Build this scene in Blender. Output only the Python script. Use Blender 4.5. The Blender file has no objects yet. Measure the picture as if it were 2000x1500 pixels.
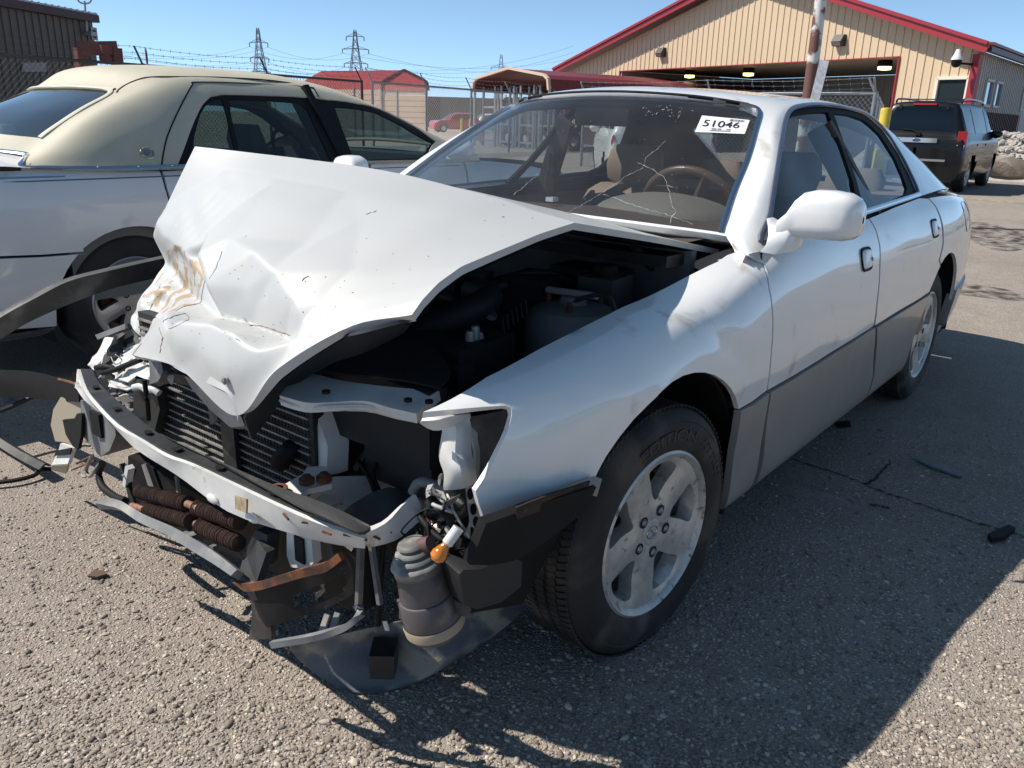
import bpy, bmesh, math, random
import numpy as np
from mathutils import Vector, Matrix, Quaternion
from mathutils.bvhtree import BVHTree
from mathutils.geometry import delaunay_2d_cdt
random.seed(7)
S = bpy.context.scene; C = S.collection
PI = math.pi; R = math.radians

# ---------------------------------------------------------------- camera
# world: x = nose of the wrecked car, y = its driver side, z up, origin under the front axle
CP = np.array([1.50502636, 1.64833238, 1.24581771]); CF = 1578.779
CR = np.array([-0.6324572995, 0.7742021080, 0.0246750941])
CU = np.array([-0.2277400393, -0.2163029727, 0.9493932265])
CD = np.array([-0.7403595335, -0.5948311693, -0.3131192125])
cam = bpy.data.cameras.new('camera'); cam.sensor_width = 36; cam.lens = CF/2000*36
cam.clip_start = .05; cam.clip_end = 3000
co = bpy.data.objects.new('camera', cam); C.objects.link(co)
co.matrix_world = Matrix(((CR[0], CU[0], -CD[0], CP[0]), (CR[1], CU[1], -CD[1], CP[1]), (CR[2], CU[2], -CD[2], CP[2]), (0, 0, 0, 1)))
S.camera = co

# ---------------------------------------------------------------- light
SUN_EL = 48.5; SUN_AZ = -56.0          # azimuth of the sun measured from +x towards +y
w = bpy.data.worlds.new('World'); S.world = w; w.use_nodes = True
nt = w.node_tree; nt.nodes.clear()
sky = nt.nodes.new('ShaderNodeTexSky'); sky.sky_type = 'NISHITA'; sky.sun_disc = False
sky.sun_elevation = R(SUN_EL); sky.sun_rotation = R(90-SUN_AZ); sky.air_density = 1.0; sky.dust_density = .15; sky.ozone_density = 1.8; sky.altitude = 1500
bg = nt.nodes.new('ShaderNodeBackground'); bg.inputs[1].default_value = .078
wo = nt.nodes.new('ShaderNodeOutputWorld')
bw = nt.nodes.new('ShaderNodeRGBToBW'); blu = nt.nodes.new('ShaderNodeMix'); blu.data_type = 'RGBA'; blu.blend_type = 'MULTIPLY'; blu.inputs[0].default_value = 1; blu.inputs[7].default_value = (.48, .91, 1.50, 1)
nt.links.new(sky.outputs[0], bw.inputs[0]); nt.links.new(bw.outputs[0], blu.inputs[6])
mixs = nt.nodes.new('ShaderNodeMix'); mixs.data_type = 'RGBA'; mixs.inputs[0].default_value = .7
nt.links.new(sky.outputs[0], mixs.inputs[6]); nt.links.new(blu.outputs[2], mixs.inputs[7]); nt.links.new(mixs.outputs[2], bg.inputs[0]); nt.links.new(bg.outputs[0], wo.inputs[0])
sl = bpy.data.lights.new('sun', 'SUN'); sl.energy = 3.7; sl.angle = R(.53); sl.color = (1, .935, .85)
so = bpy.data.objects.new('sun', sl); C.objects.link(so)
sd = Vector((math.cos(R(SUN_AZ))*math.cos(R(SUN_EL)), math.sin(R(SUN_AZ))*math.cos(R(SUN_EL)), math.sin(R(SUN_EL))))
so.rotation_euler = sd.to_track_quat('Z', 'Y').to_euler(); so.location = (0, -20, 30)
S.view_settings.view_transform = 'Standard'; S.view_settings.look = 'None'
S.view_settings.gamma = 1; S.view_settings.use_curve_mapping = False; S.view_settings.exposure = .80

# ---------------------------------------------------------------- helpers
def at(px, py, **k):
    """point where the line of sight through a photograph pixel meets the plane x=, y= or z="""
    d = CD + CR*(px-1000)/CF + CU*(750-py)/CF
    (a, v), = k.items(); i = 'xyz'.index(a)
    return Vector(CP + d*((v-CP[i])/d[i]))
def ray(px, py): return CD + CR*(px-1000)/CF + CU*(750-py)/CF
def far(px, py, dist):
    d = ray(px, py); h = math.hypot(d[0], d[1]); return Vector(CP + d*(dist/h))

def props(o, label=None, cat=None, group=None, kind=None):
    if label: o['label'] = label
    if cat: o['category'] = cat
    if group: o['group'] = group
    if kind: o['kind'] = kind
    return o
def thing(name, label, cat, loc=(0, 0, 0), rz=0, group=None):
    o = bpy.data.objects.new(name, None); C.objects.link(o); o.empty_display_size = .2
    o.location = loc; o.rotation_euler = (0, 0, rz); o['label'] = label; o['category'] = cat
    if group: o['group'] = group
    return o
def mesh_obj(name, me, m, parent=None, world=True):
    o = bpy.data.objects.new(name, me); C.objects.link(o)
    if m: me.materials.append(m)
    if parent:
        o.parent = parent
        if world:
            o.matrix_parent_inverse = wm(parent).inverted()
    return o
def wm(o):
    m = o.matrix_basis.copy()
    if o.parent: m = wm(o.parent) @ o.matrix_parent_inverse @ m
    return m
def obj(name, bm, m, parent=None, smooth=35, world=True, bevel=0):
    if bevel: bmesh.ops.bevel(bm, geom=[e for e in bm.edges if len(e.link_faces) == 2 and e.calc_face_angle(0) > .6], offset=bevel, segments=2, affect='EDGES', profile=.6)
    bmesh.ops.recalc_face_normals(bm, faces=bm.faces)
    me = bpy.data.meshes.new(name); bm.to_mesh(me); bm.free()
    shade(me, smooth)
    return mesh_obj(name, me, m, parent, world)
def shade(me, ang):
    if ang:
        me.polygons.foreach_set('use_smooth', [True]*len(me.polygons))
        me.set_sharp_from_angle(angle=R(ang))
def B(): return bmesh.new()
def box(bm, c, s, rot=None, taper=1):
    m = Matrix.Translation(Vector(c)) @ (rot.to_4x4() if rot else Matrix.Identity(4))
    vs = []
    for z in (-.5, .5):
        k = taper if z > 0 else 1
        for x, y in ((-.5, -.5), (.5, -.5), (.5, .5), (-.5, .5)):
            vs.append(bm.verts.new(m @ Vector((x*s[0]*k, y*s[1]*k, z*s[2]))))
    for f in ((3, 2, 1, 0), (4, 5, 6, 7), (0, 1, 5, 4), (1, 2, 6, 5), (2, 3, 7, 6), (3, 0, 4, 7)): bm.faces.new([vs[i] for i in f])
    return bm
def frame(d, up=Vector((0, 0, 1))):
    d = d.normalized()
    a = up.cross(d)
    if a.length < 1e-4: a = Vector((1, 0, 0)).cross(d)
    a.normalize(); return a, d.cross(a)
def tube(bm, pts, r, n=8, cap=True, sq=1.0, up=Vector((0, 0, 1))):
    pts = [Vector(p) for p in pts]; rr = r if isinstance(r, (list, tuple)) else [r]*len(pts)
    rings = []
    for i, p in enumerate(pts):
        d = pts[min(i+1, len(pts)-1)]-pts[max(i-1, 0)]
        a, b = frame(d, up)
        rings.append([bm.verts.new(p+(a*math.cos(2*PI*j/n+PI/n)+b*math.sin(2*PI*j/n+PI/n)*sq)*rr[i]) for j in range(n)])
    for i in range(len(rings)-1):
        for j in range(n): bm.faces.new((rings[i][j], rings[i][(j+1) % n], rings[i+1][(j+1) % n], rings[i+1][j]))
    if cap:
        bm.faces.new(rings[0][::-1]); bm.faces.new(rings[-1])
    return bm
def bar(bm, a, b, w_, h_, up=Vector((0, 0, 1))):
    a, b = Vector(a), Vector(b); x, y = frame(b-a, up); vs = []
    for p in (a, b):
        for i, j in ((-1, -1), (1, -1), (1, 1), (-1, 1)): vs.append(bm.verts.new(p+x*i*w_/2+y*j*h_/2))
    for f in ((3, 2, 1, 0), (4, 5, 6, 7), (0, 1, 5, 4), (1, 2, 6, 5), (2, 3, 7, 6), (3, 0, 4, 7)): bm.faces.new([vs[i] for i in f])
    return bm
def lathe(bm, prof, n=32, m=None, a0=0, a1=2*PI):
    """prof: (radius, height) pairs turned about local z"""
    m = m or Matrix.Identity(4); full = abs(a1-a0-2*PI) < 1e-6; k = n if full else n+1
    rings = [[bm.verts.new(m @ Vector((r*math.cos(a0+(a1-a0)*j/n), r*math.sin(a0+(a1-a0)*j/n), h))) for j in range(k)] for r, h in prof]
    for i in range(len(rings)-1):
        for j in range(n):
            q = (j+1) % k
            try: bm.faces.new((rings[i][j], rings[i][q], rings[i+1][q], rings[i+1][j]))
            except ValueError: pass
    return bm
def prism(bm, pts, d):
    """polygon pts pushed along vector d"""
    pts = [Vector(p) for p in pts]; d = Vector(d)
    a = [bm.verts.new(p) for p in pts]; b = [bm.verts.new(p+d) for p in pts]; n = len(a)
    bm.faces.new(a); bm.faces.new(b[::-1])
    for i in range(n): bm.faces.new((a[i], b[i], b[(i+1) % n], a[(i+1) % n]))
    return bm
def copy_tree(o, parent=None):
    c = o.copy(); C.objects.link(c)
    if parent: c.parent = parent
    for ch in [k for k in bpy.data.objects if k.parent == o]: copy_tree(ch, c)
    return c
def smooth_poly(pts, n=4, closed=False):
    pts = [Vector(p) for p in pts]; out = []; m = len(pts)
    for i in range(m if closed else m-1):
        p0 = pts[(i-1) % m] if closed or i else pts[0]; p1 = pts[i]; p2 = pts[(i+1) % m]
        p3 = pts[(i+2) % m] if closed or i+2 < m else p2
        for k in range(n):
            t = k/n
            out.append(.5*((2*p1)+(p2-p0)*t+(2*p0-5*p1+4*p2-p3)*t*t+(3*p1-p0-3*p2+p3)*t**3))
    if not closed: out.append(pts[-1])
    return out
def sheet(bm, grid, th=0, closed=False):
    """grid of points -> quads, optional thickness along the normal"""
    g = [[bm.verts.new(Vector(p)) for p in row] for row in grid]; fs = []
    for i in range(len(g)-1):
        k = len(g[0]) if closed else len(g[0])-1
        for j in range(k):
            q = (j+1) % len(g[0])
            fs.append(bm.faces.new((g[i][j], g[i][q], g[i+1][q], g[i+1][j])))
    if th:
        bm.normal_update()
        bmesh.ops.solidify(bm, geom=fs, thickness=th)
    return bm
def densify(grid, k=4):
    g = [smooth_poly(r, k) for r in grid]
    cols = [smooth_poly([r[j] for r in g], k) for j in range(len(g[0]))]
    return [[cols[j][i] for j in range(len(cols))] for i in range(len(cols[0]))]

# ---------------------------------------------------------------- materials
MATS = {}
def lin(c): return tuple((v/12.92 if v <= .04045 else ((v+.055)/1.055)**2.4) for v in c)
def M(name, col, rough=.5, metal=0., coat=0., var=0., vs=6., dirt=None, ds=3., dt=(.5, .7), bump=0., bs=60., spec=.5, col2=None, emit=0):
    if name in MATS: return MATS[name]
    m = bpy.data.materials.new(name); m.use_nodes = True; MATS[name] = m
    n = m.node_tree.nodes; l = m.node_tree.links; p = n['Principled BSDF']
    p.inputs['Roughness'].default_value = rough; p.inputs['Metallic'].default_value = metal
    p.inputs['Coat Weight'].default_value = coat; p.inputs['Coat Roughness'].default_value = .06; p.inputs['Specular IOR Level'].default_value = spec
    p.inputs['Base Color'].default_value = (*col, 1)
    if emit:
        p.inputs['Emission Color'].default_value = (*col, 1); p.inputs['Emission Strength'].default_value = emit
    tc = n.new('ShaderNodeTexCoord'); last = None
    def noise(scale, det=6, dist=0):
        t = n.new('ShaderNodeTexNoise'); t.inputs['Scale'].default_value = scale; t.inputs['Detail'].default_value = det; t.inputs['Distortion'].default_value = dist
        l.new(tc.outputs['Object'], t.inputs['Vector']); return t
    def ramp(src, a, b):
        r = n.new('ShaderNodeMapRange'); r.inputs[1].default_value = a; r.inputs[2].default_value = b; r.interpolation_type = 'SMOOTHSTEP'
        l.new(src, r.inputs[0]); return r
    def mix(fac, a, b):
        x = n.new('ShaderNodeMix'); x.data_type = 'RGBA'
        l.new(fac, x.inputs[0])
        for v, s in ((a, x.inputs[6]), (b, x.inputs[7])):
            if isinstance(v, tuple): s.default_value = (*v, 1)
            else: l.new(v, s)
        return x.outputs[2]
    if var or col2:
        c2 = col2 or tuple(v*(1-var) for v in col)
        last = mix(ramp(noise(vs).outputs[0], .35, .68).outputs[0], tuple(col), c2)
    if dirt:
        t = noise(ds, 10, .3)
        last = mix(ramp(t.outputs[0], *dt).outputs[0], last or tuple(col), dirt)
    if last: l.new(last, p.inputs['Base Color'])
    if bump:
        b = n.new('ShaderNodeBump'); b.inputs['Strength'].default_value = 1; b.inputs['Distance'].default_value = bump
        l.new(noise(bs, 4).outputs[0], b.inputs['Height']); l.new(b.outputs[0], p.inputs['Normal'])
    return m
def glass(name, tint, ior=1.5, rough=0.0, dirt=0.0):
    """thin pane: coloured see-through plus a fresnel mirror"""
    if name in MATS: return MATS[name]
    m = bpy.data.materials.new(name); m.use_nodes = True; MATS[name] = m
    n = m.node_tree.nodes; l = m.node_tree.links; n.clear()
    o = n.new('ShaderNodeOutputMaterial'); tr = n.new('ShaderNodeBsdfTransparent'); gl = n.new('ShaderNodeBsdfGlossy'); mx = n.new('ShaderNodeMixShader')
    tr.inputs[0].default_value = (*tint, 1); gl.inputs['Roughness'].default_value = rough
    ge = n.new('ShaderNodeNewGeometry'); dt_ = n.new('ShaderNodeVectorMath'); dt_.operation = 'DOT_PRODUCT'
    l.new(ge.outputs['Normal'], dt_.inputs[0]); l.new(ge.outputs['Incoming'], dt_.inputs[1])
    def mth(op, a, b=None):
        x = n.new('ShaderNodeMath'); x.operation = op
        for v, q in ((a, 0), (b, 1)):
            if v is None: continue
            if isinstance(v, (int, float)): x.inputs[q].default_value = v
            else: l.new(v, x.inputs[q])
        return x.outputs[0]
    f0 = ((ior-1)/(ior+1))**2*1.9
    fac = mth('ADD', mth('MULTIPLY', mth('POWER', mth('SUBTRACT', 1.0, mth('ABSOLUTE', dt_.outputs['Value'])), 5.0), 1-f0), f0)
    l.new(fac, mx.inputs[0]); l.new(tr.outputs[0], mx.inputs[1]); l.new(gl.outputs[0], mx.inputs[2])
    last = mx.outputs[0]
    if dirt:
        tc = n.new('ShaderNodeTexCoord'); t = n.new('ShaderNodeTexNoise'); t.inputs['Scale'].default_value = 5; t.inputs['Detail'].default_value = 10
        l.new(tc.outputs['Object'], t.inputs[0])
        mr = n.new('ShaderNodeMapRange'); mr.inputs[1].default_value = .3; mr.inputs[2].default_value = .8; mr.inputs[3].default_value = dirt*.4; mr.inputs[4].default_value = dirt
        l.new(t.outputs[0], mr.inputs[0])
        df = n.new('ShaderNodeBsdfDiffuse'); df.inputs[0].default_value = (.45, .42, .38, 1); m2 = n.new('ShaderNodeMixShader')
        l.new(mr.outputs[0], m2.inputs[0]); l.new(last, m2.inputs[1]); l.new(df.outputs[0], m2.inputs[2]); last = m2.outputs[0]
    l.new(last, o.inputs[0]); return m

# ---------------------------------------------------------------- smooth body surfaces
class Surf:
    """Catmull-Rom surface through rows of control points; panels are cut out of it"""
    def __init__(s, rows, off=0.0, lin=False):
        s.lin = lin
        s.c = np.array([[list(p) for p in r] for r in rows], float); s.nr, s.nc = s.c.shape[:2]
        s.off = off
        U = np.linspace(0, s.nr-1, (s.nr-1)*10+1); V = np.linspace(0, s.nc-1, (s.nc-1)*6+1)
        uu, vv = np.meshgrid(U, V, indexing='ij'); s.shape = uu.shape
        s.uu, s.vv = uu.ravel(), vv.ravel()
        P = s.ev(s.uu, s.vv); s.P = P
        n0, n1 = s.shape; F = []; s.fuv = []
        for i in range(n0-1):
            for j in range(n1-1):
                a = i*n1+j; F += [(a, a+1, a+n1+1), (a, a+n1+1, a+n1)]
        s.F = F; s.bvh = BVHTree.FromPolygons([Vector(p) for p in P], F)
    @staticmethod
    def basis(t, lin=False):
        if lin: return np.stack([0*t, 1-t, t, 0*t], -1)
        t2, t3 = t*t, t*t*t
        return np.stack([-.5*t3+t2-.5*t, 1.5*t3-2.5*t2+1, -1.5*t3+2*t2+.5*t, .5*t3-.5*t2], -1)
    def raw(s, u, v):
        u = np.clip(np.asarray(u, float), 0, s.nr-1); v = np.clip(np.asarray(v, float), 0, s.nc-1)
        iu = np.minimum(u.astype(int), s.nr-2); iv = np.minimum(v.astype(int), s.nc-2)
        bu = s.basis(u-iu, bool(s.lin)); bv = s.basis(v-iv, s.lin is True); o = np.zeros(u.shape+(3,))
        c = np.pad(s.c, ((1, 1), (1, 1), (0, 0)), mode='edge')
        c[0] = 2*c[1]-c[2]; c[-1] = 2*c[-2]-c[-3]; c[:, 0] = 2*c[:, 1]-c[:, 2]; c[:, -1] = 2*c[:, -2]-c[:, -3]
        for a in range(4):
            for b in range(4): o += c[iu+a, iv+b]*(bu[..., a]*bv[..., b])[..., None]
        return o
    def nrm(s, u, v):
        e = .02
        a = s.raw(u+e, v)-s.raw(u-e, v); b = s.raw(u, v+e)-s.raw(u, v-e)
        n = np.cross(a, b); n /= np.linalg.norm(n, axis=-1, keepdims=True)+1e-9
        return n
    def ev(s, u, v, off=0):
        p = s.raw(u, v); k = s.off+off
        if k: p = p+s.nrm(np.asarray(u, float), np.asarray(v, float))*k*s.sign()
        return p
    def sign(s): return getattr(s, 'sg', 1)
    def hit(s, o, d):
        loc, n, fi, dist = s.bvh.ray_cast(Vector(o), Vector(d).normalized())
        if loc is None:
            return None
        a, b, c = s.F[fi]
        A = s.P[a]; e1 = s.P[b]-A; e2 = s.P[c]-A; q = np.array(loc)-A
        m = np.array([[e1@e1, e1@e2], [e1@e2, e2@e2]]); r = np.linalg.solve(m+1e-15*np.eye(2), [q@e1, q@e2])
        return (s.uu[a]+(s.uu[b]-s.uu[a])*r[0]+(s.uu[c]-s.uu[a])*r[1], s.vv[a]+(s.vv[b]-s.vv[a])*r[0]+(s.vv[c]-s.vv[a])*r[1])
    def near(s, p):
        loc, n, fi, dist = s.bvh.find_nearest(Vector(p))
        a, b, c = s.F[fi]; A = s.P[a]; e1 = s.P[b]-A; e2 = s.P[c]-A; q = np.array(loc)-A
        m = np.array([[e1@e1, e1@e2], [e1@e2, e2@e2]]); r = np.linalg.solve(m+1e-15*np.eye(2), [q@e1, q@e2])
        return (s.uu[a]+(s.uu[b]-s.uu[a])*r[0]+(s.uu[c]-s.uu[a])*r[1], s.vv[a]+(s.vv[b]-s.vv[a])*r[0]+(s.vv[c]-s.vv[a])*r[1])
    def px(s, x, y):
        h = s.hit(CP, ray(x, y))
        if h is None:
            d = Vector(ray(x, y)).normalized(); best = None
            for t in np.linspace(1.2, 9, 160):
                q = s.bvh.find_nearest(Vector(CP)+d*t)
                if best is None or q[3] < best[0]: best = (q[3], q[0])
            h = s.near(best[1])
            if best[0] > .06: print('MISS px', x, y, round(best[0], 3))
        return h
    def xz(s, x, z, side=1):
        h = s.hit((x, 6*side, z), (0, -side, 0))
        if h is None: print('MISS xz', x, z); h = s.near((x, .8*side, z))
        return h
    def xy(s, x, y):
        h = s.hit((x, y, 5), (0, 0, -1))
        if h is None: print('MISS xy', x, y); h = s.near((x, y, 1.1))
        return h
    def uv(s, lst):
        out = []
        for p in lst:
            if isinstance(p, tuple) and p[0] == 'xz': out.append(s.xz(p[1], p[2]))
            elif isinstance(p, tuple) and p[0] == 'xy': out.append(s.xy(p[1], p[2]))
            elif isinstance(p, tuple) and p[0] == 'uv': out.append((p[1], p[2]))
            elif isinstance(p, tuple) and p[0] == 'n': out.append(s.near(p[1:]))
            else: out.append(s.px(p[0], p[1]))
        return out
def inside(pt, poly):
    x, y = pt; c = False; j = len(poly)-1
    for i in range(len(poly)):
        xi, yi = poly[i]; xj, yj = poly[j]
        if (yi > y) != (yj > y) and x < (xj-xi)*(y-yi)/(yj-yi+1e-12)+xi: c = not c
        j = i
    return c
def cut(surf, outline, res=.03, inset=.0015, off=0, holes=()):
    """triangulate the outlined piece of a surface -> (points, normals, faces, boundary loops)"""
    def metric(uvs):
        a = np.array(uvs); cu, cv = a.mean(0)
        e = .25
        lu = np.linalg.norm(surf.raw(cu+e, cv)-surf.raw(cu-e, cv))/(2*e); lv = np.linalg.norm(surf.raw(cu, cv+e)-surf.raw(cu, cv-e))/(2*e)
        return max(lu, .02), max(lv, .02)
    uvs = surf.uv(outline); lu, lv = metric(uvs)
    def prep(uvs, ins):
        p = [np.array((u*lu, v*lv)) for u, v in uvs]
        area = sum(p[i][0]*p[(i+1) % len(p)][1]-p[(i+1) % len(p)][0]*p[i][1] for i in range(len(p)))
        if area < 0: p = p[::-1]
        q = []
        for i in range(len(p)):
            a, b, c = p[i-1], p[i], p[(i+1) % len(p)]
            d1 = (b-a)/(np.linalg.norm(b-a)+1e-9); d2 = (c-b)/(np.linalg.norm(c-b)+1e-9)
            n1 = np.array((-d1[1], d1[0])); n2 = np.array((-d2[1], d2[0])); n = n1+n2; n /= max(np.linalg.norm(n), .3)
            q.append(b+n*ins/max(.5, n@n1))
        o = []
        for i in range(len(q)):
            a, b = q[i], q[(i+1) % len(q)]; k = max(1, int(np.linalg.norm(b-a)/(res*.7)))
            o += [a+(b-a)*t/k for t in range(k)]
        return o
    loops = [prep(uvs, inset)]+[prep(surf.uv(h), -inset) for h in holes]
    P2 = []; E = []
    for lp in loops:
        b = len(P2); P2 += [tuple(p) for p in lp]; E += [(b+i, b+(i+1) % len(lp)) for i in range(len(lp))]
    a = np.array(loops[0]); (x0, y0), (x1, y1) = a.min(0), a.max(0)
    poly = [tuple(p) for p in loops[0]]; hp = [[tuple(p) for p in h] for h in loops[1:]]
    allb = np.array(P2); ny = int((y1-y0)/(res*.87))+1
    for j in range(ny+1):
        for i in range(int((x1-x0)/res)+2):
            q = (x0+i*res+(j % 2)*res/2, y0+j*res*.87)
            if inside(q, poly) and not any(inside(q, h) for h in hp) and np.min((allb[:, 0]-q[0])**2+(allb[:, 1]-q[1])**2) > (res*.45)**2: P2.append(q)
    V, EE, F, ov, oe, of = delaunay_2d_cdt([Vector(p) for p in P2], E, [], 0, 1e-7)
    V = np.array([tuple(v) for v in V]); fs = []
    for f in F:
        c = V[list(f)].mean(0)
        if inside(c, poly) and not any(inside(c, h) for h in hp): fs.append(list(f))
    u, v = V[:, 0]/lu, V[:, 1]/lv
    return surf.ev(u, v, off), surf.nrm(u, v)*surf.sign(), fs
def panel(name, surf, outline, m, parent, th=.014, res=.03, inset=.0015, off=0, mirror=False, holes=(), deform=None, smooth=40):
    P, N, F = cut(surf, outline, res, inset, off, holes)
    if deform is not None: P = deform(P, N)
    if mirror: P = P*np.array([1, -1, 1]); N = N*np.array([1, -1, 1])
    bm = B(); vs = [bm.verts.new(Vector(p)) for p in P]
    for f in F:
        try: bm.faces.new([vs[i] for i in f])
        except ValueError: pass
    bm.normal_update()
    avg = sum(((f.normal.dot(Vector(N[f.verts[0].index if f.verts[0].index >= 0 else 0]))) for f in bm.faces), 0.0)
    bm.verts.index_update()
    d = 0
    for f in list(bm.faces)[:200]: d += f.normal.dot(Vector(N[f.verts[0].index]))
    if d < 0: bmesh.ops.reverse_faces(bm, faces=bm.faces)
    if th:
        be = [e for e in bm.edges if len(e.link_faces) == 1]
        mp = {}
        for e in be:
            for q in e.verts:
                if q not in mp: mp[q] = bm.verts.new(q.co-Vector(N[q.index])*th)
        for e in be:
            f = e.link_faces[0]; a, b = e.verts
            for L in f.loops:
                if L.edge == e: a, b = L.vert, L.link_loop_next.vert
            bm.faces.new((b, a, mp[a], mp[b]))
    loose = [q for q in bm.verts if not q.link_faces]
    bmesh.ops.delete(bm, geom=loose, context='VERTS')
    me = bpy.data.meshes.new(name); bm.to_mesh(me); bm.free(); shade(me, smooth)
    return mesh_obj(name, me, m, parent)
def arc(cx, cz, r, a0, a1, n=14): return [('xz', cx+r*math.cos(R(a0+(a1-a0)*i/n)), cz+r*math.sin(R(a0+(a1-a0)*i/n))) for i in range(n+1)]
def strip(name, surf, pts, wd, m, parent, off=.003, mirror=False, h=.006, closed=False):
    """a moulding that follows a path on a surface"""
    uv = surf.uv(pts); P = [Vector(p) for p in surf.ev(np.array([a for a, b in uv]), np.array([b for a, b in uv]), off)]
    N = surf.nrm(np.array([a for a, b in uv]), np.array([b for a, b in uv]))*surf.sign()
    P = smooth_poly(P, 5, closed); k = len(P); bm = B(); g = []
    for i, p in enumerate(P):
        n = Vector(N[min(len(N)-1, i//5)]); d = (P[(i+1) % k] if closed or i+1 < k else P[i])-(P[i-1] if closed or i else P[i]); s_ = d.cross(n).normalized()
        g.append([p-s_*wd/2-n*.004, p-s_*wd/2+n*h*.6, p+n*h, p+s_*wd/2+n*h*.6, p+s_*wd/2-n*.004])
    if closed: g.append(g[0])
    if mirror: g = [[Vector((q.x, -q.y, q.z)) for q in r] for r in g]
    sheet(bm, g)
    return obj(name, bm, m, parent, smooth=50)
# ---------------------------------------------------------------- ground
def ground_mat():
    m = bpy.data.materials.new('worn_asphalt'); m.use_nodes = True
    n = m.node_tree.nodes; l = m.node_tree.links; p = n['Principled BSDF']; p.inputs['Roughness'].default_value = .85; p.inputs['Specular IOR Level'].default_value = .25
    tc = n.new('ShaderNodeTexCoord'); co_ = tc.outputs['Object']
    def vor(s, feat='F1'):
        v = n.new('ShaderNodeTexVoronoi'); v.inputs['Scale'].default_value = s; v.feature = feat; l.new(co_, v.inputs['Vector']); return v
    def noi(s, d=6):
        t = n.new('ShaderNodeTexNoise'); t.inputs['Scale'].default_value = s; t.inputs['Detail'].default_value = d; l.new(co_, t.inputs['Vector']); return t
    def mr(src, a, b, c=0., d=1.):
        r = n.new('ShaderNodeMapRange'); r.inputs[1].default_value = a; r.inputs[2].default_value = b; r.inputs[3].default_value = c; r.inputs[4].default_value = d; l.new(src, r.inputs[0]); return r.outputs[0]
    def mix(f, a, b, bt='MIX'):
        x = n.new('ShaderNodeMix'); x.data_type = 'RGBA'; x.blend_type = bt
        if isinstance(f, float): x.inputs[0].default_value = f
        else: l.new(f, x.inputs[0])
        for v, s in ((a, x.inputs[6]), (b, x.inputs[7])):
            if isinstance(v, tuple): s.default_value = (*v, 1)
            else: l.new(v, s)
        return x.outputs[2]
    v1 = vor(125); v2 = vor(260); n1 = noi(.6, 8); n2 = noi(6, 6)
    hsv = n.new('ShaderNodeSeparateColor'); l.new(v1.outputs['Color'], hsv.inputs[0])
    stone = mix(hsv.outputs[0], (.30, .257, .216), (.48, .42, .36))
    stone = mix(mr(hsv.outputs[1], .86, .9), stone, (.15, .13, .12))
    stone = mix(mr(hsv.outputs[2], .90, .93), stone, (.62, .57, .49))
    tar = mix(mr(n2.outputs[0], .3, .7), (.245, .21, .178), (.325, .28, .238))
    c = mix(mr(v1.outputs['Distance'], .30, .52), stone, tar)
    c = mix(mr(n1.outputs[0], .45, .75, 0, .45), c, (.16, .134, .112))
    c = mix(mr(noi(.17, 4).outputs[0], .5, .7, 0, .3), c, (.32, .27, .22))
    l.new(c, p.inputs['Base Color'])
    b1 = n.new('ShaderNodeBump'); b1.inputs['Distance'].default_value = .0035; b1.inputs['Strength'].default_value = .9; b1.invert = True
    l.new(mr(v1.outputs['Distance'], .05, .6), b1.inputs['Height'])
    b2 = n.new('ShaderNodeBump'); b2.inputs['Distance'].default_value = .003; b2.inputs['Strength'].default_value = .8; l.new(v2.outputs['Distance'], b2.inputs['Height']); b2.invert = True
    l.new(b1.outputs[0], b2.inputs['Normal']); l.new(b2.outputs[0], p.inputs['Normal'])
    return m
GROUND = ground_mat()
bm = B()
for s_ in (1,):
    vs = [bm.verts.new((x, y, 0)) for x, y in ((-900, -900), (900, -900), (900, 900), (-900, 900))]; bm.faces.new(vs)
g_ = obj('ground', bm, GROUND); props(g_, kind='structure')
# ---------------------------------------------------------------- wrecked white sedan
def outward(s, ref):
    n = s.nrm(s.uu, s.vv); d = ((s.P-np.array(ref))*n).sum(1).mean(); s.sg = 1 if d > 0 else -1
    return s
WHITE = M('white_pearl_paint', (.78, .775, .757), rough=.40, coat=1.0, var=.04, vs=3, dirt=(.50, .47, .41), ds=9, dt=(.60, .78), spec=.5)
WHITE2 = M('bare_white_steel', (.62, .62, .60), rough=.45, coat=.25, var=.12, vs=14, dirt=(.30, .23, .16), ds=12, dt=(.66, .74))
CLAD = M('warm_grey_cladding', (.31, .285, .26), rough=.36, coat=.35, var=.12, vs=5, dirt=(.33, .29, .25), ds=7, dt=(.52, .8))
BLACK = M('black_rubber', (.010, .010, .011), rough=.65, var=.3, vs=20, spec=.22)
PLAST = M('black_plastic', (.022, .023, .025), rough=.5, var=.35, vs=15, dirt=(.10, .095, .085), ds=10, dt=(.52, .8), bump=.0006, bs=300)
GREYPL = M('weathered_grey_plastic', (.16, .165, .17), rough=.55, var=.3, vs=12, dirt=(.26, .25, .23), ds=14, dt=(.5, .75), bump=.0006, bs=250)
INNER = M('dark_engine_bay', (.012, .012, .013), rough=.7, var=.4, vs=9, dirt=(.05, .045, .04), ds=14, dt=(.58, .8))
CHROME = M('trim_chrome', (.62, .63, .65), rough=.16, metal=1)
TRIMB = M('blue_grey_trim', (.10, .12, .16), rough=.2, coat=.6)
WSG = glass('windscreen_glass', (.74, .77, .80), dirt=.06)
SIDEG = glass('side_window_glass', (.66, .73, .76), dirt=.03)
ALLOY = M('cast_alloy', (.56, .55, .52), rough=.42, metal=.5, var=.15, vs=40, dirt=(.16, .14, .115), ds=34, dt=(.56, .76), bump=.0004, bs=400)
TYRE = M('tyre_rubber', (.020, .019, .018), rough=.75, var=.35, vs=9, dirt=(.085, .072, .058), ds=6, dt=(.5, .74), bump=.0006, bs=200)
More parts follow.
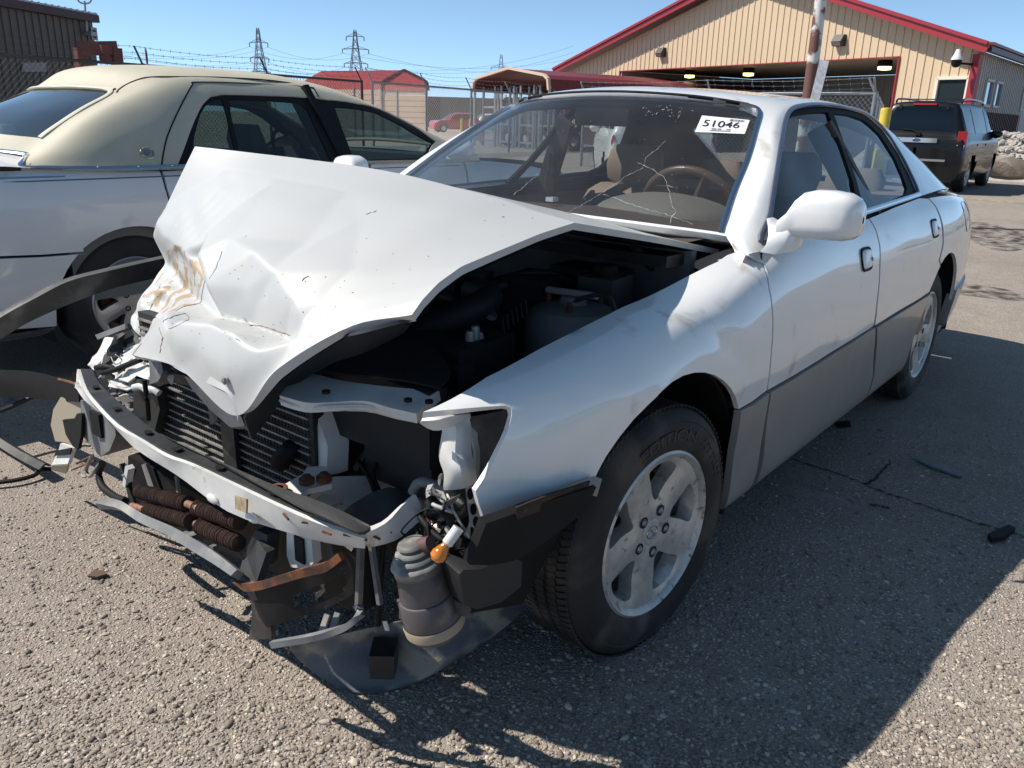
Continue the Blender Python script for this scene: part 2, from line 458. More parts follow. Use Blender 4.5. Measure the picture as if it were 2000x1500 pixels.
RUST = M('rusty_steel', (.16, .055, .02), rough=.85, col2=(.045, .02, .012), vs=24, dirt=(.38, .17, .06), ds=30, dt=(.58, .75), bump=.001, bs=120)
STEEL = M('dull_steel', (.34, .34, .33), rough=.45, metal=.6, var=.3, vs=20)
TAN = M('tan_interior', (.30, .20, .135), rough=.7, var=.15, vs=8)
DASH = M('taupe_dash_top', (.165, .15, .12), rough=.7, var=.1, vs=8)
TAND = M('brown_interior', (.07, .05, .04), rough=.6)

car = thing('wrecked_sedan', 'wrecked white sedan in front with buckled hood, smashed nose and missing bumper', 'car')

sec = [(.78, [(.56, .22), (.62, .25), (.66, .40), (.68, .55), (.68, .62), (.67, .70), (.65, .745), (.60, .765)]),
       (.60, [(.64, .20), (.72, .25), (.755, .40), (.77, .54), (.77, .62), (.76, .70), (.735, .755), (.665, .777)]),
       (.40, [(.70, .20), (.79, .24), (.82, .40), (.835, .54), (.835, .63), (.825, .71), (.785, .772), (.69, .797)]),
       (.15, [(.72, .20), (.82, .24), (.85, .40), (.868, .54), (.87, .64), (.855, .735), (.80, .80), (.695, .822)]),
       (-.2, [(.73, .20), (.832, .24), (.862, .40), (.879, .54), (.882, .65), (.866, .755), (.81, .83), (.70, .857)]),
       (-.5, [(.74, .20), (.838, .235), (.865, .40), (.881, .55), (.884, .66), (.872, .775), (.832, .87), (.745, .915)]),
       (-.8, [(.74, .20), (.838, .235), (.865, .40), (.882, .55), (.885, .66), (.874, .79), (.845, .89), (.812, .942)]),
       (-1.5, [(.74, .20), (.838, .235), (.865, .40), (.882, .55), (.885, .66), (.874, .79), (.842, .895), (.808, .952)]),
       (-2.2, [(.74, .20), (.836, .235), (.862, .40), (.878, .555), (.88, .66), (.868, .80), (.832, .905), (.79, .968)]),
       (-2.7, [(.73, .20), (.83, .24), (.855, .40), (.871, .555), (.872, .66), (.86, .80), (.82, .91), (.765, .972)]),
       (-3.1, [(.70, .22), (.80, .25), (.838, .40), (.852, .55), (.852, .66), (.838, .80), (.79, .905), (.71, .955)]),
       (-3.45, [(.64, .24), (.745, .27), (.79, .40), (.805, .55), (.80, .66), (.78, .80), (.73, .895), (.63, .935)]),
       (-3.66, [(.55, .25), (.64, .28), (.70, .40), (.715, .55), (.705, .66), (.685, .80), (.63, .885), (.53, .925)]),
       (-3.79, [(.35, .26), (.42, .29), (.47, .40), (.48, .55), (.47, .66), (.45, .80), (.41, .88), (.35, .92)]),
       (-3.84, [(0, .26), (0, .29), (0, .40), (0, .55), (0, .66), (0, .80), (0, .88), (0, .92)])]
GS = outward(Surf([[(x, y, z) for y, z in pr] for x, pr in sec]), (-1.5, 0, .5))
GIN = outward(Surf([[(x, max(0, y-.035), z) for y, z in pr] for x, pr in sec]), (-1.5, 0, .5))
def full(h): return h+[(x, -y, z) for x, y, z in h[-2::-1]]
top = [full([(-.50, .80, .915), (-.52, .775, .925), (-.55, .735, .94), (-.58, .70, .95), (-.50, .50, .965), (-.45, .25, .975), (-.43, 0, .98)]),
       full([(-.85, .815, .937), (-.86, .757, 1.03), (-.865, .695, 1.11), (-.875, .622, 1.135), (-.81, .45, 1.158), (-.755, .22, 1.172), (-.74, 0, 1.176)]),
       full([(-1.15, .812, .942), (-1.155, .71, 1.10), (-1.16, .605, 1.245), (-1.172, .535, 1.292), (-1.10, .38, 1.322), (-1.06, .19, 1.337), (-1.05, 0, 1.342)]),
       full([(-1.45, .81, .948), (-1.45, .70, 1.12), (-1.45, .59, 1.28), (-1.45, .525, 1.325), (-1.45, .36, 1.349), (-1.45, .18, 1.364), (-1.45, 0, 1.370)]),
       full([(-1.8, .803, .957), (-1.8, .695, 1.12), (-1.8, .59, 1.278), (-1.8, .525, 1.328), (-1.8, .36, 1.353), (-1.8, .18, 1.368), (-1.8, 0, 1.374)]),
       full([(-2.15, .795, .966), (-2.15, .695, 1.11), (-2.15, .59, 1.258), (-2.15, .525, 1.308), (-2.15, .36, 1.336), (-2.15, .18, 1.352), (-2.15, 0, 1.358)]),
       full([(-2.5, .778, .972), (-2.5, .69, 1.085), (-2.5, .60, 1.195), (-2.5, .535, 1.24), (-2.44, .36, 1.283), (-2.40, .18, 1.305), (-2.38, 0, 1.312)]),
       full([(-2.9, .745, .968), (-2.9, .69, 1.03), (-2.9, .63, 1.083), (-2.9, .56, 1.11), (-2.82, .38, 1.14), (-2.77, .19, 1.155), (-2.75, 0, 1.16)]),
       full([(-3.22, .70, .955), (-3.22, .668, .968), (-3.22, .63, .978), (-3.22, .58, .985), (-3.14, .40, .992), (-3.10, .20, .998), (-3.08, 0, 1.0)])]
GT = outward(Surf(top), (-1.7, 0, .9))

# outlines in photograph pixels, laid on the body surface
DLO = [(1491, 476), (1502, 420), (1513, 350), (1525, 275), (1533, 235), (1546, 214), (1575, 206), (1610, 205), (1650, 210), (1690, 222), (1725, 252), (1756, 298), (1778, 340), (1792, 372), (1789, 382), (1745, 399), (1694, 419), (1600, 449)]
FGL = [(1497, 466), (1509, 400), (1524, 300), (1536, 242), (1552, 223), (1580, 218), (1619, 217), (1648, 290), (1668, 350), (1683, 416), (1600, 441)]
RGL = [(1631, 219), (1660, 222), (1690, 233), (1722, 262), (1750, 306), (1765, 340), (1774, 366), (1771, 377), (1740, 391), (1692, 409), (1676, 350), (1656, 290)]
dlo_uv = GT.uv(DLO)
U = lambda l: [('uv', a, b) for a, b in l]
mir = lambda l: [('uv', a, 12-b) for a, b in l]
ws_edge = GT.uv([(1416, 463), (1440, 402), (1465, 325), (1484, 255), (1492, 222), (1484, 213)])
ws = [(.04, 3.25), (.10, 4), (.10, 5), (.10, 6)] 
ws_drv = [(max(.05, a), min(b, 3.6)) for a, b in ws_edge]
print('ws edge', [(round(a, 2), round(b, 2)) for a, b in ws_edge]); print('dlo', [(round(a, 2), round(b, 2)) for a, b in dlo_uv])
def wave(amp, sc, seed):
    def f(P, N):
        k = np.sin(P[:, 0]*sc+seed)*np.cos(P[:, 2]*sc*1.3+seed*2)+.6*np.sin(P[:, 0]*sc*2.3+P[:, 2]*sc*1.7+seed*3)
        return P+N*(k*amp)[:, None]
    return f
# roof with pillars, glass
wsl = [(.05, 3.1), (.5, 3.12), (1.0, 3.08), (1.5, 3.08), (1.88, 3.15), (1.955, 3.45), (1.95, 4), (1.93, 5), (1.93, 6)]
WSO = U(wsl)+mir(wsl[-2::-1])
rwl = [(8.0, 3.55), (7.0, 3.45), (6.35, 3.5), (6.12, 3.9), (6.05, 5), (6.05, 6)]
RWO = U(rwl)+mir(rwl[-2::-1])
fr = [(.02, 3), (.02, .25), (1, .12), (2, .06), (3, .04), (5, .04), (6, .04), (7, .05), (8, .05), (8, 1), (8, 2), (8, 3.5)]
FRO = U(fr)+mir(fr[::-1])
dl = [(a, max(b, .10)) for a, b in dlo_uv]
roof = panel('roof', GT, FRO, WHITE, car, th=.02, res=.032, inset=0, holes=(WSO, RWO, U(dl), mir(dl)), deform=wave(.0008, 7, 1))
wsg = panel('windshield', GT, WSO, WSG, car, th=0, res=.05, inset=.001, off=-.006)
panel('rear_window', GT, RWO, SIDEG, car, th=0, res=.06, inset=.001, off=-.006)
for sgn in (1, -1):
    mi = sgn < 0
    wf = panel('window_frame', GT, U(dl), BLACK, car, th=.012, res=.03, inset=.001, off=-.006, holes=(FGL, RGL), mirror=mi)
    panel('front_window', GT, FGL, SIDEG, car, th=0, res=.05, inset=-.004, off=-.012, mirror=mi)
    panel('rear_side_window', GT, RGL, SIDEG, car, th=0, res=.05, inset=-.004, off=-.012, mirror=mi)
    strip('window_trim', GT, U(dl), .016, TRIMB, car, off=.002, mirror=mi, closed=True)
    strip('belt_moulding', GT, U([(a, .10) for a in np.linspace(dl[0][0], dl[-5][0]-.05, 9)]), .014, CHROME, car, off=.004, mirror=mi)
    strip('windshield_trim', GT, U(wsl[:7]), .014, CHROME, wsg, off=.001, mirror=mi)
strip('windshield_trim', GT, U([(1.965, v) for v in np.linspace(3.4, 8.6, 12)]), .016, BLACK, wsg, off=.001)

# lower body panels
A1 = lambda a0, a1, r=.395, n=14: arc(-.06, .315, r, a0, a1, n)
A2 = lambda a0, a1, r=.385, n=14: arc(-2.62, .315, r, a0, a1, n)
FEND = [(1412, 480), (1405, 503), (1330, 545), (1240, 590), (1145, 634), (1050, 682), (950, 737), (880, 780), (824, 806), (880, 802), (940, 797), (985, 794), (996, 797), (998, 808), (990, 840), (972, 880), (955, 915), (938, 942), (927, 958), (934, 985), (945, 1017), (1060, 978), (1178, 938)] + A1(39, 143) + [(1441, 800), (1468, 786), (1497, 764), (1505, 690), (1507, 610), (1500, 560), (1487, 515), (1486, 492), (1470, 482), (1440, 470)]
FDOOR = [(1489, 492), (1489, 513), (1502, 560), (1509, 610), (1507, 690), (1499, 763), (1600, 704), (1706, 637), (1711, 595), (1717, 520), (1717, 480), (1710, 452), (1696, 427), (1600, 455)]
RDOOR = [(1699, 426), (1713, 452), (1720, 480), (1720, 520), (1714, 595), (1709, 636), (1806, 577)] + A2(41, 65, .392, 5) + [(1833, 508), (1840, 480), (1838, 440), (1828, 408), (1812, 388), (1795, 387), (1745, 406)]
QUART = [(1798, 385), (1814, 387), (1831, 407), (1842, 440), (1843, 482), (1836, 508)] + A2(67, 192, .392, 12) + [('xz', -3.3, .50), ('xz', -3.6, .50), ('uv', 13.4, 3), ('uv', 13.4, 7), ('uv', 12.4, 7), ('uv', 11, 7), ('uv', 10, 7), ('uv', 9, 7)]
def fender_deform(P, N):
    P = wave(.0012, 6, 2)(P, N)
    # creases pushed in behind the wheel and near the lamp
    for (cx, cz, rx, rz, a, th) in ((-.30, .735, .13, .028, .012, .5), (-.18, .80, .16, .03, -.006, .25), (.28, .60, .13, .05, .012, -.3), (.08, .70, .12, .035, -.006, .2), (.38, .56, .06, .05, -.010, .6)):
        dx = P[:, 0]-cx; dz = P[:, 2]-cz; c, s_ = math.cos(th), math.sin(th)
        P = P-N*(a*np.exp(-((dx*c+dz*s_)/rx)**2-((dz*c-dx*s_)/rz)**2))[:, None]
    return P
BUMPR = [('xz', -2.99, .485), ('xz', -3.2, .49), ('xz', -3.6, .49), ('uv', 13.8, 3), ('uv', 13.8, .6), ('uv', 12, .6), ('xz', -3.3, .24), ('xz', -3.07, .24), ('xz', -3.0, .30)]
CLF = [(1441, 802), (1468, 788), (1497, 766), (1488, 820), ('xz', -.60, .34), ('xz', -.62, .225), ('xz', -.45, .225), ('xz', -.42, .32), ('xz', -.395, .42)]
CLD = [(1500, 765), (1600, 706), (1705, 639), (1702, 690), ('xz', -1.68, .34), ('xz', -1.70, .215), ('xz', -.66, .215), ('xz', -.635, .34), (1492, 820)]
CLR = [(1708, 639), (1806, 579)] + A2(40, -15, .392, 6) + [('xz', -2.235, .215), ('xz', -1.715, .215), ('xz', -1.695, .34)]
for sgn in (1, -1):
    mi = sgn < 0
    if not mi: panel('fender', GS, FEND, WHITE, car, res=.028, deform=fender_deform)
    fd = panel('front_door', GS, FDOOR, WHITE, car, res=.035, deform=wave(.0012, 5, 4), mirror=mi)
    rd = panel('rear_door', GS, RDOOR, WHITE, car, res=.035, deform=wave(.0012, 5, 7), mirror=mi)
    qp = panel('quarter_panel', GS, QUART, WHITE, car, res=.04, deform=wave(.001, 5, 9), mirror=mi)
    panel('rear_bumper', GS, BUMPR, CLAD, car, res=.05, off=.012, th=.04, mirror=mi)
    for o_ in (CLF, CLD, CLR): panel('door_cladding', GS, o_, CLAD, car, res=.035, off=.009, th=.02, mirror=mi)
    # dark inner body that closes the panel gaps
    g = []
    for u in np.linspace(3.2, 14, 60):
        v = np.linspace(.2, 7, 26); uu = np.full(26, u); g.append([Vector((p[0], p[1]*sgn, p[2])) for p in GIN.ev(uu, v)])
    bm = B(); sheet(bm, g)
    dele = []
    for f in bm.faces:
        c = f.calc_center_median()
        if min(math.hypot(c.x+.06, c.z-.315), math.hypot(c.x+2.62, c.z-.315)) < .43 or c.x > -.42: dele.append(f)
    bmesh.ops.delete(bm, geom=dele, context='FACES')
    obj('inner_body', bm, INNER, car)
    # wheel housings
    for cx, r, a0, a1 in ((-.06, .40, 25, 195), (-2.62, .40, 8, 186)):
        bm = B(); g = []
        for a in np.linspace(a0, a1, 26):
            g.append([Vector((cx+k*math.cos(R(a)), sgn*y, .315+k*math.sin(R(a)))) for y, k in ((.845, r+.004), (.84, r), (.60, r), (.47, r*.92), (.46, .05))])
        sheet(bm, g); obj('wheel_housing', bm, BLACK, car)
# trunk lid and tail
g = [[(-3.06-.16*abs(v)**2, v*.66, .987-.03*abs(v)**2) for v in np.linspace(-1, 1, 9)], [(-3.3, v*.66, .978-.022*abs(v)**2) for v in np.linspace(-1, 1, 9)], [(-3.6, v*.58, .965-.025*abs(v)**2) for v in np.linspace(-1, 1, 9)], [(-3.77+.1*abs(v)**2, v*.55, .955-.02*abs(v)**2) for v in np.linspace(-1, 1, 9)], [(-3.83+.12*abs(v)**2, v*.54, .925) for v in np.linspace(-1, 1, 9)], [(-3.84+.12*abs(v)**2, v*.54, .75) for v in np.linspace(-1, 1, 9)]]
bm = B(); sheet(bm, densify(g, 4)); obj('trunk_lid', bm, WHITE, car)
bm = B()
sheet(bm, densify([[(-3.05, y, .96) for y in (-.72, 0, .72)], [(-2.3, y, .93) for y in (-.74, 0, .74)]], 2)); obj('parcel_shelf', bm, TAN, car)

# door handles
def handle(px, py, parent, mi, wx=.05, wz=.037):
    u, v = GS.px(px, py); c = Vector(GS.ev(np.array([u]), np.array([v]))[0]); n = Vector(GS.nrm(np.array([u]), np.array([v]))[0])*GS.sg
    ax = Vector((-1, 0, 0)); ax = (ax-n*ax.dot(n)).normalized(); az = n.cross(ax); az = az if az.z > 0 else -az
    sx = Vector((1, -1, 1)) if mi else Vector((1, 1, 1))
    def P(a, b, d): q = c+ax*a+az*b+n*d; return Vector((q.x*sx.x, q.y*sx.y, q.z))
    def ringp(w_, h_, d, n_=20, e=4): return [P(w_*math.copysign(abs(math.cos(t))**(2/e), math.cos(t)), h_*math.copysign(abs(math.sin(t))**(2/e), math.sin(t)), d) for t in [2*PI*i/n_ for i in range(n_)]]
    bm = B(); sheet(bm, [ringp(wx+.004, wz+.004, .0), ringp(wx+.003, wz+.003, .004), ringp(wx-.003, wz-.003, .004), ringp(wx-.004, wz-.004, 0)], closed=True); obj('handle_seal', bm, BLACK, parent)
    bm = B(); sheet(bm, [ringp(wx-.004, wz-.004, .002), ringp(wx-.010, wz-.008, .008), ringp(wx-.018, wz-.014, .010), ringp(.001, .001, .010)], closed=True)
    h = obj('handle', bm, WHITE, parent)
    bm = B(); lathe(bm, [(0, .0128), (.006, .0125), (.0075, .010)], 12, Matrix.Translation(P(wx-.018, -.004, 0)) @ (n*sx).to_track_quat('Z', 'Y').to_matrix().to_4x4()); obj('lock', bm, STEEL, parent)
for sgn in (1, -1):
    fd = [o for o in bpy.data.objects if o.name.startswith('front_door')][0 if sgn > 0 else -1]
    rd = [o for o in bpy.data.objects if o.name.startswith('rear_door')][0 if sgn > 0 else -1]
    handle(1692, 506, fd, sgn < 0); handle(1825, 446, rd, sgn < 0)
# fuel flap
strip('fuel_flap_seam', GS, U([(10.05+.28*math.copysign(abs(math.cos(t))**.5, math.cos(t)), 5.35+.62*math.copysign(abs(math.sin(t))**.5, math.sin(t))) for t in np.linspace(0, 2*PI, 24)[:-1]]), .005, TRIMB, qp if 0 else car, off=.0, h=.002, closed=True)

# mirrors
def mirror(sgn):
    root_y = .805
    cs = [(.03, -.615, .945, .022, .026), (.048, -.625, .955, .030, .036), (.062, -.645, .972, .044, .052), (.08, -.655, .983, .053, .060), (.11, -.66, .988, .057, .063), (.15, -.664, .988, .058, .063), (.185, -.668, .986, .056, .060), (.207, -.674, .983, .048, .051), (.217, -.68, .98, .034, .038), (.221, -.682, .98, .006, .008)]
    g = []
    for dy, x, z, hx, hz in cs:
        row = []
        for i in range(28):
            t = 2*PI*i/28; e = .62
            cx_, cz_ = math.cos(t), math.sin(t)
            row.append(Vector((x+hx*math.copysign(abs(cx_)**e, cx_), sgn*(root_y+dy-.03*0), z+.038+hz*math.copysign(abs(cz_)**e, cz_)*(1 if cz_ > 0 else 1.0))))
        g.append(row)
    bm = B(); sheet(bm, g, closed=True); bm.faces.new([v for v in bm.verts][:28])
    m = obj('mirror', bm, WHITE, car, smooth=50)
    bm = B(); sheet(bm, [[Vector((x, sgn*y, z)) for x, y, z in r] for r in (
        [(-.565, .812, .925), (-.575, .822, .945), (-.59, .82, .965), (-.63, .80, .980), (-.65, .785, 1.0)],
        [(-.58, .845, .922), (-.59, .862, .95), (-.605, .862, .985), (-.65, .835, .99), (-.69, .785, 1.0)],
        [(-.62, .875, .93), (-.62, .885, .955), (-.63, .88, .985), (-.68, .85, .975), (-.72, .80, .965)],
        [(-.70, .865, .93), (-.70, .87, .945), (-.71, .865, .955), (-.73, .84, .95), (-.745, .81, .945)])], th=.004)
    obj('mirror_base', bm, WHITE, m, smooth=60)
    bm = B(); box(bm, (-.715, sgn*.945, 1.023), (.012, .11, .07)); obj('mirror_glass', bm, CHROME, m)
mirror(1); mirror(-1)

# wheels
def wheel_parts(parent_thing, m, rr=.315, rim=.205, width=.2, name='wheel', spokes=5, mats=(TYRE, ALLOY), tread=True):
    """m: local z is the outer side of the wheel"""
    h = width/2
    prof = [(rim-.012, -h+.02), (rim+.006, -h+.006), (rim+.045, -h-.002), (rr-.03, -h+.006), (rr-.010, -h+.022), (rr-.002, -h+.04)]
    gr = []
    for gz in (-.052, -.018, .018, .052): gr += [(rr, gz-.007), (rr-.008, gz-.004), (rr-.008, gz+.004), (rr, gz+.007)]
    prof += [(rr-.001, -h+.046)]+(gr if tread else [(rr, 0)])+[(rr-.001, h-.046), (rr-.002, h-.04), (rr-.010, h-.022), (rr-.03, h-.006), (rr-.034, h-.0045), (rr-.036, h-.006), (rim+.045, h+.002), (rim+.02, h-.001), (rim+.006, h-.006), (rim-.012, h-.02)]
    bm = B(); lathe(bm, prof, 72, m)
    ty = obj('wheel', bm, mats[0], parent_thing, smooth=40)
    # tread blocks on the shoulders
    if tread:
        bm = B()
        for k in range(110):
            a = 2*PI*k/110
            for zc, sk in ((h-.036, 1), (-h+.036, -1), (.035, .5), (-.035, -.5), (0, 0)):
                q = m @ (Matrix.Rotation(a+sk*.02, 4, 'Z') @ Matrix.Translation((rr-.0014, 0, zc)) @ Matrix.Rotation(.35*(1 if sk >= 0 else -1), 4, 'X'))
                box(bm, q.translation, (.005, .0125, .026 if abs(sk) != 1 else .028), q.to_3x3())
        obj('tread_block', bm, mats[0], ty, smooth=0)
    bm = B(); lathe(bm, [(rim-.022, -h+.02), (rim-.024, h-.05), (rim-.018, h-.022), (rim-.010, h-.010), (rim-.002, h-.004), (rim+.004, h-.008)], 64, m)
    lathe(bm, [(rim-.022, -h+.021), (.05, -h+.03)], 32, m)
    obj('rim', bm, mats[1], ty)
    # spoke face with windows
    def zf(r): return h-.016-.012*max(0, 1-r/(rim*.32))-.006*math.sin(min(1, r/(rim-.02))*PI)
    ro = rim-.010; P2 = []; E = []
    def loop(pts):
        b = len(P2); P2.extend(pts); E.extend([(b+i, b+(i+1) % len(pts)) for i in range(len(pts))])
    loop([(ro*math.cos(2*PI*i/80), ro*math.sin(2*PI*i/80)) for i in range(80)])
    holes = []
    for k in range(spokes):
        a = 2*PI*(k+.5)/spokes; hw = 2*PI/spokes
        pts = []
        for fr_, r_ in ((-.255, .170), (-.12, .177), (0, .178), (.12, .177), (.255, .170), (.27, .157), (.20, .125), (.10, .090), (0, .081), (-.10, .090), (-.20, .125), (-.27, .157)):
            q = a+fr_*hw; r2 = r_*rim/.205; pts.append(Vector((r2*math.cos(q), r2*math.sin(q), 0)))
        pts = [(p.x, p.y) for p in smooth_poly(pts, 3, True)]; holes.append(pts); loop(pts)
    for r_ in np.arange(.02, ro-.008, .016):
        n_ = max(6, int(2*PI*r_/.016))
        for i in range(n_):
            q = (r_*math.cos(2*PI*i/n_), r_*math.sin(2*PI*i/n_))
            if not any(inside(q, hh) for hh in holes): P2.append(q)
    V, EE, F, a_, b_, c_ = delaunay_2d_cdt([Vector(p) for p in P2], E, [], 0, 1e-6)
    bm = B(); vt = []; vb = []
    for v in V:
        r_ = v.length; th_ = math.atan2(v.y, v.x); cw = .011*(.5-.5*math.cos(spokes*th_))*min(1, max(0, (r_-.05)/.05))*min(1, max(0, (ro-.008-r_)/.02)); vt.append(bm.verts.new(m @ Vector((v.x, v.y, zf(r_)-cw)))); vb.append(bm.verts.new(m @ Vector((v.x*.97, v.y*.97, zf(r_)-.045))))
    ec = {}
    for f in F:
        c = sum((Vector(V[i]) for i in f), Vector((0, 0)))/len(f)
        if c.length > ro or any(inside(tuple(c), hh) for hh in holes): continue
        bm.faces.new([vt[i] for i in f])
        for i in range(3):
            e = (f[i], f[(i+1) % 3]); ec[e] = 1
    for (i, j) in list(ec):
        if (j, i) not in ec: bm.faces.new((vt[j], vt[i], vb[i], vb[j]))
    bmesh.ops.delete(bm, geom=[v for v in bm.verts if not v.link_faces], context='VERTS')
    bmesh.ops.bevel(bm, geom=[e for e in bm.edges if len(e.link_faces) == 2 and e.calc_face_angle(0) > .9], offset=.006, segments=2, affect='EDGES', clamp_overlap=True)
    obj('spoke_face', bm, mats[1], ty, smooth=50)
    bm = B(); lathe(bm, [(0, zf(0)+.004), (.03, zf(0)+.004), (.034, zf(0)+.001), (.035, zf(0)-.004)], 28, m); obj('hub_cap', bm, mats[1], ty)
    for k in range(5):
        a = 2*PI*k/5+.3; q = m @ Matrix.Translation((.056*math.cos(a), .056*math.sin(a), zf(.056)))
        bm = B(); lathe(bm, [(.0145, .0015), (.0105, .0015), (.010, -.004)], 14, q); obj('lug_recess', bm, BLACK, ty)
        bm = B(); lathe(bm, [(0, .006), (.007, .005), (.0095, .002), (.0095, -.004)], 6, q); obj('lug_nut', bm, STEEL, ty)
    # brake disc behind the spokes
    bm = B(); lathe(bm, [(0, h-.09), (.14, h-.09), (.14, h-.11)], 32, m); obj('brake_disc', bm, RUST, ty)
    return ty, zf
def wheel_m(x, y, z, sgn, steer=0, spin=0):
    zax = Vector((math.sin(-R(steer))*sgn*-1, sgn*math.cos(R(steer)), 0)); zax.normalize()
    xax = Vector((zax.y, -zax.x, 0)); yax = zax.cross(xax)
    return Matrix(((xax.x, yax.x, zax.x, x), (xax.y, yax.y, zax.y, y), (xax.z, yax.z, zax.z, z), (0, 0, 0, 1))) @ Matrix.Rotation(spin, 4, 'Z')
def steer_m(x, y, z, sgn, st, spin):
    m = Matrix.Translation((x, y, z)) @ Matrix.Rotation(R(st), 4, 'Z') @ Matrix.Rotation(-PI/2*sgn, 4, 'X') @ Matrix.Rotation(spin, 4, 'Z')
    return m
fw, zf_ = wheel_parts(car, steer_m(-.065, .758, .312, 1, -5.5, .17))
wheel_parts(car, steer_m(-2.62, .735, .312, 1, 0, .5), tread=True)
wheel_parts(car, steer_m(-.03, -.74, .312, -1, -5.5, .5), tread=False)
wheel_parts(car, steer_m(-2.62, -.735, .312, -1, 0, .5), tread=False)
# ---------------------------------------------------------------- hood: tented at the ridge, nose crushed
HW = [.66, .55, .45, .34, .14, -.14, -.40, -.66]
HX = [[(-.645, .906), (-.28, .975), (.075, 1.037), (.20, 1.025), (.33, 1.005), (.43, .988), (.49, .965), (.53, .94), (.555, .918)],
      [(-.58, .925), (-.25, .997), (.085, 1.055), (.23, 1.04), (.37, 1.005), (.47, .97), (.535, .935), (.58, .905), (.605, .885)],
      [(-.545, .945), (-.23, 1.015), (.09, 1.075), (.25, 1.055), (.39, 1.012), (.51, .965), (.59, .91), (.655, .85), (.69, .805)],
      [(-.50, .96), (-.20, 1.03), (.10, 1.09), (.26, 1.06), (.40, 1.012), (.53, .955), (.63, .885), (.70, .785), (.715, .695)],
      [(-.46, .975), (-.17, 1.05), (.115, 1.112), (.26, 1.075), (.38, 1.022), (.50, .955), (.61, .88), (.69, .81), (.71, .745)],
      [(-.46, .975), (-.16, 1.06), (.135, 1.127), (.25, 1.085), (.34, 1.03), (.42, .955), (.50, .86), (.60, .80), (.67, .71)],
      [(-.52, .955), (-.18, 1.055), (.15, 1.135), (.22, 1.09), (.28, 1.03), (.33, .95), (.37, .86), (.44, .78), (.535, .67)],
      [(-.62, .925), (-.23, 1.04), (.164, 1.142), (.22, 1.06), (.27, .98), (.325, .89), (.36, .80), (.40, .74), (.43, .66)]]
rows = [[(HX[j][i][0], HW[j], HX[j][i][1]) for j in range(8)] for i in range(9)]
for i_, q_, y_ in ((2, (381, 286), -.66), (3, (355, 338), -.66), (4, (326, 398), -.66), (5, (297, 459), -.66), (6, (324, 514), -.60), (7, (268, 590), -.56), (8, (256, 634), -.50)): rows[i_][7] = tuple(at(*q_, y=y_))
rows[8][6] = tuple(at(280, 672, y=-.36)); rows[7][6] = tuple(at(300, 600, y=-.40))
GH1 = outward(Surf(rows[:3], lin=True), (-.2, 0, 0)); GH2 = outward(Surf(rows[2:], lin='u'), (0, 0, 0))
# sharp folds of the crushed nose: (pixel, push along the normal); creases run between them
LMK = [(315, 438, .012), (336, 462, .020), (369, 486, .026), (383, 507, .022), (389, 545, -.02), (390, 580, -.055), (369, 565, -.035), (338, 547, -.02), (326, 512, -.005),
       (426, 473, .012), (405, 498, -.012), (393, 540, -.035), (434, 483, .034), (420, 532, .038), (408, 568, .01), (470, 490, .026), (509, 514, .022), (545, 545, .014), (576, 592, .006), (582, 634, -.004),
       (405, 594, -.03), (452, 598, -.040), (482, 622, -.036), (530, 640, -.028), (568, 655, -.012), (470, 560, -.006), (510, 590, -.016),
       (420, 640, .012), (470, 660, .016), (520, 690, .010), (360, 640, .016), (330, 610, .004), (345, 590, -.018), (310, 575, .008), (290, 600, .012), (318, 555, -.006), (335, 650, .008), (390, 690, .004), (600, 480, .004), (650, 560, .0), (700, 430, 0)]
LCR = [(0, 1), (1, 2), (2, 3), (3, 4), (4, 5), (5, 6), (6, 7), (7, 8), (9, 10), (10, 11), (11, 5), (9, 12), (12, 13), (13, 14), (14, 5), (12, 15), (15, 16), (16, 17), (17, 18), (18, 19), (5, 20), (20, 21), (21, 22), (22, 23), (23, 24), (5, 32)]
_uv = [GH2.px(x, y) for x, y, o in LMK]; _sc = np.array((.11, .19))
_pt = [(u*_sc[0], v*_sc[1]) for u, v in _uv]; _of = [o*1.45 for x, y, o in LMK]
for u in np.linspace(0, 6, 7):
    for v in np.linspace(0, 7, 8):
        if (u in (0, 6) or v in (0, 7) or v < 2.2 or u < 1.5) and min((u*_sc[0]-a)**2+(v*_sc[1]-b)**2 for a, b in _pt) > .03**2: _pt.append((u*_sc[0], v*_sc[1])); _of.append(0.0)
_V, _E, _F, _o, _x, _y = delaunay_2d_cdt([Vector(p) for p in _pt], LCR, [], 0, 1e-6)
_vo = []
for v, og in zip(_V, _o): _vo.append(_of[og[0]] if og else 0.0)
_V = np.array([tuple(v) for v in _V]); _vo = np.array(_vo)
def push(U_, V_):
    q = np.stack([U_*_sc[0], V_*_sc[1]], 1); out = np.zeros(len(q))
    for f in _F:
        a, b, c = _V[list(f)]; d = (b[0]-a[0])*(c[1]-a[1])-(c[0]-a[0])*(b[1]-a[1])
        if abs(d) < 1e-9: continue
        l1 = ((q[:, 0]-a[0])*(c[1]-a[1])-(c[0]-a[0])*(q[:, 1]-a[1]))/d; l2 = ((b[0]-a[0])*(q[:, 1]-a[1])-(q[:, 0]-a[0])*(b[1]-a[1]))/d
        m = (l1 >= -1e-6) & (l2 >= -1e-6) & (l1+l2 <= 1+1e-6); o = _vo[list(f)]
        out[m] = o[0]*(1-l1[m]-l2[m])+o[1]*l1[m]+o[2]*l2[m]
    return out
def soften(A, n, keep=True):
    for _ in range(n):
        Bq = A.copy(); Bq[1:-1, 1:-1] = (A[1:-1, 1:-1]*4+A[:-2, 1:-1]+A[2:, 1:-1]+A[1:-1, :-2]+A[1:-1, 2:])/8
        Bq[1:-1, 0] = (2*A[1:-1, 0]+A[:-2, 0]+A[2:, 0])/4; Bq[1:-1, -1] = (2*A[1:-1, -1]+A[:-2, -1]+A[2:, -1])/4
        A = Bq
    return A
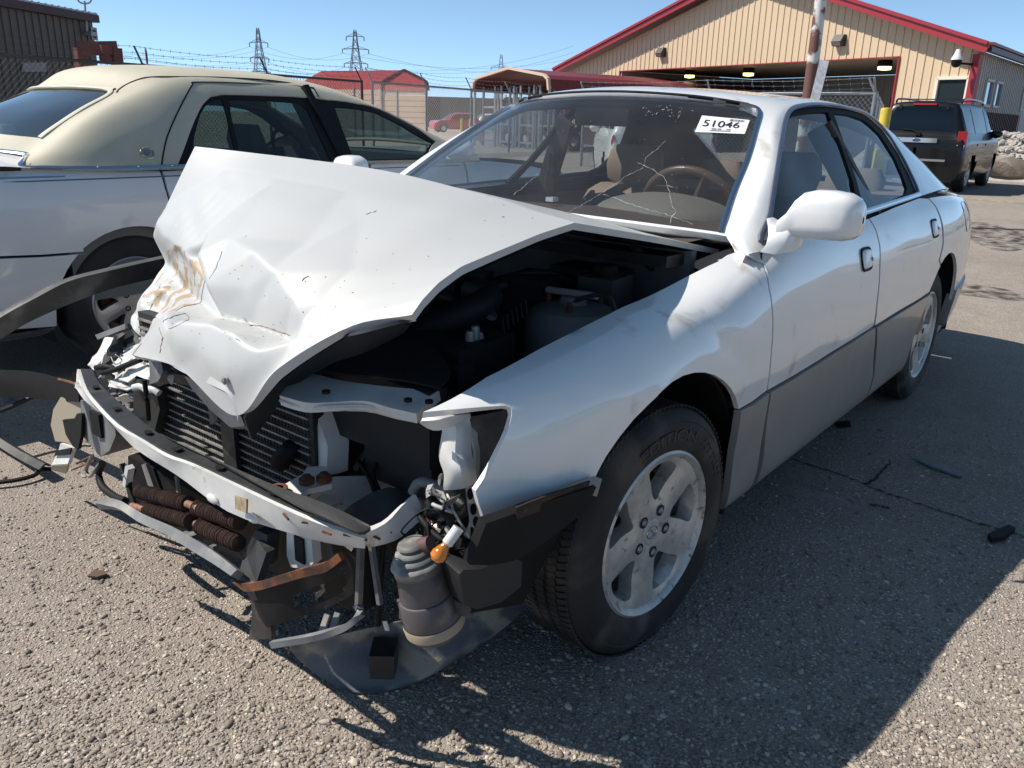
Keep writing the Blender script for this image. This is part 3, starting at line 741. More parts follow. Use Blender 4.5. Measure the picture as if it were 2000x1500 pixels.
HOODM = M('sun_dimmed_white_paint', (.45, .455, .445), rough=.48, coat=.25, var=.03, vs=4, dirt=(.55, .50, .42), ds=60, dt=(.66, .78))  # body white with its colour darkened so the sunlit hood does not clip
HOODN = M('sun_dimmed_scraped_paint', (.45, .455, .445), rough=.5, coat=.2, dirt=(.36, .26, .16), ds=20, dt=(.54, .575))  # same sun-darkened hood white, with tan scrapes where paint is gone
def hood_patch(G, nu, nv, off, u0=0, u1=None, v0=0, v1=None):
    u = np.linspace(0, G.nr-1, nu); v = np.linspace(0, G.nc-1, nv); uu, vv = np.meshgrid(u, v, indexing='ij')
    P = G.ev(uu.ravel(), vv.ravel()).reshape(nu, nv, 3); k = max(2, int(round(nv/18))); P = soften(P, k)
    for _ in range(int((nv/16)**2*(.9 if G is GH2 else .3))): P[1:-1, 1:-1] = (P[1:-1, 1:-1]*4+P[:-2, 1:-1]+P[2:, 1:-1]+P[1:-1, :-2]+P[1:-1, 2:])/8
    def nrm_(P):
        n = np.cross(np.gradient(P, axis=0), np.gradient(P, axis=1)); n /= np.linalg.norm(n, axis=-1, keepdims=True)+1e-9
        return n*(1 if n[..., 2].mean() > 0 else -1)
    N = nrm_(P)
    if G is GH2:
        o = soften(push(uu.ravel(), vv.ravel()).reshape(nu, nv), 2 if nv > 80 else 1)
        k = np.exp(-((P[..., 1]+.40)/.16)**2-((P[..., 0]-.46)/.12)**2)
        o = o+k*.005*(np.sin(P[..., 1]*95+P[..., 0]*40)+np.sin(P[..., 0]*130-P[..., 1]*60+2))+.0012*np.sin(P[..., 0]*11+1)*np.cos(P[..., 1]*9)
        P = P+N*o[..., None]; N = nrm_(P)
    return P+N*off, N
bm = B()
for G, nu in ((GH1, 40), (GH2, 150)):
    P, N = hood_patch(G, nu, 160, 0)
    sheet(bm, P.tolist())
    for edge in ([P[:, 0], P[:, 0]-N[:, 0]*.015], [P[:, -1], P[:, -1]-N[:, -1]*.015])+(([P[-1], P[-1]-N[-1]*.018],) if G is GH2 else ([P[0], P[0]-N[0]*.015],)):
        sheet(bm, [e.tolist() for e in edge])
bmesh.ops.remove_doubles(bm, verts=bm.verts, dist=.0008)
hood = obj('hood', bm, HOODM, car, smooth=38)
bm = B()
for G, nu in ((GH1, 16), (GH2, 50)):
    P, N = hood_patch(G, nu, 60, -.021); sheet(bm, P.tolist())
obj('hood_liner', bm, INNER, hood)
# painted-off patch on the crushed corner
P, N = hood_patch(GH2, 150, 160, .0012)
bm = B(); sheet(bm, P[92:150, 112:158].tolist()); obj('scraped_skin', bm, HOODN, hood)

# ---------------------------------------------------------------- smashed front end
def V(px, py, **k): return at(px, py, **k)
def plate(name, pts, d, m, parent=car, bevel=0, smooth=30):
    bm = B(); prism(bm, pts, d); return obj(name, bm, m, parent, smooth, bevel=bevel)
def band(name, a, b, m, parent=car, th=.006, k=3, rip=0, smooth=40):
    """ribbon between two edges"""
    A = smooth_poly(a, k); Bb = smooth_poly(b, k)
    g = [[p, p.lerp(q, .35), p.lerp(q, .7), q] for p, q in zip(A, Bb)]
    if rip:
        for i, r in enumerate(g):
            for j in (1, 2): r[j] = r[j]+Vector((random.uniform(-1, 1), random.uniform(-1, 1), random.uniform(-1, 1)))*rip
    bm = B(); sheet(bm, g, th=th); return obj(name, bm, m, parent, smooth)
def pipe(name, pts, r, m, parent=car, n=8, k=5):
    bm = B(); tube(bm, smooth_poly(pts, k), r, n); return obj(name, bm, m, parent, 50)

# bumper beam
Tf = [(160, 722), (173, 759), (194, 786), (236, 828), (290, 861), (332, 885), (380, 903), (470, 945), (590, 999), (677, 1029), (716, 1040)]
Bt = [(155, 757), (174, 781), (206, 802), (246, 844), (280, 878), (322, 902), (375, 938), (455, 996), (572, 1033), (668, 1054), (718, 1060)]
zb = [.50, .505, .51, .51, .505, .50, .485, .47, .478, .487, .50]
In = [(181, 721), (191, 744), (224, 777), (260, 807), (296, 837), (350, 870), (398, 892), (455, 921), (530, 954), (650, 1008), (702, 1031)]
zt = [.535]*11
top_ = [V(*p, z=.535) for p in Tf]; inn = [V(*p, z=.540) for p in In]
bot_ = [V(*p, z=z_)+Vector((.0, 0, 0)) for p, z_ in zip(Bt, zb)]
beam = band('bumper_beam', top_, bot_, WHITE2, th=-.012, rip=.002)
# right tip of the beam, bent upwards
tipA = [V(702, 1034, z=.54), V(745, 1019, z=.545), V(778, 990, z=.55), V(806, 966, z=.56)]
tipB = [V(718, 1060, z=.50), V(766, 1050, z=.502), V(802, 1030, z=.51), V(824, 1006, z=.52)]
band('beam_tip', tipA, tipB, WHITE2, beam, th=-.01, rip=.003)
band('beam_flange', [V(153, 756, z=.50), V(175, 770, z=.51), V(205, 796, z=.515), V(240, 826, z=.52)], [V(160, 742, z=.53), V(173, 762, z=.53), V(206, 792, z=.53), V(240, 824, z=.53)], WHITE2, beam, th=.01, rip=.004)
for lx, ly in ((278, 872), (415, 975), (492, 1012)):
    bm = B(); c = V(lx, ly, x=.715 if lx > 300 else .66); bmesh.ops.create_icosphere(bm, subdivisions=2, radius=1, matrix=Matrix.Translation(c) @ Matrix.Diagonal((.006, .022, .010, 1))); obj('crumple_bulge', bm, WHITE2, beam)
cover = band('beam_cover', inn, [p+Vector((.004, 0, .004)) for p in top_], PLAST, th=.006)
cov2 = band('beam_cover', [V(600, 1000, z=.548), V(650, 1022, z=.55), V(702, 1045, z=.552), V(724, 1036, z=.552)], [V(404, 893, z=.546), V(520, 945, z=.55), V(640, 990, z=.556), V(724, 1030, z=.556)], PLAST, th=.006)
for i, t in enumerate((.13, .26, .40, .52, .66, .78)):
    k = t*10; j = int(k); p = inn[j].lerp(inn[j+1], k-j).lerp(top_[j].lerp(top_[j+1], k-j), .5)
    d = (inn[j+1]-inn[j]).normalized(); ang = math.atan2(d.y, d.x)
    bm = B()
    if i % 2: box(bm, p+Vector((.004, 0, .0075)), (.022, .016, .002), Matrix.Rotation(ang, 3, 'Z'))
    else: lathe(bm, [(0, .0085), (.011, .0085), (.011, .004)], 14, Matrix.Translation(p+Vector((.003, 0, 0))) @ Matrix.Rotation(ang, 4, 'Z') @ Matrix.Diagonal((1.2, .7, 1, 1)))
    obj('slot', bm, BLACK, cover)
# rust flecks on the beam: thin flakes lying on its edge
for q in ((600, 1020), (640, 1040), (690, 1046), (712, 1052), (735, 1048), (760, 1036), (560, 1008)):
    bm = B(); c = V(*q, z=.522); box(bm, c+Vector((.002, 0, 0)), (.003, random.uniform(.012, .035), .004), Matrix.Rotation(random.uniform(-.3, .6), 3, 'Z')); obj('rust_scale', bm, RUST, beam)
P_ = [at(462, 968, x=.7225), at(485, 975, x=.7225), at(484, 1003, x=.7245), at(463, 994, x=.7245)]; bm = B(); prism(bm, P_, (.004, 0, .002)); obj('foam_residue', bm, M('tan_residue', (.42, .33, .20), rough=.9, var=.4, vs=90), beam)

# condenser behind the beam
CM = M('condenser_fins', (.022, .022, .022), rough=.6, var=.4, vs=60)
TUBEM = M('condenser_tube', (.30, .29, .27), rough=.5, metal=.3, var=.4, vs=40)
cond = None
bm = B(); box(bm, (.50, -.05, .50), (.03, .72, .48)); cond = obj('condenser', bm, CM, car)
for k in range(23):
    z = .272+.0205*k; bm = B(); box(bm, (.518, -.05, z), (.009, .70, .0042), Matrix.Rotation(random.uniform(-.01, .01), 3, 'X')); obj('cooling_tube', bm, TUBEM, cond)
bm = B()
for k in range(22):
    for j in range(58):
        box(bm, (.516, -.39+.012*j, .2825+.0205*k), (.002, .0018, .016), Matrix.Rotation(.25, 3, 'X'))
o_ = obj('fin_mesh', bm, CM, cond, smooth=0)
bm = B(); box(bm, (.53, .005, .52), (.012, .055, .36)); box(bm, (.535, .005, .69), (.02, .05, .03)); obj('hood_latch_brace', bm, PLAST, car, bevel=.003)
plate('hood_latch', [V(360, 735, x=.58), V(375, 760, x=.58), V(410, 800, x=.6), V(450, 835, x=.62), V(478, 832, x=.63), V(470, 812, x=.63), V(440, 805, x=.62), V(415, 775, x=.6), V(385, 742, x=.58)], (-.02, 0, -.01), STEEL, car, bevel=.002)
band('grille_duct', [V(265, 745, x=.56), V(330, 730, x=.57), V(390, 745, x=.57), V(420, 790, x=.57), V(425, 820, x=.57)], [V(300, 760, x=.55), V(335, 748, x=.55), V(380, 760, x=.55), V(405, 795, x=.55), V(410, 830, x=.55)], PLAST, th=.01)
plate('duct_wall', [V(258, 745, x=.55), V(300, 742, x=.55), V(312, 800, x=.55), V(300, 850, x=.55), V(262, 830, x=.55)], (-.05, 0, 0), PLAST)
pipe('hood_cable', [V(282, 742, x=.6), V(288, 790, x=.6), V(290, 820, x=.6)], .006, BLACK)
pipe('radiator_hose', [V(545, 905, x=.54), V(565, 880, x=.53), V(585, 872, x=.5), V(620, 868, x=.46)], .022, BLACK)

# radiator support and lamp frame
rs = band('radiator_support', [V(546, 772, z=.735), V(596, 786, z=.73), V(640, 786, z=.725), V(711, 783, z=.725), V(760, 796, z=.725), V(813, 808, z=.725)], [V(575, 737, z=.74), V(609, 730, z=.74), V(666, 743, z=.74), V(730, 752, z=.74), V(790, 758, z=.74), V(858, 764, z=.74)], WHITE2, th=-.02, rip=.002)
for q in ((637, 764), (797, 780), (838, 783)):
    bm = B(); lathe(bm, [(0, .0015), (.008, .0015), (.008, -.004)], 12, Matrix.Translation(V(*q, z=.741))); obj('bolt_hole', bm, BLACK, rs)
band('support_lip', [V(546, 779, z=.728), V(597, 793, z=.722), V(711, 790, z=.718), V(780, 806, z=.718), V(815, 815, z=.716)], [V(556, 790, z=.70), V(600, 800, z=.70), V(711, 800, z=.70), V(775, 815, z=.70), V(815, 822, z=.70)], WHITE2, rs, th=-.004)
plate('support_post', [V(588, 795, x=.50), V(612, 790, x=.50), V(640, 872, x=.50), V(638, 930, x=.51), V(598, 940, x=.51), V(602, 870, x=.5)], (-.05, .01, 0), WHITE2, bevel=.004)
plate('support_post', [V(560, 795, x=.485), V(590, 800, x=.485), V(603, 850, x=.485), V(583, 860, x=.485)], (-.02, 0, 0), INNER)
plate('support_post', [V(644, 792, x=.42), V(662, 792, x=.42), V(664, 845, x=.42), V(650, 850, x=.42)], (-.03, 0, 0), WHITE2, bevel=.003)
br = plate('corner_bracket', [V(545, 952, z=.52), V(592, 925, z=.53), V(600, 912, z=.54), V(636, 910, z=.54), V(648, 945, z=.53), V(600, 955, z=.52), V(575, 975, z=.515)], (0, 0, -.012), WHITE2, bevel=.002)
for q in ((599, 937), (633, 932)):
    bm = B(); mm = Matrix.Translation(V(*q, z=.545)); lathe(bm, [(0, .012), (.009, .010), (.011, .004), (.016, .003), (.016, -.008)], 10, mm); obj('rusty_bolt', bm, RUST, br)
bm = B(); lathe(bm, [(.011, .006), (.020, .006), (.020, -.006), (.011, -.006)], 18, Matrix.Translation(V(543, 957, z=.525))); obj('rusty_grommet', bm, RUST, br)
lb = band('lower_crossmember', [V(590, 985, z=.46), V(640, 1000, z=.455), V(700, 985, z=.45), V(760, 965, z=.45), V(800, 1000, z=.45)], [V(640, 932, z=.50), V(680, 930, z=.50), V(730, 930, z=.49), V(790, 938, z=.485), V(830, 965, z=.48)], WHITE2, th=-.02, rip=.002)
plate('lower_plate', [V(606, 985, z=.475), V(629, 964, z=.478), V(710, 975, z=.475), V(668, 1002, z=.468)], (0, 0, -.02), M('dusty_white_steel', (.62, .60, .52), rough=.5, var=.1, dirt=(.25, .12, .05), ds=25, dt=(.64, .7)), bevel=.002)
band('lamp_tray', [V(640, 1040, x=.58), V(690, 985, x=.54), V(760, 955, x=.48), V(800, 975, x=.46)], [V(690, 1080, x=.58), V(720, 1040, x=.54), V(780, 1010, x=.5), V(815, 1000, x=.47)], PLAST, th=-.01)
plate('lamp_pod', [V(735, 880, x=.36), V(790, 862, x=.33), V(865, 850, x=.33), V(868, 925, x=.33), V(800, 930, x=.36), V(740, 925, x=.38)], (-.12, 0, 0), PLAST, bevel=.01)
pipe('filler_pipe', [V(695, 915, x=.40), V(706, 895, x=.40), V(722, 878, x=.40)], .008, GREYPL)
bm = B(); lathe(bm, [(0, .03), (.013, .028), (.017, .018), (.017, -.01), (.012, -.02)], 14, Matrix.Translation(V(728, 862, x=.40))); obj('filler_cap', bm, GREYPL, car)
bm = B(); mm = Matrix.Translation(V(658, 908, x=.45)) @ Matrix.Rotation(PI/2, 4, 'Y'); lathe(bm, [(.016, .01), (.020, .01), (.020, -.01)], 16, mm); lathe(bm, [(.010, .012), (.012, .012), (.012, -.01)], 12, mm); obj('connector', bm, STEEL, car)
pipe('wire_loom', [V(735, 905, x=.45), V(728, 930, x=.47), V(742, 965, x=.48), V(748, 1000, x=.50), V(750, 1040, x=.52), V(744, 1120, x=.53), V(738, 1220, x=.50)], .006, BLACK)
pipe('wire_loom', [V(700, 900, x=.45), V(722, 935, x=.48), V(740, 985, x=.50)], .005, BLACK)
bm = B(); box(bm, V(754, 1222, x=.5), (.003, .014, .022), Matrix.Rotation(.4, 3, 'X')); obj('wire_tag', bm, WHITE2, car)
pipe('brake_line', [V(722, 1060, x=.54), V(718, 1140, x=.53), V(716, 1180, x=.52)], .0025, M('tan_line', (.4, .3, .18), rough=.6))

# fender inner edge beside the missing lamp
ie = band('lamp_frame', [V(826, 812, x=.56), V(850, 812, x=.55), V(870, 808, x=.53), V(912, 803, x=.47)], [V(826, 818, x=.545), V(848, 832, x=.54), V(872, 828, x=.52), V(912, 812, x=.465)], WHITE2, th=-.01)
g = [[V(866, 812, x=.50), V(888, 806, x=.48), V(914, 802, x=.47)], [V(868, 845, x=.50), V(892, 840, x=.50), V(916, 836, x=.47)], [V(862, 890, x=.51), V(890, 885, x=.51), V(916, 880, x=.48)], [V(872, 925, x=.51), V(900, 915, x=.515), V(922, 915, x=.48)], [V(868, 955, x=.51), V(900, 950, x=.50), V(930, 940, x=.47)]]
bm = B(); sheet(bm, densify(g, 4), th=.006); obj('inner_fender', bm, WHITE2, car)
g = [[V(916, 830, x=.455), V(928, 845, x=.44)], [V(920, 860, x=.45), V(930, 862, x=.44)], [V(924, 890, x=.46), V(932, 890, x=.44)], [V(922, 920, x=.46), V(930, 930, x=.44)], [V(927, 940, x=.46), V(928, 945, x=.44)]]
bm = B(); sheet(bm, densify(g, 4), th=.006); obj('inner_fender', bm, WHITE2, car)
plate('apron', [V(915, 815, x=.36), V(990, 800, x=.30), V(985, 850, x=.30), V(955, 915, x=.32), V(930, 940, x=.36), V(915, 880, x=.36)], (-.02, 0, 0), GREYPL)
# perforated mounting strip behind the bulb
ms = band('mounting_strip', [V(908, 952, x=.47), V(912, 985, x=.48), V(916, 1020, x=.48), V(905, 1045, x=.49), V(925, 1055, x=.48)], [V(930, 950, x=.455), V(934, 985, x=.46), V(942, 1020, x=.46), V(930, 1050, x=.47), V(932, 1056, x=.47)], WHITE2, th=.006)
for q in ((918, 965), (924, 995), (929, 1020), (920, 1040)):
    bm = B(); lathe(bm, [(0, .001), (.009, .001), (.009, -.003)], 12, Matrix.Translation(V(*q, x=.482)) @ Matrix.Rotation(PI/2, 4, 'Y') @ Matrix.Diagonal((1.3, .7, 1, 1))); obj('strip_hole', bm, BLACK, ms)
lens = plate('lamp_lens_shard', [V(932, 955, x=.46), V(942, 975, x=.46), V(952, 1018, x=.455), V(944, 1022, x=.455), V(934, 985, x=.46)], (-.01, 0, 0), M('yellowed_plastic', (.55, .49, .36), rough=.4), bevel=.001)
# torn plastic and lamp wiring
random.seed(3)
def shard(name, c, s, m, parent=car, seed=0, sq=.35):
    r_ = random.Random(seed); bm = B(); n = 7; pts = []
    for i in range(n):
        a = 2*PI*i/n; k = s*r_.uniform(.55, 1.15); pts.append(Vector((k*math.cos(a), k*.6*math.sin(a), r_.uniform(-.3, .3)*s)))
    rot = Quaternion((r_.uniform(-1, 1), r_.uniform(-1, 1), r_.uniform(-1, 1), r_.uniform(-1, 1))).normalized().to_matrix()
    vs = [bm.verts.new(Vector(c)+rot @ p) for p in pts]; cc = bm.verts.new(Vector(c)+rot @ Vector((0, 0, s*sq)))
    for i in range(n): bm.faces.new((vs[i], vs[(i+1) % n], cc))
    bmesh.ops.solidify(bm, geom=bm.faces[:], thickness=.003)
    return obj(name, bm, m, parent, 30)
pipe('torn_gasket', [V(806, 960, x=.52), V(820, 942, x=.52), V(850, 948, x=.51), V(880, 962, x=.50), V(900, 985, x=.50), V(895, 1000, x=.50)], [.004*1.0]*1 if 0 else .010, GREYPL)
pipe('torn_gasket', [V(840, 1000, x=.53), V(870, 990, x=.52), V(900, 988, x=.50)], .012, PLAST)
for q, s_, m_, sd_ in (((838, 958), .022, WHITE2, 1), ((858, 965), .03, WHITE2, 2), ((828, 988), .026, GREYPL, 3), ((836, 985), .02, STEEL, 4), ((880, 975), .035, GREYPL, 5), ((845, 1018), .03, M('pink_reflector', (.42, .20, .19), rough=.3), 6), ((866, 1050), .03, GREYPL, 7), ((882, 1045), .026, WHITE2, 8), ((895, 1062), .02, STEEL, 9), ((905, 1075), .022, PLAST, 10), ((822, 1000), .02, PLAST, 11), ((870, 1018), .028, PLAST, 12), ((860, 935), .018, GREYPL, 13)):
    shard('broken_piece', V(*q, x=.54), s_*.8, m_, car, sd_)
pipe('lamp_wire', [V(820, 1010, x=.55), V(845, 1040, x=.56), V(870, 1060, x=.56), V(890, 1080, x=.54), V(905, 1085, x=.53)], .006, BLACK)
pipe('lamp_wire', [V(835, 1020, x=.56), V(838, 1050, x=.57), V(842, 1070, x=.57)], .0035, BLACK)
pipe('lamp_wire', [V(845, 985, x=.55), V(856, 990, x=.55), V(885, 1000, x=.54)], .004, M('grey_wire', (.35, .37, .38), rough=.5))
AMB = M('amber_glass', (.62, .19, .008), rough=.08, coat=1, var=.3, vs=60)
ax = (V(848, 1092, x=.585)-V(870, 1062, x=.565)).normalized()
mm = Matrix.Translation(V(860, 1080, x=.635)) @ ax.to_track_quat('Z', 'Y').to_matrix().to_4x4()
bm = B(); lathe(bm, [(.007, -.026), (.0075, -.016), (.011, -.007), (.0145, .002), (.0137, .010), (.008, .016), (0, .0175)], 20, mm); bulb = obj('indicator_bulb', bm, AMB, car)
bm = B(); lathe(bm, [(0, -.052), (.010, -.052), (.010, -.020), (.008, -.018)], 16, mm); obj('bulb_socket', bm, WHITE2, bulb)

# hanging canister
a, b = V(815, 1100, x=.60), V(852, 1228, x=.575); ax = (b-a).normalized(); L_ = (b-a).length
mm = Matrix.Translation(a) @ ax.to_track_quat('Z', 'Y').to_matrix().to_4x4()
GREYC = M('purple_grey_plastic', (.085, .075, .08), rough=.5, var=.3, vs=14, dirt=(.24, .20, .16), ds=11, dt=(.55, .75), bump=.0005, bs=220)
bm = B(); lathe(bm, [(0, -.01), (.030, -.01), (.042, .0), (.0445, .015), (.049, .062), (.049, .066), (.052, .0665), (.054, .07), (.056, .125), (.053, .145), (.050, .150), (.0, .152)], 36, mm); can = obj('canister', bm, GREYC, car)
bm = B(); pr_ = []
for k in range(4):
    r0 = .046-.007*k; pr_ += [(r0, -.012*k), (r0+.003, -.012*k-.004), (r0, -.012*k-.009), (r0-.006, -.012*k-.010)]
lathe(bm, [(.046, .012)]+pr_+[(0, -.05)], 32, mm); obj('bellows', bm, M('grey_rubber', (.115, .115, .112), rough=.6, var=.3, vs=18, dirt=(.32, .31, .29), ds=14, dt=(.5, .75)), can, smooth=60)
bm = B(); lathe(bm, [(.057, .118), (.0585, .122), (.0575, .138), (.053, .141)], 36, mm); obj('dusty_ring', bm, M('tan_dust', (.36, .29, .21), rough=.8, var=.2), can)
bm = B(); box(bm, mm @ Vector((.0, -.052, .095)), (.010, .006, .06), mm.to_3x3()); box(bm, mm @ Vector((.035, -.045, .05)), (.008, .006, .045), mm.to_3x3()); obj('rib', bm, GREYC, can)
for c_, s_ in ((V(792, 1195, x=.60), (.015, .02, .03)), (V(893, 1178, x=.56), (.02, .05, .025))): bm = B(); box(bm, c_, s_); obj('clip', bm, GREYC, can)
pipe('canister_nozzle', [V(818, 1088, x=.60), V(820, 1070, x=.60), V(842, 1062, x=.595)], .015, M('dull_red_rubber', (.13, .07, .065), rough=.6, var=.3), can, n=12)

# bumper side black pieces by the wheel
band('bumper_side', [V(935, 1010, y=.84), V(1000, 988, y=.85), V(1080, 960, y=.86), V(1150, 940, y=.865)], [V(905, 1090, y=.82), V(985, 1085, y=.83), V(1060, 1040, y=.84), V(1130, 985, y=.845)], M('shade_darkened_plastic', (.009, .009, .010), rough=.75, var=.3, vs=12, spec=.25), th=-.02)  # black plastic darkened in colour to read near-black in the shade here
band('rusty_flange', [V(1005, 990, y=.872), V(1060, 968, y=.874), V(1150, 938, y=.876)], [V(1008, 1012, y=.868), V(1062, 992, y=.868), V(1140, 962, y=.868)], M('soot_rust', (.035, .018, .012), rough=.85, col2=(.012, .010, .010), vs=30, dirt=(.13, .06, .03), ds=24, dt=(.58, .7)), th=-.004)
plate('bumper_end', [V(1088, 970, y=.87), V(1176, 935, y=.88), V(1166, 970, y=.87), V(1130, 962, y=.872)], (0, -.02, 0), CLAD, bevel=.003)
plate('bumper_absorber', [V(*p, y=.815) for p in ((897, 1122), (906, 1113), (938, 1112), (1000, 1088), (1020, 1098), (1018, 1145), (980, 1176), (932, 1190), (906, 1182))], (-.03, -.10, 0), M('black_foam', (.020, .020, .021), rough=.5, bump=.0006, bs=260), bevel=.010, smooth=60)
plate('wheel_liner', [V(935, 1030, y=.74), V(1010, 1010, y=.76), V(1120, 970, y=.78), V(1090, 1050, y=.78), V(1020, 1180, y=.76), V(905, 1200, y=.70), V(890, 1090, y=.70)], (-.03, -.03, 0), BLACK)

# rusted lower bracket
brk = band('bumper_bracket', [V(463, 1133, x=.735), V(500, 1136, x=.735), V(540, 1125, x=.725), V(600, 1106, x=.70), V(640, 1095, x=.685), V(668, 1076, x=.675)], [V(487, 1150, x=.735), V(510, 1150, x=.735), V(550, 1140, x=.725), V(605, 1122, x=.70), V(645, 1112, x=.685), V(675, 1090, x=.675)], RUST, th=-.012)
fb = B()
fgrid = [[V(492, 1148, x=.733), V(510, 1150, x=.733), V(550, 1140, x=.723), V(605, 1122, x=.70), V(645, 1112, x=.685), V(676, 1088, x=.675)],
         [V(500, 1190, x=.735), V(520, 1185, x=.735), V(555, 1175, x=.725), V(605, 1158, x=.70), V(650, 1140, x=.685), V(688, 1115, x=.675)],
         [V(520, 1225, x=.735), V(532, 1222, x=.735), V(560, 1215, x=.725), V(610, 1196, x=.70), V(655, 1180, x=.685), V(690, 1160, x=.675)]]
bm = B(); g = densify(fgrid, 5); vs_ = [[bm.verts.new(p) for p in r] for r in g]
for i in range(len(g)-1):
    for j in range(len(g[0])-1):
        s_, t_ = (i+.5)/(len(g)-1), (j+.5)/(len(g[0])-1)
        if ((s_-.58)/.22)**4+((t_-.70)/.22)**4 < 1: continue
        bm.faces.new((vs_[i][j], vs_[i][j+1], vs_[i+1][j+1], vs_[i+1][j]))
bmesh.ops.solidify(bm, geom=bm.faces[:], thickness=.012); bmesh.ops.delete(bm, geom=[v for v in bm.verts if not v.link_faces], context='VERTS'); obj('bracket_face', bm, PLAST, brk)
band('bracket_side', [V(468, 1140, x=.735), V(486, 1165, x=.733), V(492, 1200, x=.73), V(485, 1250, x=.72)], [V(495, 1150, x=.735), V(512, 1190, x=.735), V(528, 1225, x=.735), V(530, 1248, x=.73)], PLAST, brk, th=-.01)
band('bracket_rail', [V(533, 1250, x=.74), V(600, 1238, x=.715), V(650, 1225, x=.69), V(680, 1215, x=.68), V(696, 1195, x=.67), V(697, 1182, x=.665)], [V(538, 1262, x=.74), V(600, 1250, x=.715), V(652, 1238, x=.69), V(686, 1226, x=.68), V(700, 1204, x=.668), V(688, 1185, x=.665)], GREYPL, brk, th=-.012)
for q in ((640, 1215), (660, 1212)):
    bm = B(); bar(bm, V(q[0], q[1]-15, x=.66), V(q[0]-12, q[1]+20, x=.68), .012, .006); obj('bracket_web', bm, GREYPL, brk)
shard('torn_foil', V(625, 1152, x=.66), .03, STEEL, brk, 31)
plate('bracket_arm', [V(463, 1135, x=.735), V(500, 1140, x=.735), V(520, 1080, x=.70), V(500, 1050, x=.68), V(478, 1075, x=.69)], (-.02, 0, .0), PLAST, brk, bevel=.002)

# lower valance, loosened
band('valance', [V(198, 990, x=.70), V(232, 980, x=.70), V(290, 1010, x=.70), V(350, 1035, x=.70), V(400, 1062, x=.71), V(440, 1090, x=.72), V(478, 1120, x=.735)], [V(195, 995, x=.715), V(235, 998, x=.715), V(280, 1025, x=.715), V(340, 1052, x=.715), V(390, 1082, x=.725), V(430, 1108, x=.735), V(466, 1132, x=.745)], GREYPL, th=-.02)
for c_, s_ in ((V(372, 1046, x=.71), (.02, .05, .012)), (V(418, 1072, x=.715), (.012, .016, .016))): bm = B(); box(bm, c_, s_, Matrix.Rotation(.2, 3, 'X')); obj('valance_clip', bm, GREYPL, car)

# rusty finned cooler tubes
COIL = M('rusty_brown_coil', (.050, .022, .014), rough=.9, col2=(.022, .012, .009), vs=40, dirt=(.14, .06, .03), ds=50, dt=(.6, .78))
def cooler(a, b, r_):
    a, b = Vector(a), Vector(b); L_ = (b-a).length; mm = Matrix.Translation(a) @ (b-a).to_track_quat('Z', 'Y').to_matrix().to_4x4()
    n = int(L_/.0034); pr_ = [(0, 0)]
    for i in range(n):
        z = L_*i/n; k = r_*random.uniform(.94, 1.04); pr_ += [(k, z), (k, z+.0012), (r_*.84, z+.002)]
    pr_.append((0, L_)); bm = B(); lathe(bm, pr_, 18, mm)
    return obj('cooler_coil', bm, COIL, car, smooth=0)
COPPER = M('bare_copper', (.36, .19, .13), rough=.45, metal=.3, var=.4, vs=40)
cooler(V(273, 960, x=.665), V(368, 984, x=.68), .018); cooler(V(385, 992, x=.683), V(470, 1020, x=.69), .018)
cooler(V(282, 994, x=.68), V(374, 1019, x=.695), .018); cooler(V(392, 1028, x=.698), V(468, 1062, x=.70), .018)
for a, b in (((366, 984), (388, 993)), ((372, 1018), (394, 1029)), ((258, 988), (282, 995))): pipe('copper_pipe', [V(*a, x=.686), V(*b, x=.692)], .0085, COPPER, n=12)
pipe('hose', [V(200, 905, x=.62), V(193, 925, x=.62), V(200, 950, x=.63), V(225, 970, x=.64), V(245, 978, x=.65)], .010, BLACK)
pipe('hose', [V(180, 890, x=.60), V(168, 918, x=.60), V(176, 930, x=.60), V(190, 912, x=.60), V(196, 905, x=.60)], .0055, GREYPL)
pipe('bare_rod', [V(150, 905, x=.58), V(182, 890, x=.58)], .004, RUST); pipe('bare_rod', [V(140, 918, x=.58), V(185, 900, x=.58)], .003, RUST)
shard('white_connector', V(250, 930, x=.66), .024, WHITE2, car, 40); bm = B(); bar(bm, V(254, 912, x=.66), V(248, 948, x=.66), .018, .014); obj('white_connector', bm, WHITE2, car, bevel=.003)
pipe('hose', [V(262, 915, x=.64), V(252, 950, x=.66), V(262, 985, x=.67)], .007, BLACK)
plate('condenser_bracket', [V(276, 908, x=.60), V(284, 906, x=.60), V(300, 950, x=.60), V(290, 952, x=.60)], (-.01, 0, 0), STEEL)
# lower beam and posts below the bumper beam
plate('lower_post', [V(560, 1035, x=.66), V(608, 1050, x=.66), V(612, 1100, x=.66), V(600, 1112, x=.66), V(568, 1108, x=.66), V(560, 1085, x=.66)], (-.02, 0, 0), WHITE2, bevel=.004)
bm = B(); box(bm, V(585, 1074, x=.664), (.004, .028, .055)); obj('post_opening', bm, BLACK, car, bevel=.0015)
plate('air_guide', [V(470, 1090, x=.70), V(500, 1035, x=.68), V(522, 1045, x=.67), V(518, 1105, x=.69), V(480, 1118, x=.71)], (-.03, 0, 0), PLAST)
plate('lower_crossbar', [V(250, 890, x=.58), V(420, 985, x=.60), V(560, 1040, x=.60), V(700, 1065, x=.58), V(700, 1200, x=.56), V(560, 1130, x=.58), V(400, 1070, x=.58), V(250, 980, x=.56)], (-.05, 0, 0), BLACK)

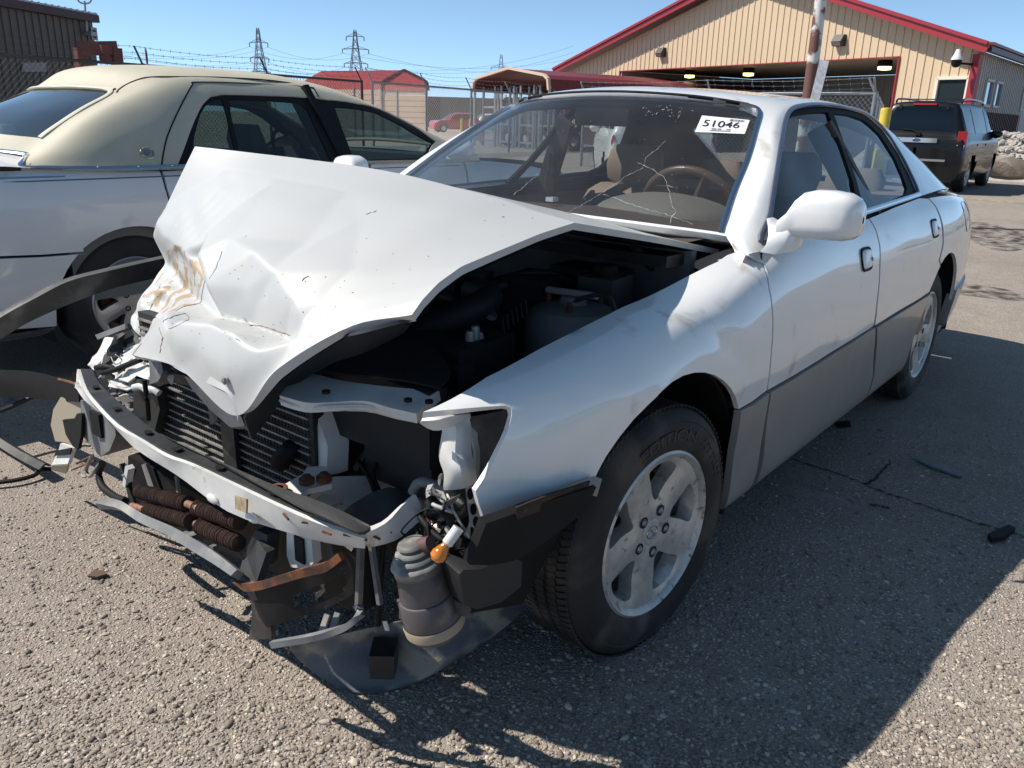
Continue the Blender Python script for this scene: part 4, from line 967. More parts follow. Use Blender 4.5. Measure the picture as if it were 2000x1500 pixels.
# splash shield hanging to the ground
g = [[V(562, 1260, z=.10), V(640, 1245, z=.11), V(730, 1225, z=.13), V(850, 1200, z=.15), V(1030, 1178, z=.12)],
     [V(580, 1285, z=.06), V(655, 1275, z=.075), V(745, 1258, z=.085), V(850, 1250, z=.10), V(1010, 1205, z=.10)],
     [V(615, 1315, z=.03), V(680, 1310, z=.04), V(760, 1300, z=.05), V(850, 1290, z=.06), V(960, 1245, z=.08)],
     [V(655, 1340, z=.012), V(715, 1338, z=.016), V(780, 1332, z=.022), V(840, 1318, z=.035), V(925, 1270, z=.05)],
     [V(690, 1352, z=.008), V(735, 1352, z=.008), V(785, 1342, z=.010), V(820, 1330, z=.02), V(870, 1300, z=.035)]]
SHM = M('splash_shield_plastic', (.10, .105, .115), rough=.45, var=.25, vs=6, dirt=(.30, .265, .20), ds=10, dt=(.46, .62), bump=.0012, bs=140)
bm = B(); sheet(bm, densify(g, 6), th=-.004); sh = obj('splash_shield', bm, SHM, car, smooth=60)
bm = B(); box(bm, V(750, 1285, z=.085), (.07, .055, .06), Matrix.Rotation(R(40), 3, 'Z')); obj('shield_boss', bm, PLAST, sh, bevel=.004)

# ---------------------------------------------------------------- passenger side wreckage
plate('frame_rail', [V(157, 782, x=.56), V(188, 790, x=.57), V(222, 812, x=.59), V(226, 850, x=.59), V(214, 880, x=.59), V(196, 892, x=.58), V(160, 850, x=.56)], (-.10, 0, 0), GREYPL, bevel=.006)
bm = B(); box(bm, V(190, 828, x=.585), (.012, .055, .07)); obj('rail_opening', bm, BLACK, car, bevel=.004)
plate('bumper_corner', [V(118, 776, x=.52), V(158, 786, x=.52), V(158, 830, x=.52), V(140, 865, x=.54), V(108, 862, x=.54), V(99, 830, x=.53), V(104, 800, x=.52)], (-.012, 0, 0), M('tan_bumper_skin', (.33, .28, .21), rough=.5), bevel=.003)
band('bumper_corner', [V(118, 866, x=.56), V(112, 885, x=.56), V(100, 908, x=.57)], [V(143, 875, x=.57), V(138, 890, x=.57), V(132, 906, x=.58)], WHITE2, th=-.01)
band('bumper_corner', [V(100, 910, x=.57), V(100, 918, x=.56)], [V(132, 908, x=.58), V(128, 925, x=.56)], M('tan_bumper_skin', (.33, .28, .21)), th=-.01)
band('black_strap', [V(112, 880, x=.563), V(108, 890, x=.565)], [V(142, 874, x=.573), V(138, 888, x=.575)], BLACK, th=.004)
plate('torn_liner', [V(122, 820, x=.57), V(145, 818, x=.57), V(150, 808, x=.57), V(160, 808, x=.57), V(158, 850, x=.58), V(152, 878, x=.58), V(142, 872, x=.58), V(128, 848, x=.57)], (-.01, 0, 0), BLACK)
g = [[V(-60, 718, x=.46), V(0, 722, x=.47), V(55, 725, x=.48), V(108, 736, x=.50), V(160, 755, x=.53)], [V(-60, 742, x=.47), V(0, 745, x=.475), V(55, 750, x=.485), V(108, 765, x=.503), V(158, 772, x=.53)], [V(-60, 770, x=.465), V(0, 775, x=.47), V(55, 775, x=.48), V(110, 782, x=.50), V(158, 784, x=.53)]]
bm = B(); sheet(bm, densify(g, 4), th=.006); bs_ = obj('bumper_skin', bm, BLACK, car)
pipe('rusty_edge', [V(115, 741, x=.51), V(135, 746, x=.52), V(152, 752, x=.53)], .005, RUST)
shard('torn_bracket', V(152, 738, x=.55), .02, RUST, car, 51)
# crumpled inner fender and lamp mount
plate('crushed_corner', [V(180, 716, x=.36), V(214, 662, x=.33), V(260, 640, x=.33), V(302, 688, x=.40), V(322, 742, x=.42), V(292, 775, x=.44), V(240, 778, x=.44), V(202, 755, x=.42)], (-.12, 0, 0), BLACK)
def crumple(name, pts, m, amp=.012, seed=1, k=3, th=.004):
    r_ = random.Random(seed); g = densify(pts, k)
    g = [[Vector(p)+Vector((r_.uniform(-1, 1), r_.uniform(-1, 1), r_.uniform(-1, 1)))*amp for p in r] for r in g]
    bm = B(); sheet(bm, g, th=th); return obj(name, bm, m, car, smooth=20)
crumple('crushed_apron', [[V(215, 745, x=.54), V(250, 740, x=.55), V(300, 735, x=.56)], [V(225, 720, x=.50), V(262, 710, x=.50), V(300, 705, x=.50)], [V(255, 690, x=.42), V(285, 685, x=.42), V(305, 690, x=.44)]], WHITE2, .012, 2)
crumple('crushed_rail', [[V(218, 712, x=.50), V(240, 700, x=.48), V(275, 672, x=.42)], [V(228, 722, x=.52), V(255, 706, x=.50), V(285, 680, x=.44)]], WHITE2, .006, 3)
crumple('crushed_panel', [[V(172, 715, x=.50), V(190, 690, x=.44), V(212, 655, x=.36)], [V(184, 722, x=.50), V(205, 698, x=.45), V(222, 662, x=.38)]], WHITE2, .004, 4)
crumple('crushed_panel', [[V(212, 742, z=.52), V(250, 750, z=.53), V(290, 748, z=.54)], [V(215, 757, z=.51), V(250, 762, z=.52), V(285, 757, z=.53)]], WHITE2, .005, 5)
crumple('crushed_panel', [[V(258, 700, x=.50), V(272, 725, x=.52)], [V(270, 695, x=.50), V(282, 728, x=.52)]], WHITE2, .006, 6)
band('lamp_bracket', [V(288, 690, x=.56), V(292, 720, x=.57), V(292, 750, x=.57)], [V(312, 700, x=.57), V(318, 725, x=.58), V(308, 745, x=.58)], GREYPL, th=-.02)
band('lamp_bar', [V(195, 655, x=.36), V(222, 645, x=.36), V(258, 632, x=.36)], [V(200, 664, x=.365), V(225, 654, x=.365), V(260, 642, x=.365)], GREYPL, th=-.015)
for q, s_, m_, sd_ in (((236, 662), .035, PLAST, 61), ((268, 655), .03, WHITE2, 62), ((250, 690), .02, RUST, 63), ((245, 672), .03, BLACK, 64), ((225, 750), .03, WHITE2, 65), ((262, 742), .03, GREYPL, 66), ((200, 735), .025, WHITE2, 67), ((283, 700), .03, PLAST, 68), ((300, 672), .03, PLAST, 69), ((262, 688), .03, WHITE2, 70), ((240, 735), .03, WHITE2, 71), ((278, 752), .025, STEEL, 72), ((230, 708), .025, PLAST, 73), ((212, 728), .02, PLAST, 74)):
    shard('broken_piece', V(*q, x=.43), s_*.72, m_, car, sd_)
pipe('lamp_wire', [V(200, 728, x=.55), V(225, 722, x=.55), V(250, 712, x=.54), V(275, 702, x=.54)], .008, BLACK)
pipe('lamp_wire', [V(188, 718, x=.55), V(205, 716, x=.55), V(222, 720, x=.54)], .008, BLACK)
for q in ((262, 757), (285, 762)): pipe('white_pipe', [V(q[0], q[1], x=.56), V(q[0]+14, q[1]-2, x=.555), V(q[0]+26, q[1]+6, x=.55)], .010, WHITE2)
crumple('crushed_panel', [[V(230, 775, x=.58), V(250, 768, x=.58)], [V(244, 790, x=.57), V(262, 782, x=.57)]], WHITE2, .003, 9)
shard('lamp_grid', V(332, 742, x=.58), .018, WHITE2, car, 80)
for i, (qd, xs, m_) in enumerate([([[(245, 690), (285, 660)], [(240, 730), (276, 702)]], (.40, .45), WHITE2), ([[(215, 726), (262, 700)], [(232, 746), (285, 716)]], (.45, .48), WHITE2), ([[(260, 736), (300, 724)], [(255, 752), (302, 749)]], (.5, .53), GREYPL), ([[(188, 706), (202, 690)], [(196, 722), (214, 702)]], (.42, .46), WHITE2), ([[(275, 690), (293, 700)], [(272, 722), (286, 736)]], (.47, .5), WHITE2), ([[(262, 654), (292, 668)], [(258, 682), (282, 692)]], (.36, .38), GREYPL), ([[(300, 690), (322, 700)], [(296, 730), (316, 740)]], (.5, .52), PLAST), ([[(205, 712), (236, 690)], [(214, 724), (246, 704)]], (.42, .44), PLAST)]):
    crumple('crushed_panel', [[at(*p, x=xs[0]) for p in qd[0]], [at((qd[0][0][0]+qd[1][0][0])/2+4, (qd[0][0][1]+qd[1][0][1])/2-3, x=sum(xs)/2+.02), at((qd[0][1][0]+qd[1][1][0])/2+3, (qd[0][1][1]+qd[1][1][1])/2-4, x=sum(xs)/2+.02)], [at(*p, x=xs[1]) for p in qd[1]]], m_, .006, 120+i)
# long trim strip bent out to the side
sA = [V(-40, 640, y=-.86), V(0, 612, y=-.86), V(62, 578, y=-.86), V(130, 545, y=-.86), V(220, 522, y=-.85), V(324, 499, y=-.84)]
sB = [V(-40, 680, y=-.87), V(0, 655, y=-.87), V(50, 625, y=-.87), V(130, 590, y=-.87), V(220, 558, y=-.86), V(300, 540, y=-.85)]
bstrip = band('bumper_strip', sA, sB, M('dusty_black_plastic', (.055, .053, .050), rough=.6, var=.35, vs=9, dirt=(.17, .16, .145), ds=10, dt=(.45, .8), bump=.0008, bs=120), th=-.02, k=5)
bm = B(); lathe(bm, [(0, .002), (.016, .002), (.016, -.004)], 16, Matrix.Translation(V(110, 583, y=-.85)) @ Matrix.Rotation(-PI/2, 4, 'X') @ Matrix.Diagonal((1.2, .8, 1, 1))); obj('bolt_hole', bm, BLACK, bstrip)
band('strip_edge', [p+Vector((0, .002, .003)) for p in sA], [p+Vector((0, .012, -.004)) for p in sA], GREYPL, bstrip, th=.004, k=5)

# ---------------------------------------------------------------- engine bay
bm = B(); box(bm, (-.47, 0, .72), (.03, 1.34, .40)); fwall = obj('firewall', bm, M('grey_white_firewall', (.13, .13, .13), rough=.6, var=.4, vs=8), car)
bm = B(); box(bm, (-.42, 0, .90), (.12, 1.30, .03)); obj('cowl', bm, PLAST, car, bevel=.008)
for sg in (1, -1):
    g = [[(x*(1 if sg > 0 or x < 0 else .1), sg*y, z) for y, z in ((.695, .83-.10*max(0, x)/.5), (.66, .80-.10*max(0, x)/.5), (.60, .74-.06*max(0, x)/.5), (.56, .6), (.54, .30))] for x in np.linspace(-.46, .42, 10)]
    bm = B(); sheet(bm, g, th=.004); obj('inner_wing', bm, M('dirty_white_apron', (.16, .16, .155), rough=.6, var=.5, vs=7), car)
    bm = B(); lathe(bm, [(.125, -.12), (.115, -.02), (.10, .0), (.06, .012), (.035, .012), (.03, .03), (0, .034)], 28, Matrix.Translation((-.12, sg*.53, .80))); obj('strut_tower', bm, M('white_tower', (.15, .155, .155), rough=.5, var=.3), car)
    for a in (.5, 2.6, 4.7):
        bm = B(); lathe(bm, [(0, .03), (.007, .03), (.007, .005)], 8, Matrix.Translation((-.12+.075*math.cos(a), sg*(.53+.075*math.sin(a)), .80))); obj('tower_bolt', bm, RUST, car)
def lump(name, c, s, m, bev=.02, rot=0):
    bm = B(); box(bm, c, s, Matrix.Rotation(rot, 3, 'Z')); return obj(name, bm, m, car, bevel=bev)
lump('engine', (.02, -.05, .60), (.42, .75, .30), INNER, .03)
ec_ = lump('engine_cover', (.08, .12, .775), (.26, .46, .05), PLAST, .02, .1)
lump('air_box', (.20, .40, .70), (.22, .24, .14), INNER, .02, .1); lump('battery', (.36, .50, .60), (.18, .20, .20), INNER, .01); lump('fuse_box', (-.22, .33, .80), (.16, .12, .09), INNER, .012, .2)
lump('brake_servo', (-.36, .42, .76), (.12, .20, .20), INNER, .05); lump('gearbox', (.15, .35, .42), (.5, .4, .25), INNER, .04)
pipe('intake_hose', [(.2, .3, .76), (.12, .38, .80), (0, .36, .82), (-.06, .25, .81)], .035, INNER, n=14)
pipe('fluid_pipe', [V(1238, 480, y=.55), V(1262, 510, y=.55), V(1290, 540, y=.56)], .012, PLAST)
pipe('strut_rod', [(-.12, .45, .835), (-.12, .60, .84)], .009, M('pale_rod', (.3, .3, .29), rough=.4))
for q in ((918, 670), (928, 660), (935, 672)):
    bm = B(); lathe(bm, [(0, .03), (.009, .028), (.012, .015), (.012, -.02)], 10, Matrix.Translation(V(*q, y=.48))); obj('brass_fitting', bm, STEEL, car)
for k in range(6):
    bm = B(); c = V(985+9*k, 650-7*k, y=.56); bar(bm, c, c+Vector((-.01, -.015, .03)), .004, .004); obj('box_rib', bm, BLACK, car)
g = [[V(640, 660, z=.79), V(700, 650, z=.79), V(790, 655, z=.785), V(850, 680, z=.78)], [V(600, 700, z=.77), V(680, 700, z=.77), V(790, 710, z=.765), V(880, 725, z=.76)], [V(610, 722, z=.755), V(680, 730, z=.755), V(790, 742, z=.75), V(858, 756, z=.748)]]
bm = B(); sheet(bm, densify(g, 4), th=-.006); obj('radiator_cover', bm, INNER, car)
bm = B(); box(bm, (.44, .30, .66), (.05, .62, .16)); obj('radiator', bm, INNER, car)

# hoses, cables and clamps over the engine
q = random.Random(14)
HOSE = M('aged_hose', (.03, .03, .031), rough=.6, var=.4, vs=14)
for k in range(12):
    a = Vector((q.uniform(-.3, .25), q.uniform(-.1, .5), q.uniform(.76, .82))); b = a+Vector((q.uniform(-.25, .25), q.uniform(-.3, .3), q.uniform(-.06, .06))); m_ = (a+b)/2+Vector((q.uniform(-.08, .08), q.uniform(-.08, .08), q.uniform(.02, .07)))
    pipe('bay_hose', [a+Vector((0, 0, -.08)), a, m_, b, b+Vector((0, 0, -.08))], q.choice((.006, .009, .014)), HOSE)
for k in range(7):
    bm = B(); c = Vector((q.uniform(-.25, .3), q.uniform(.1, .5), q.uniform(.78, .81))); lathe(bm, [(.012, -.006), (.014, -.006), (.014, .006), (.012, .006)], 14, Matrix.Translation(c) @ Matrix.Rotation(q.uniform(0, 3), 4, 'X')); obj('hose_clamp', bm, STEEL, car)
lump('coil_pack', (-.10, .22, .82), (.10, .07, .06), PLAST, .008, .3); lump('reservoir', (-.28, .52, .80), (.12, .10, .12), M('milky_plastic', (.06, .06, .055), rough=.5), .02, .1); lump('relay', (.30, .52, .72), (.05, .07, .05), PLAST, .006)
bm = B(); lathe(bm, [(0, .02), (.03, .018), (.034, .0), (.03, -.01)], 18, Matrix.Translation((-.28, .52, .87))); obj('reservoir_cap', bm, BLACK, car)
bm = B(); box(bm, (.06, .16, .8005), (.07, .12, .001)); obj('cover_label', bm, GREYPL, car)

# white corner between windscreen post, wing and door
g = [[Vector(p) for p in GT.ev(np.full(6, u_), np.linspace(.02, 3.0, 6), .001)] for u_ in (.55, .30, .05)]
lo = [Vector(p) for p in GS.ev(np.linspace(5.55, 5.15, 6), np.linspace(5.8, 7, 6), -.004)]
lo2 = [Vector(p) for p in GS.ev(np.linspace(5.3, 4.9, 6), np.linspace(5.5, 7, 6), -.006)]
bm = B(); sheet(bm, densify(g+[lo, lo2], 4)); obj('pillar_base', bm, WHITE, car, smooth=60)

# thin paint cracks and scratches that lie on the hood skin
hv = [v.co.copy() for v in hood.data.vertices]; hb = BVHTree.FromPolygons(hv, [list(p.vertices) for p in hood.data.polygons])
def on_hood(px_, py_, off=.0006):
    l_, n_, i_, d_ = hb.ray_cast(Vector(CP), Vector(ray(px_, py_)).normalized())
    return (l_+n_*(off if n_.dot(Vector(ray(px_, py_))) < 0 else -off)) if l_ else None
CRM_ = M('cracked_paint', (.30, .22, .14), rough=.9); SCR = M('scratch_grey', (.20, .19, .18), rough=.8); q = random.Random(31)
def hood_line(pts, r_, m, jit=1.2):
    o = []
    for (x0, y0), (x1, y1) in zip(pts, pts[1:]):
        k = max(1, int(math.hypot(x1-x0, y1-y0)/4)); o += [(x0+(x1-x0)*i/k+q.uniform(-jit, jit), y0+(y1-y0)*i/k+q.uniform(-jit, jit)) for i in range(k)]
    P = [p for p in (on_hood(*c) for c in o+[pts[-1]]) if p]
    if len(P) < 2: return
    bm = B(); tube(bm, P, [max(.0002, q.gauss(r_, r_*.4)) for _ in P], 4); obj('paint_crack', bm, m, hood)
for pts, r_, m_ in (([(478, 622), (490, 636), (515, 637), (540, 645), (567, 655)], .0008, CRM_), ([(355, 587), (380, 578), (395, 575)], .0007, CRM_), ([(318, 628), (340, 618), (362, 612), (370, 622), (352, 634), (330, 642)], .0007, SCR), ([(410, 545), (424, 520), (434, 490)], .0005, SCR), ([(590, 548), (603, 540)], .0009, SCR), ([(300, 575), (312, 560), (330, 545)], .0012, CRM_), ([(285, 620), (300, 590), (318, 570)], .0012, CRM_), ([(278, 600), (300, 578)], .0008, RUST), ([(310, 640), (318, 660), (312, 690)], .0009, CRM_), ([(460, 660), (470, 668)], .0005, SCR), ([(980, 425), (985, 424)], .0008, SCR), ([(715, 418), (735, 412)], .0006, SCR)): hood_line(pts, r_, m_)
bm = B()
for k in range(90):
    c = (q.uniform(330, 800), q.uniform(520, 720)) if k < 65 else (q.uniform(420, 1100), q.uniform(330, 560)); p = on_hood(*c)
    if p: s_ = q.uniform(.0006, .0016); bmesh.ops.create_icosphere(bm, subdivisions=1, radius=s_, matrix=Matrix.Translation(p) @ Matrix.Diagonal((1, 1, .4, 1)))
obj('tar_speck', bm, SCR, hood)['kind'] = 'stuff'
# turned-down flange with its bolt under the nose
fl = [p for p in (on_hood(*c, -.002) for c in ((300, 664), (340, 692), (380, 712), (420, 728), (445, 742), (458, 770), (464, 796))) if p]
if len(fl) > 3: band('hood_flange', fl, [p+Vector((.004, 0, -.028)) for p in fl], WHITE2, hood, th=.002)
p = on_hood(443, 742, .004)
if p: bm = B(); lathe(bm, [(0, .006), (.005, .005), (.006, .001), (.009, .0)], 10, Matrix.Translation(p) @ Vector((1, 0, .3)).to_track_quat('Z', 'Y').to_matrix().to_4x4()); obj('bump_stop', bm, STEEL, hood)

# dark inner frame hanging below the driver's front edge of the hood
band('hood_inner_frame', [at(*c, y=y_)+Vector((-.006, 0, -.008)) for c, y_ in (((803, 618), .655), ((705, 643), .59), ((640, 662), .50), ((545, 722), .42), ((496, 775), .37), ((472, 812), .34))],
     [at(*c, y=y_) for c, y_ in (((790, 650), .56), ((715, 688), .50), ((645, 712), .43), ((568, 762), .35), ((522, 822), .31), ((492, 858), .30))], M('inner_frame_black', (.016, .018, .022), rough=.5), hood, th=-.006, k=5)
# loose wires and snapped clips through the broken nose
q = random.Random(77); WC = [BLACK, BLACK, PLAST, M('grey_wire', (.35, .37, .38), rough=.5), M('white_wire', (.5, .5, .48), rough=.5), M('red_wire', (.25, .03, .02), rough=.5)]
for i in range(26):
    left = i < 16
    c = (q.uniform(205, 330), q.uniform(690, 790)) if left else (q.uniform(800, 920), q.uniform(950, 1080)); xp = q.uniform(.40, .52) if left else q.uniform(.48, .56)
    a = at(*c, x=xp); pts = [a]
    for k in range(3): pts.append(pts[-1]+Vector((q.uniform(-.03, .03), q.uniform(-.05, .05), q.uniform(-.05, .03))))
    pipe('loose_wire', pts, q.choice((.0018, .0025, .0035)), q.choice(WC), n=6, k=4)
for i in range(26):
    left = i < 14
    c = (q.uniform(190, 330), q.uniform(680, 780)) if left else (q.uniform(805, 925), q.uniform(945, 1075)); a = at(*c, x=q.uniform(.40, .5) if left else q.uniform(.50, .55))
    shard('snapped_clip', a, q.uniform(.007, .016), q.choice((WHITE2, PLAST, GREYPL, STEEL, BLACK)), car, 500+i)
for i, (a, b, w_) in enumerate((((238, 905), (262, 985), .012), ((300, 915), (330, 1000), .008), ((345, 930), (352, 990), .006), ((520, 1045), (530, 1100), .010), ((640, 1055), (648, 1110), .008), ((705, 1062), (700, 1190), .012), ((725, 1062), (742, 1180), .009))):
    bm = B(); bar(bm, at(*a, x=.62), at(*b, x=.62), w_, .01); obj('torn_stay', bm, q.choice((PLAST, GREYPL, BLACK)), car)
# ---------------------------------------------------------------- cabin
g = [[(-.50+.05*0, y, .945-.02*abs(y)) for y in np.linspace(-.62, .62, 9)], [(-.62, y, .965-.03*abs(y)) for y in np.linspace(-.66, .66, 9)], [(-.80, y, .965+.035*math.exp(-((y-.36)/.2)**2)-.02*abs(y)) for y in np.linspace(-.70, .70, 9)], [(-.92, y, .94+.035*math.exp(-((y-.36)/.2)**2)) for y in np.linspace(-.72, .72, 9)], [(-.95, y, .86) for y in np.linspace(-.72, .72, 9)], [(-.88, y, .60) for y in np.linspace(-.72, .72, 9)]]
bm = B(); sheet(bm, densify(g, 3)); obj('dashboard', bm, TAND, car)
bm = B(); bmesh.ops.create_uvsphere(bm, u_segments=28, v_segments=12, radius=1, matrix=Matrix.Translation((-.86, .36, .945)) @ Matrix.Diagonal((.16, .26, .085, 1))); obj('instrument_hood', bm, DASH, car)
bm = B(); box(bm, (-1.8, 0, .26), (2.6, 1.5, .06)); obj('cabin_floor', bm, INNER, car)
# steering wheel
sm_ = Matrix.Translation((-1.06, .36, .93)) @ Matrix.Rotation(R(-65), 4, 'Y')
WOOD = M('brown_leather', (.11, .06, .035), rough=.35, coat=.4)
bm = B()
ring = [sm_ @ Vector((.185*math.cos(t), .185*math.sin(t), 0)) for t in np.linspace(0, 2*PI, 41)]
tube(bm, ring, .015, 10, cap=False); sw = obj('steering_wheel', bm, WOOD, car, smooth=60)
bm = B()
for a in (.3, PI-.3, -PI/2-.4, -PI/2+.4): bar(bm, sm_ @ Vector((.03*math.cos(a+PI/2), .03*math.sin(a+PI/2), -.02)), sm_ @ Vector((.18*math.cos(a+PI/2), .18*math.sin(a+PI/2), 0)), .03, .02)
bmesh.ops.create_uvsphere(bm, u_segments=16, v_segments=8, radius=1, matrix=sm_ @ Matrix.Diagonal((.075, .085, .03, 1))); obj('steering_hub', bm, TAND, sw)
def cushion(name, rows, m, parent=car, k=4):
    bm = B(); sheet(bm, densify(rows, k), closed=True); return obj(name, bm, m, parent, 60)
def sec_ring(c, hx, hy, hz, n=10, e=.6, tilt=0):
    out = []
    for i in range(n):
        t = 2*PI*i/n; ct, st = math.cos(t), math.sin(t)
        out.append(Vector((c[0]+hx*math.copysign(abs(ct)**e, ct), c[1]+hy*math.copysign(abs(st)**e, st), c[2])))
    return out
def block(name, secs, m, parent=car, n=24, e=.55):
    bm = B(); rings = [sec_ring(c, hx, hy, 0, n, e) for c, hx, hy in secs]; sheet(bm, rings, closed=True)
    bm.verts.ensure_lookup_table(); bm.faces.new(bm.verts[:n][::-1]); bm.faces.new(bm.verts[-n:]); return obj(name, bm, m, parent, 50)
def seat(y):
    s_ = block('front_seat', [((-1.45, y, .30), .24, .24), ((-1.45, y, .44), .26, .26), ((-1.45, y, .50), .25, .25), ((-1.45, y, .515), .22, .22)], TAN)
    block('seat_back', [((-1.63, y, .48), .10, .24), ((-1.69, y, .65), .085, .25), ((-1.76, y, .82), .075, .24), ((-1.82, y, .93), .06, .21), ((-1.84, y, .965), .045, .16)], TAN, s_)
    block('headrest', [((-1.845, y, .955), .03, .07), ((-1.85, y, .99), .05, .125), ((-1.86, y, 1.05), .055, .14), ((-1.87, y, 1.11), .05, .13), ((-1.872, y, 1.14), .03, .10)], TAN, s_)
seat(.36); seat(-.36)
for nm, l in (('glass_band', [(1.95, 3.5), (1.95, 4.5), (1.93, 6), (1.95, 7.5), (1.95, 8.5), (1.86, 8.5), (1.84, 7.5), (1.83, 6), (1.84, 4.5), (1.86, 3.5)]),): panel(nm, GT, U(l), BLACK, wsg, th=0, res=.06, off=-.009)
rb = block('rear_seat', [((-2.42, 0, .30), .26, .64), ((-2.42, 0, .50), .26, .66), ((-2.42, 0, .53), .22, .62)], TAN, e=.4)
block('rear_seat_back', [((-2.62, 0, .5), .10, .66), ((-2.70, 0, .75), .09, .66), ((-2.76, 0, .92), .07, .64), ((-2.77, 0, .95), .05, .6)], TAN, rb, e=.4)
for y in (-.36, .36): block('headrest', [((-2.76, y, .945), .05, .14), ((-2.78, y, 1.0), .06, .14), ((-2.79, y, 1.05), .04, .11)], TAN, rb)
# pillar trim and headliner follow the roof, belts, door cards
panel('headliner', GT, FRO, TAND, car, th=0, res=.07, inset=0, off=-.030, holes=(WSO, RWO, U(dl), mir(dl)))
for sg in (1, -1):
    bm = B(); bar(bm, (-1.70, sg*.755, .92), (-1.585, sg*.565, 1.24), .09, .03, Vector((1, 0, 0))); obj('inner_pillar', bm, TAND, car)
    bm = B(); box(bm, (-1.6, sg*.79, .62), (2.0, .06, .56)); obj('door_card', bm, TAN, car, bevel=.02)
    bm = B(); bar(bm, (-1.66, sg*.68, 1.08), (-1.64, sg*.70, .6), .05, .012, Vector((1, 0, 0))); obj('seat_belt', bm, BLACK, car)
    bm = B(); box(bm, (-1.65, sg*.665, 1.06), (.05, .03, .12)); obj('belt_guide', bm, BLACK, car, bevel=.008)
bm = B(); box(bm, (-1.02, .0, 1.255), (.03, .22, .06)); bm2 = bm; obj('interior_mirror', bm, BLACK, car, bevel=.012)
# lot sticker on the windscreen
DARKP = M('print_black', (.02, .02, .02), rough=.7); PAPER = M('white_sticker', (.80, .80, .80), rough=.6)
def ws_pt(px, py, off): 
    u, v = GT.px(px, py); return Vector(GT.ev(np.array([u]), np.array([v]), off)[0])
c4 = [ws_pt(*q, .001) for q in ((1357, 258), (1454, 262), (1464, 235), (1371, 226))]
bm = B(); bm.faces.new([bm.verts.new(p) for p in c4]); st = obj('lot_sticker', bm, PAPER, car, smooth=0)
def text_on(s_, c4, u0, v0, u1, v1, m, parent, name='printed_text', bold=0):
    cu = bpy.data.curves.new(name, 'FONT'); cu.body = s_; cu.offset = bold; o = bpy.data.objects.new(name, cu); C.objects.link(o)
    bpy.context.view_layer.update(); me = bpy.data.meshes.new_from_object(o.evaluated_get(bpy.context.evaluated_depsgraph_get())); bpy.data.objects.remove(o); bpy.data.curves.remove(cu)
    a = np.array([v.co[:] for v in me.vertices]); mn, mx = a.min(0), a.max(0)
    n = (c4[1]-c4[0]).cross(c4[3]-c4[0]).normalized()
    for v in me.vertices:
        s = u0+(u1-u0)*(v.co.x-mn[0])/(mx[0]-mn[0]); t = v0+(v1-v0)*(v.co.y-mn[1])/(mx[1]-mn[1])
        p = (c4[0]*(1-s)+c4[1]*s)*(1-t)+(c4[3]*(1-s)+c4[2]*s)*t; v.co = p+n*.0008
    return mesh_obj(name, me, m, parent)
text_on('51046', c4, .09, .36, .84, .76, DARKP, st, bold=.004)
bm = B()
for (u0, u1, v0, v1) in ((.30, .40, .20, .27), (.42, .50, .20, .27), (.54, .56, .22, .25), (.60, .69, .20, .27), (.28, .70, .09, .15)):
    bm.faces.new([bm.verts.new((c4[0]*(1-s)+c4[1]*s)*(1-t)+(c4[3]*(1-s)+c4[2]*s)*t+(c4[1]-c4[0]).cross(c4[3]-c4[0]).normalized()*.0008) for s, t in ((u0, v0), (u1, v0), (u1, v1), (u0, v1))])
obj('fine_print', bm, M('print_grey', (.25, .25, .26), rough=.7), st, smooth=0)['kind'] = 'stuff'
bm = B(); x = .60
while x < .90:
    w_ = random.choice((.004, .007, .011)); q = []
    for s, t in ((x, .80), (x+w_, .80), (x+w_, .93), (x, .93)): q.append(bm.verts.new((c4[0]*(1-s)+c4[1]*s)*(1-t)+(c4[3]*(1-s)+c4[2]*s)*t+(c4[1]-c4[0]).cross(c4[3]-c4[0]).normalized()*.0008))
    bm.faces.new(q); x += w_+random.choice((.006, .009))
obj('barcode', bm, DARKP, st, smooth=0)
# cracks in the windscreen
CRK = M('crack_white', (.55, .56, .57), rough=.4)
rc = random.Random(9)
for cr in ([(1256, 328), (1222, 345), (1175, 378), (1130, 405), (1108, 414)], [(1258, 322), (1275, 332), (1295, 345), (1304, 362), (1308, 375), (1312, 400), (1320, 415), (1310, 425), (1309, 437)], [(1178, 380), (1210, 390), (1240, 402), (1280, 413)], [(1280, 413), (1320, 425), (1352, 438)], [(1262, 308), (1290, 285), (1300, 275)], [(1005, 380), (1040, 350), (1050, 340)], [(1258, 324), (1245, 318)], [(1258, 324), (1262, 308)], [(1304, 362), (1316, 366)]):
    pts = []
    for (x0, y0), (x1, y1) in zip(cr, cr[1:]):
        k = max(1, int(math.hypot(x1-x0, y1-y0)/5)); pts += [(x0+(x1-x0)*i/k+rc.uniform(-1.3, 1.3), y0+(y1-y0)*i/k+rc.uniform(-1.3, 1.3)) for i in range(k)]
    pts.append(cr[-1]); P = [ws_pt(*q, .0004) for q in pts]; i = 0
    bm = B(); tube(bm, P, [max(.0001, rc.gauss(.0004, .0002)) for _ in P], 4); obj('glass_crack', bm, CRK, wsg)
bm = B()
r_ = random.Random(5)
for k in range(34):
    q = (r_.gauss(1292, 30), r_.gauss(218, 6)); p = ws_pt(*q, .001); box(bm, p, (.0015*r_.uniform(.3, 1.3), .005*abs(r_.gauss(.3, .5))+.0006, .001), Matrix.Rotation(r_.uniform(-1, 1), 3, 'X'))
obj('glass_chip', bm, CRK, wsg, smooth=0)
bm = B()
for k in range(24): q = (r_.uniform(1080, 1460), r_.uniform(230, 420)); box(bm, ws_pt(*q, .001), (.0012, .0014, .0012))
o_ = obj('paint_fleck', bm, CRK, wsg, smooth=0)
# washer nozzle
bm = B(); box(bm, V(1078, 389, z=.99), (.03, .03, .014)); obj('washer_nozzle', bm, WHITE, car, bevel=.005)
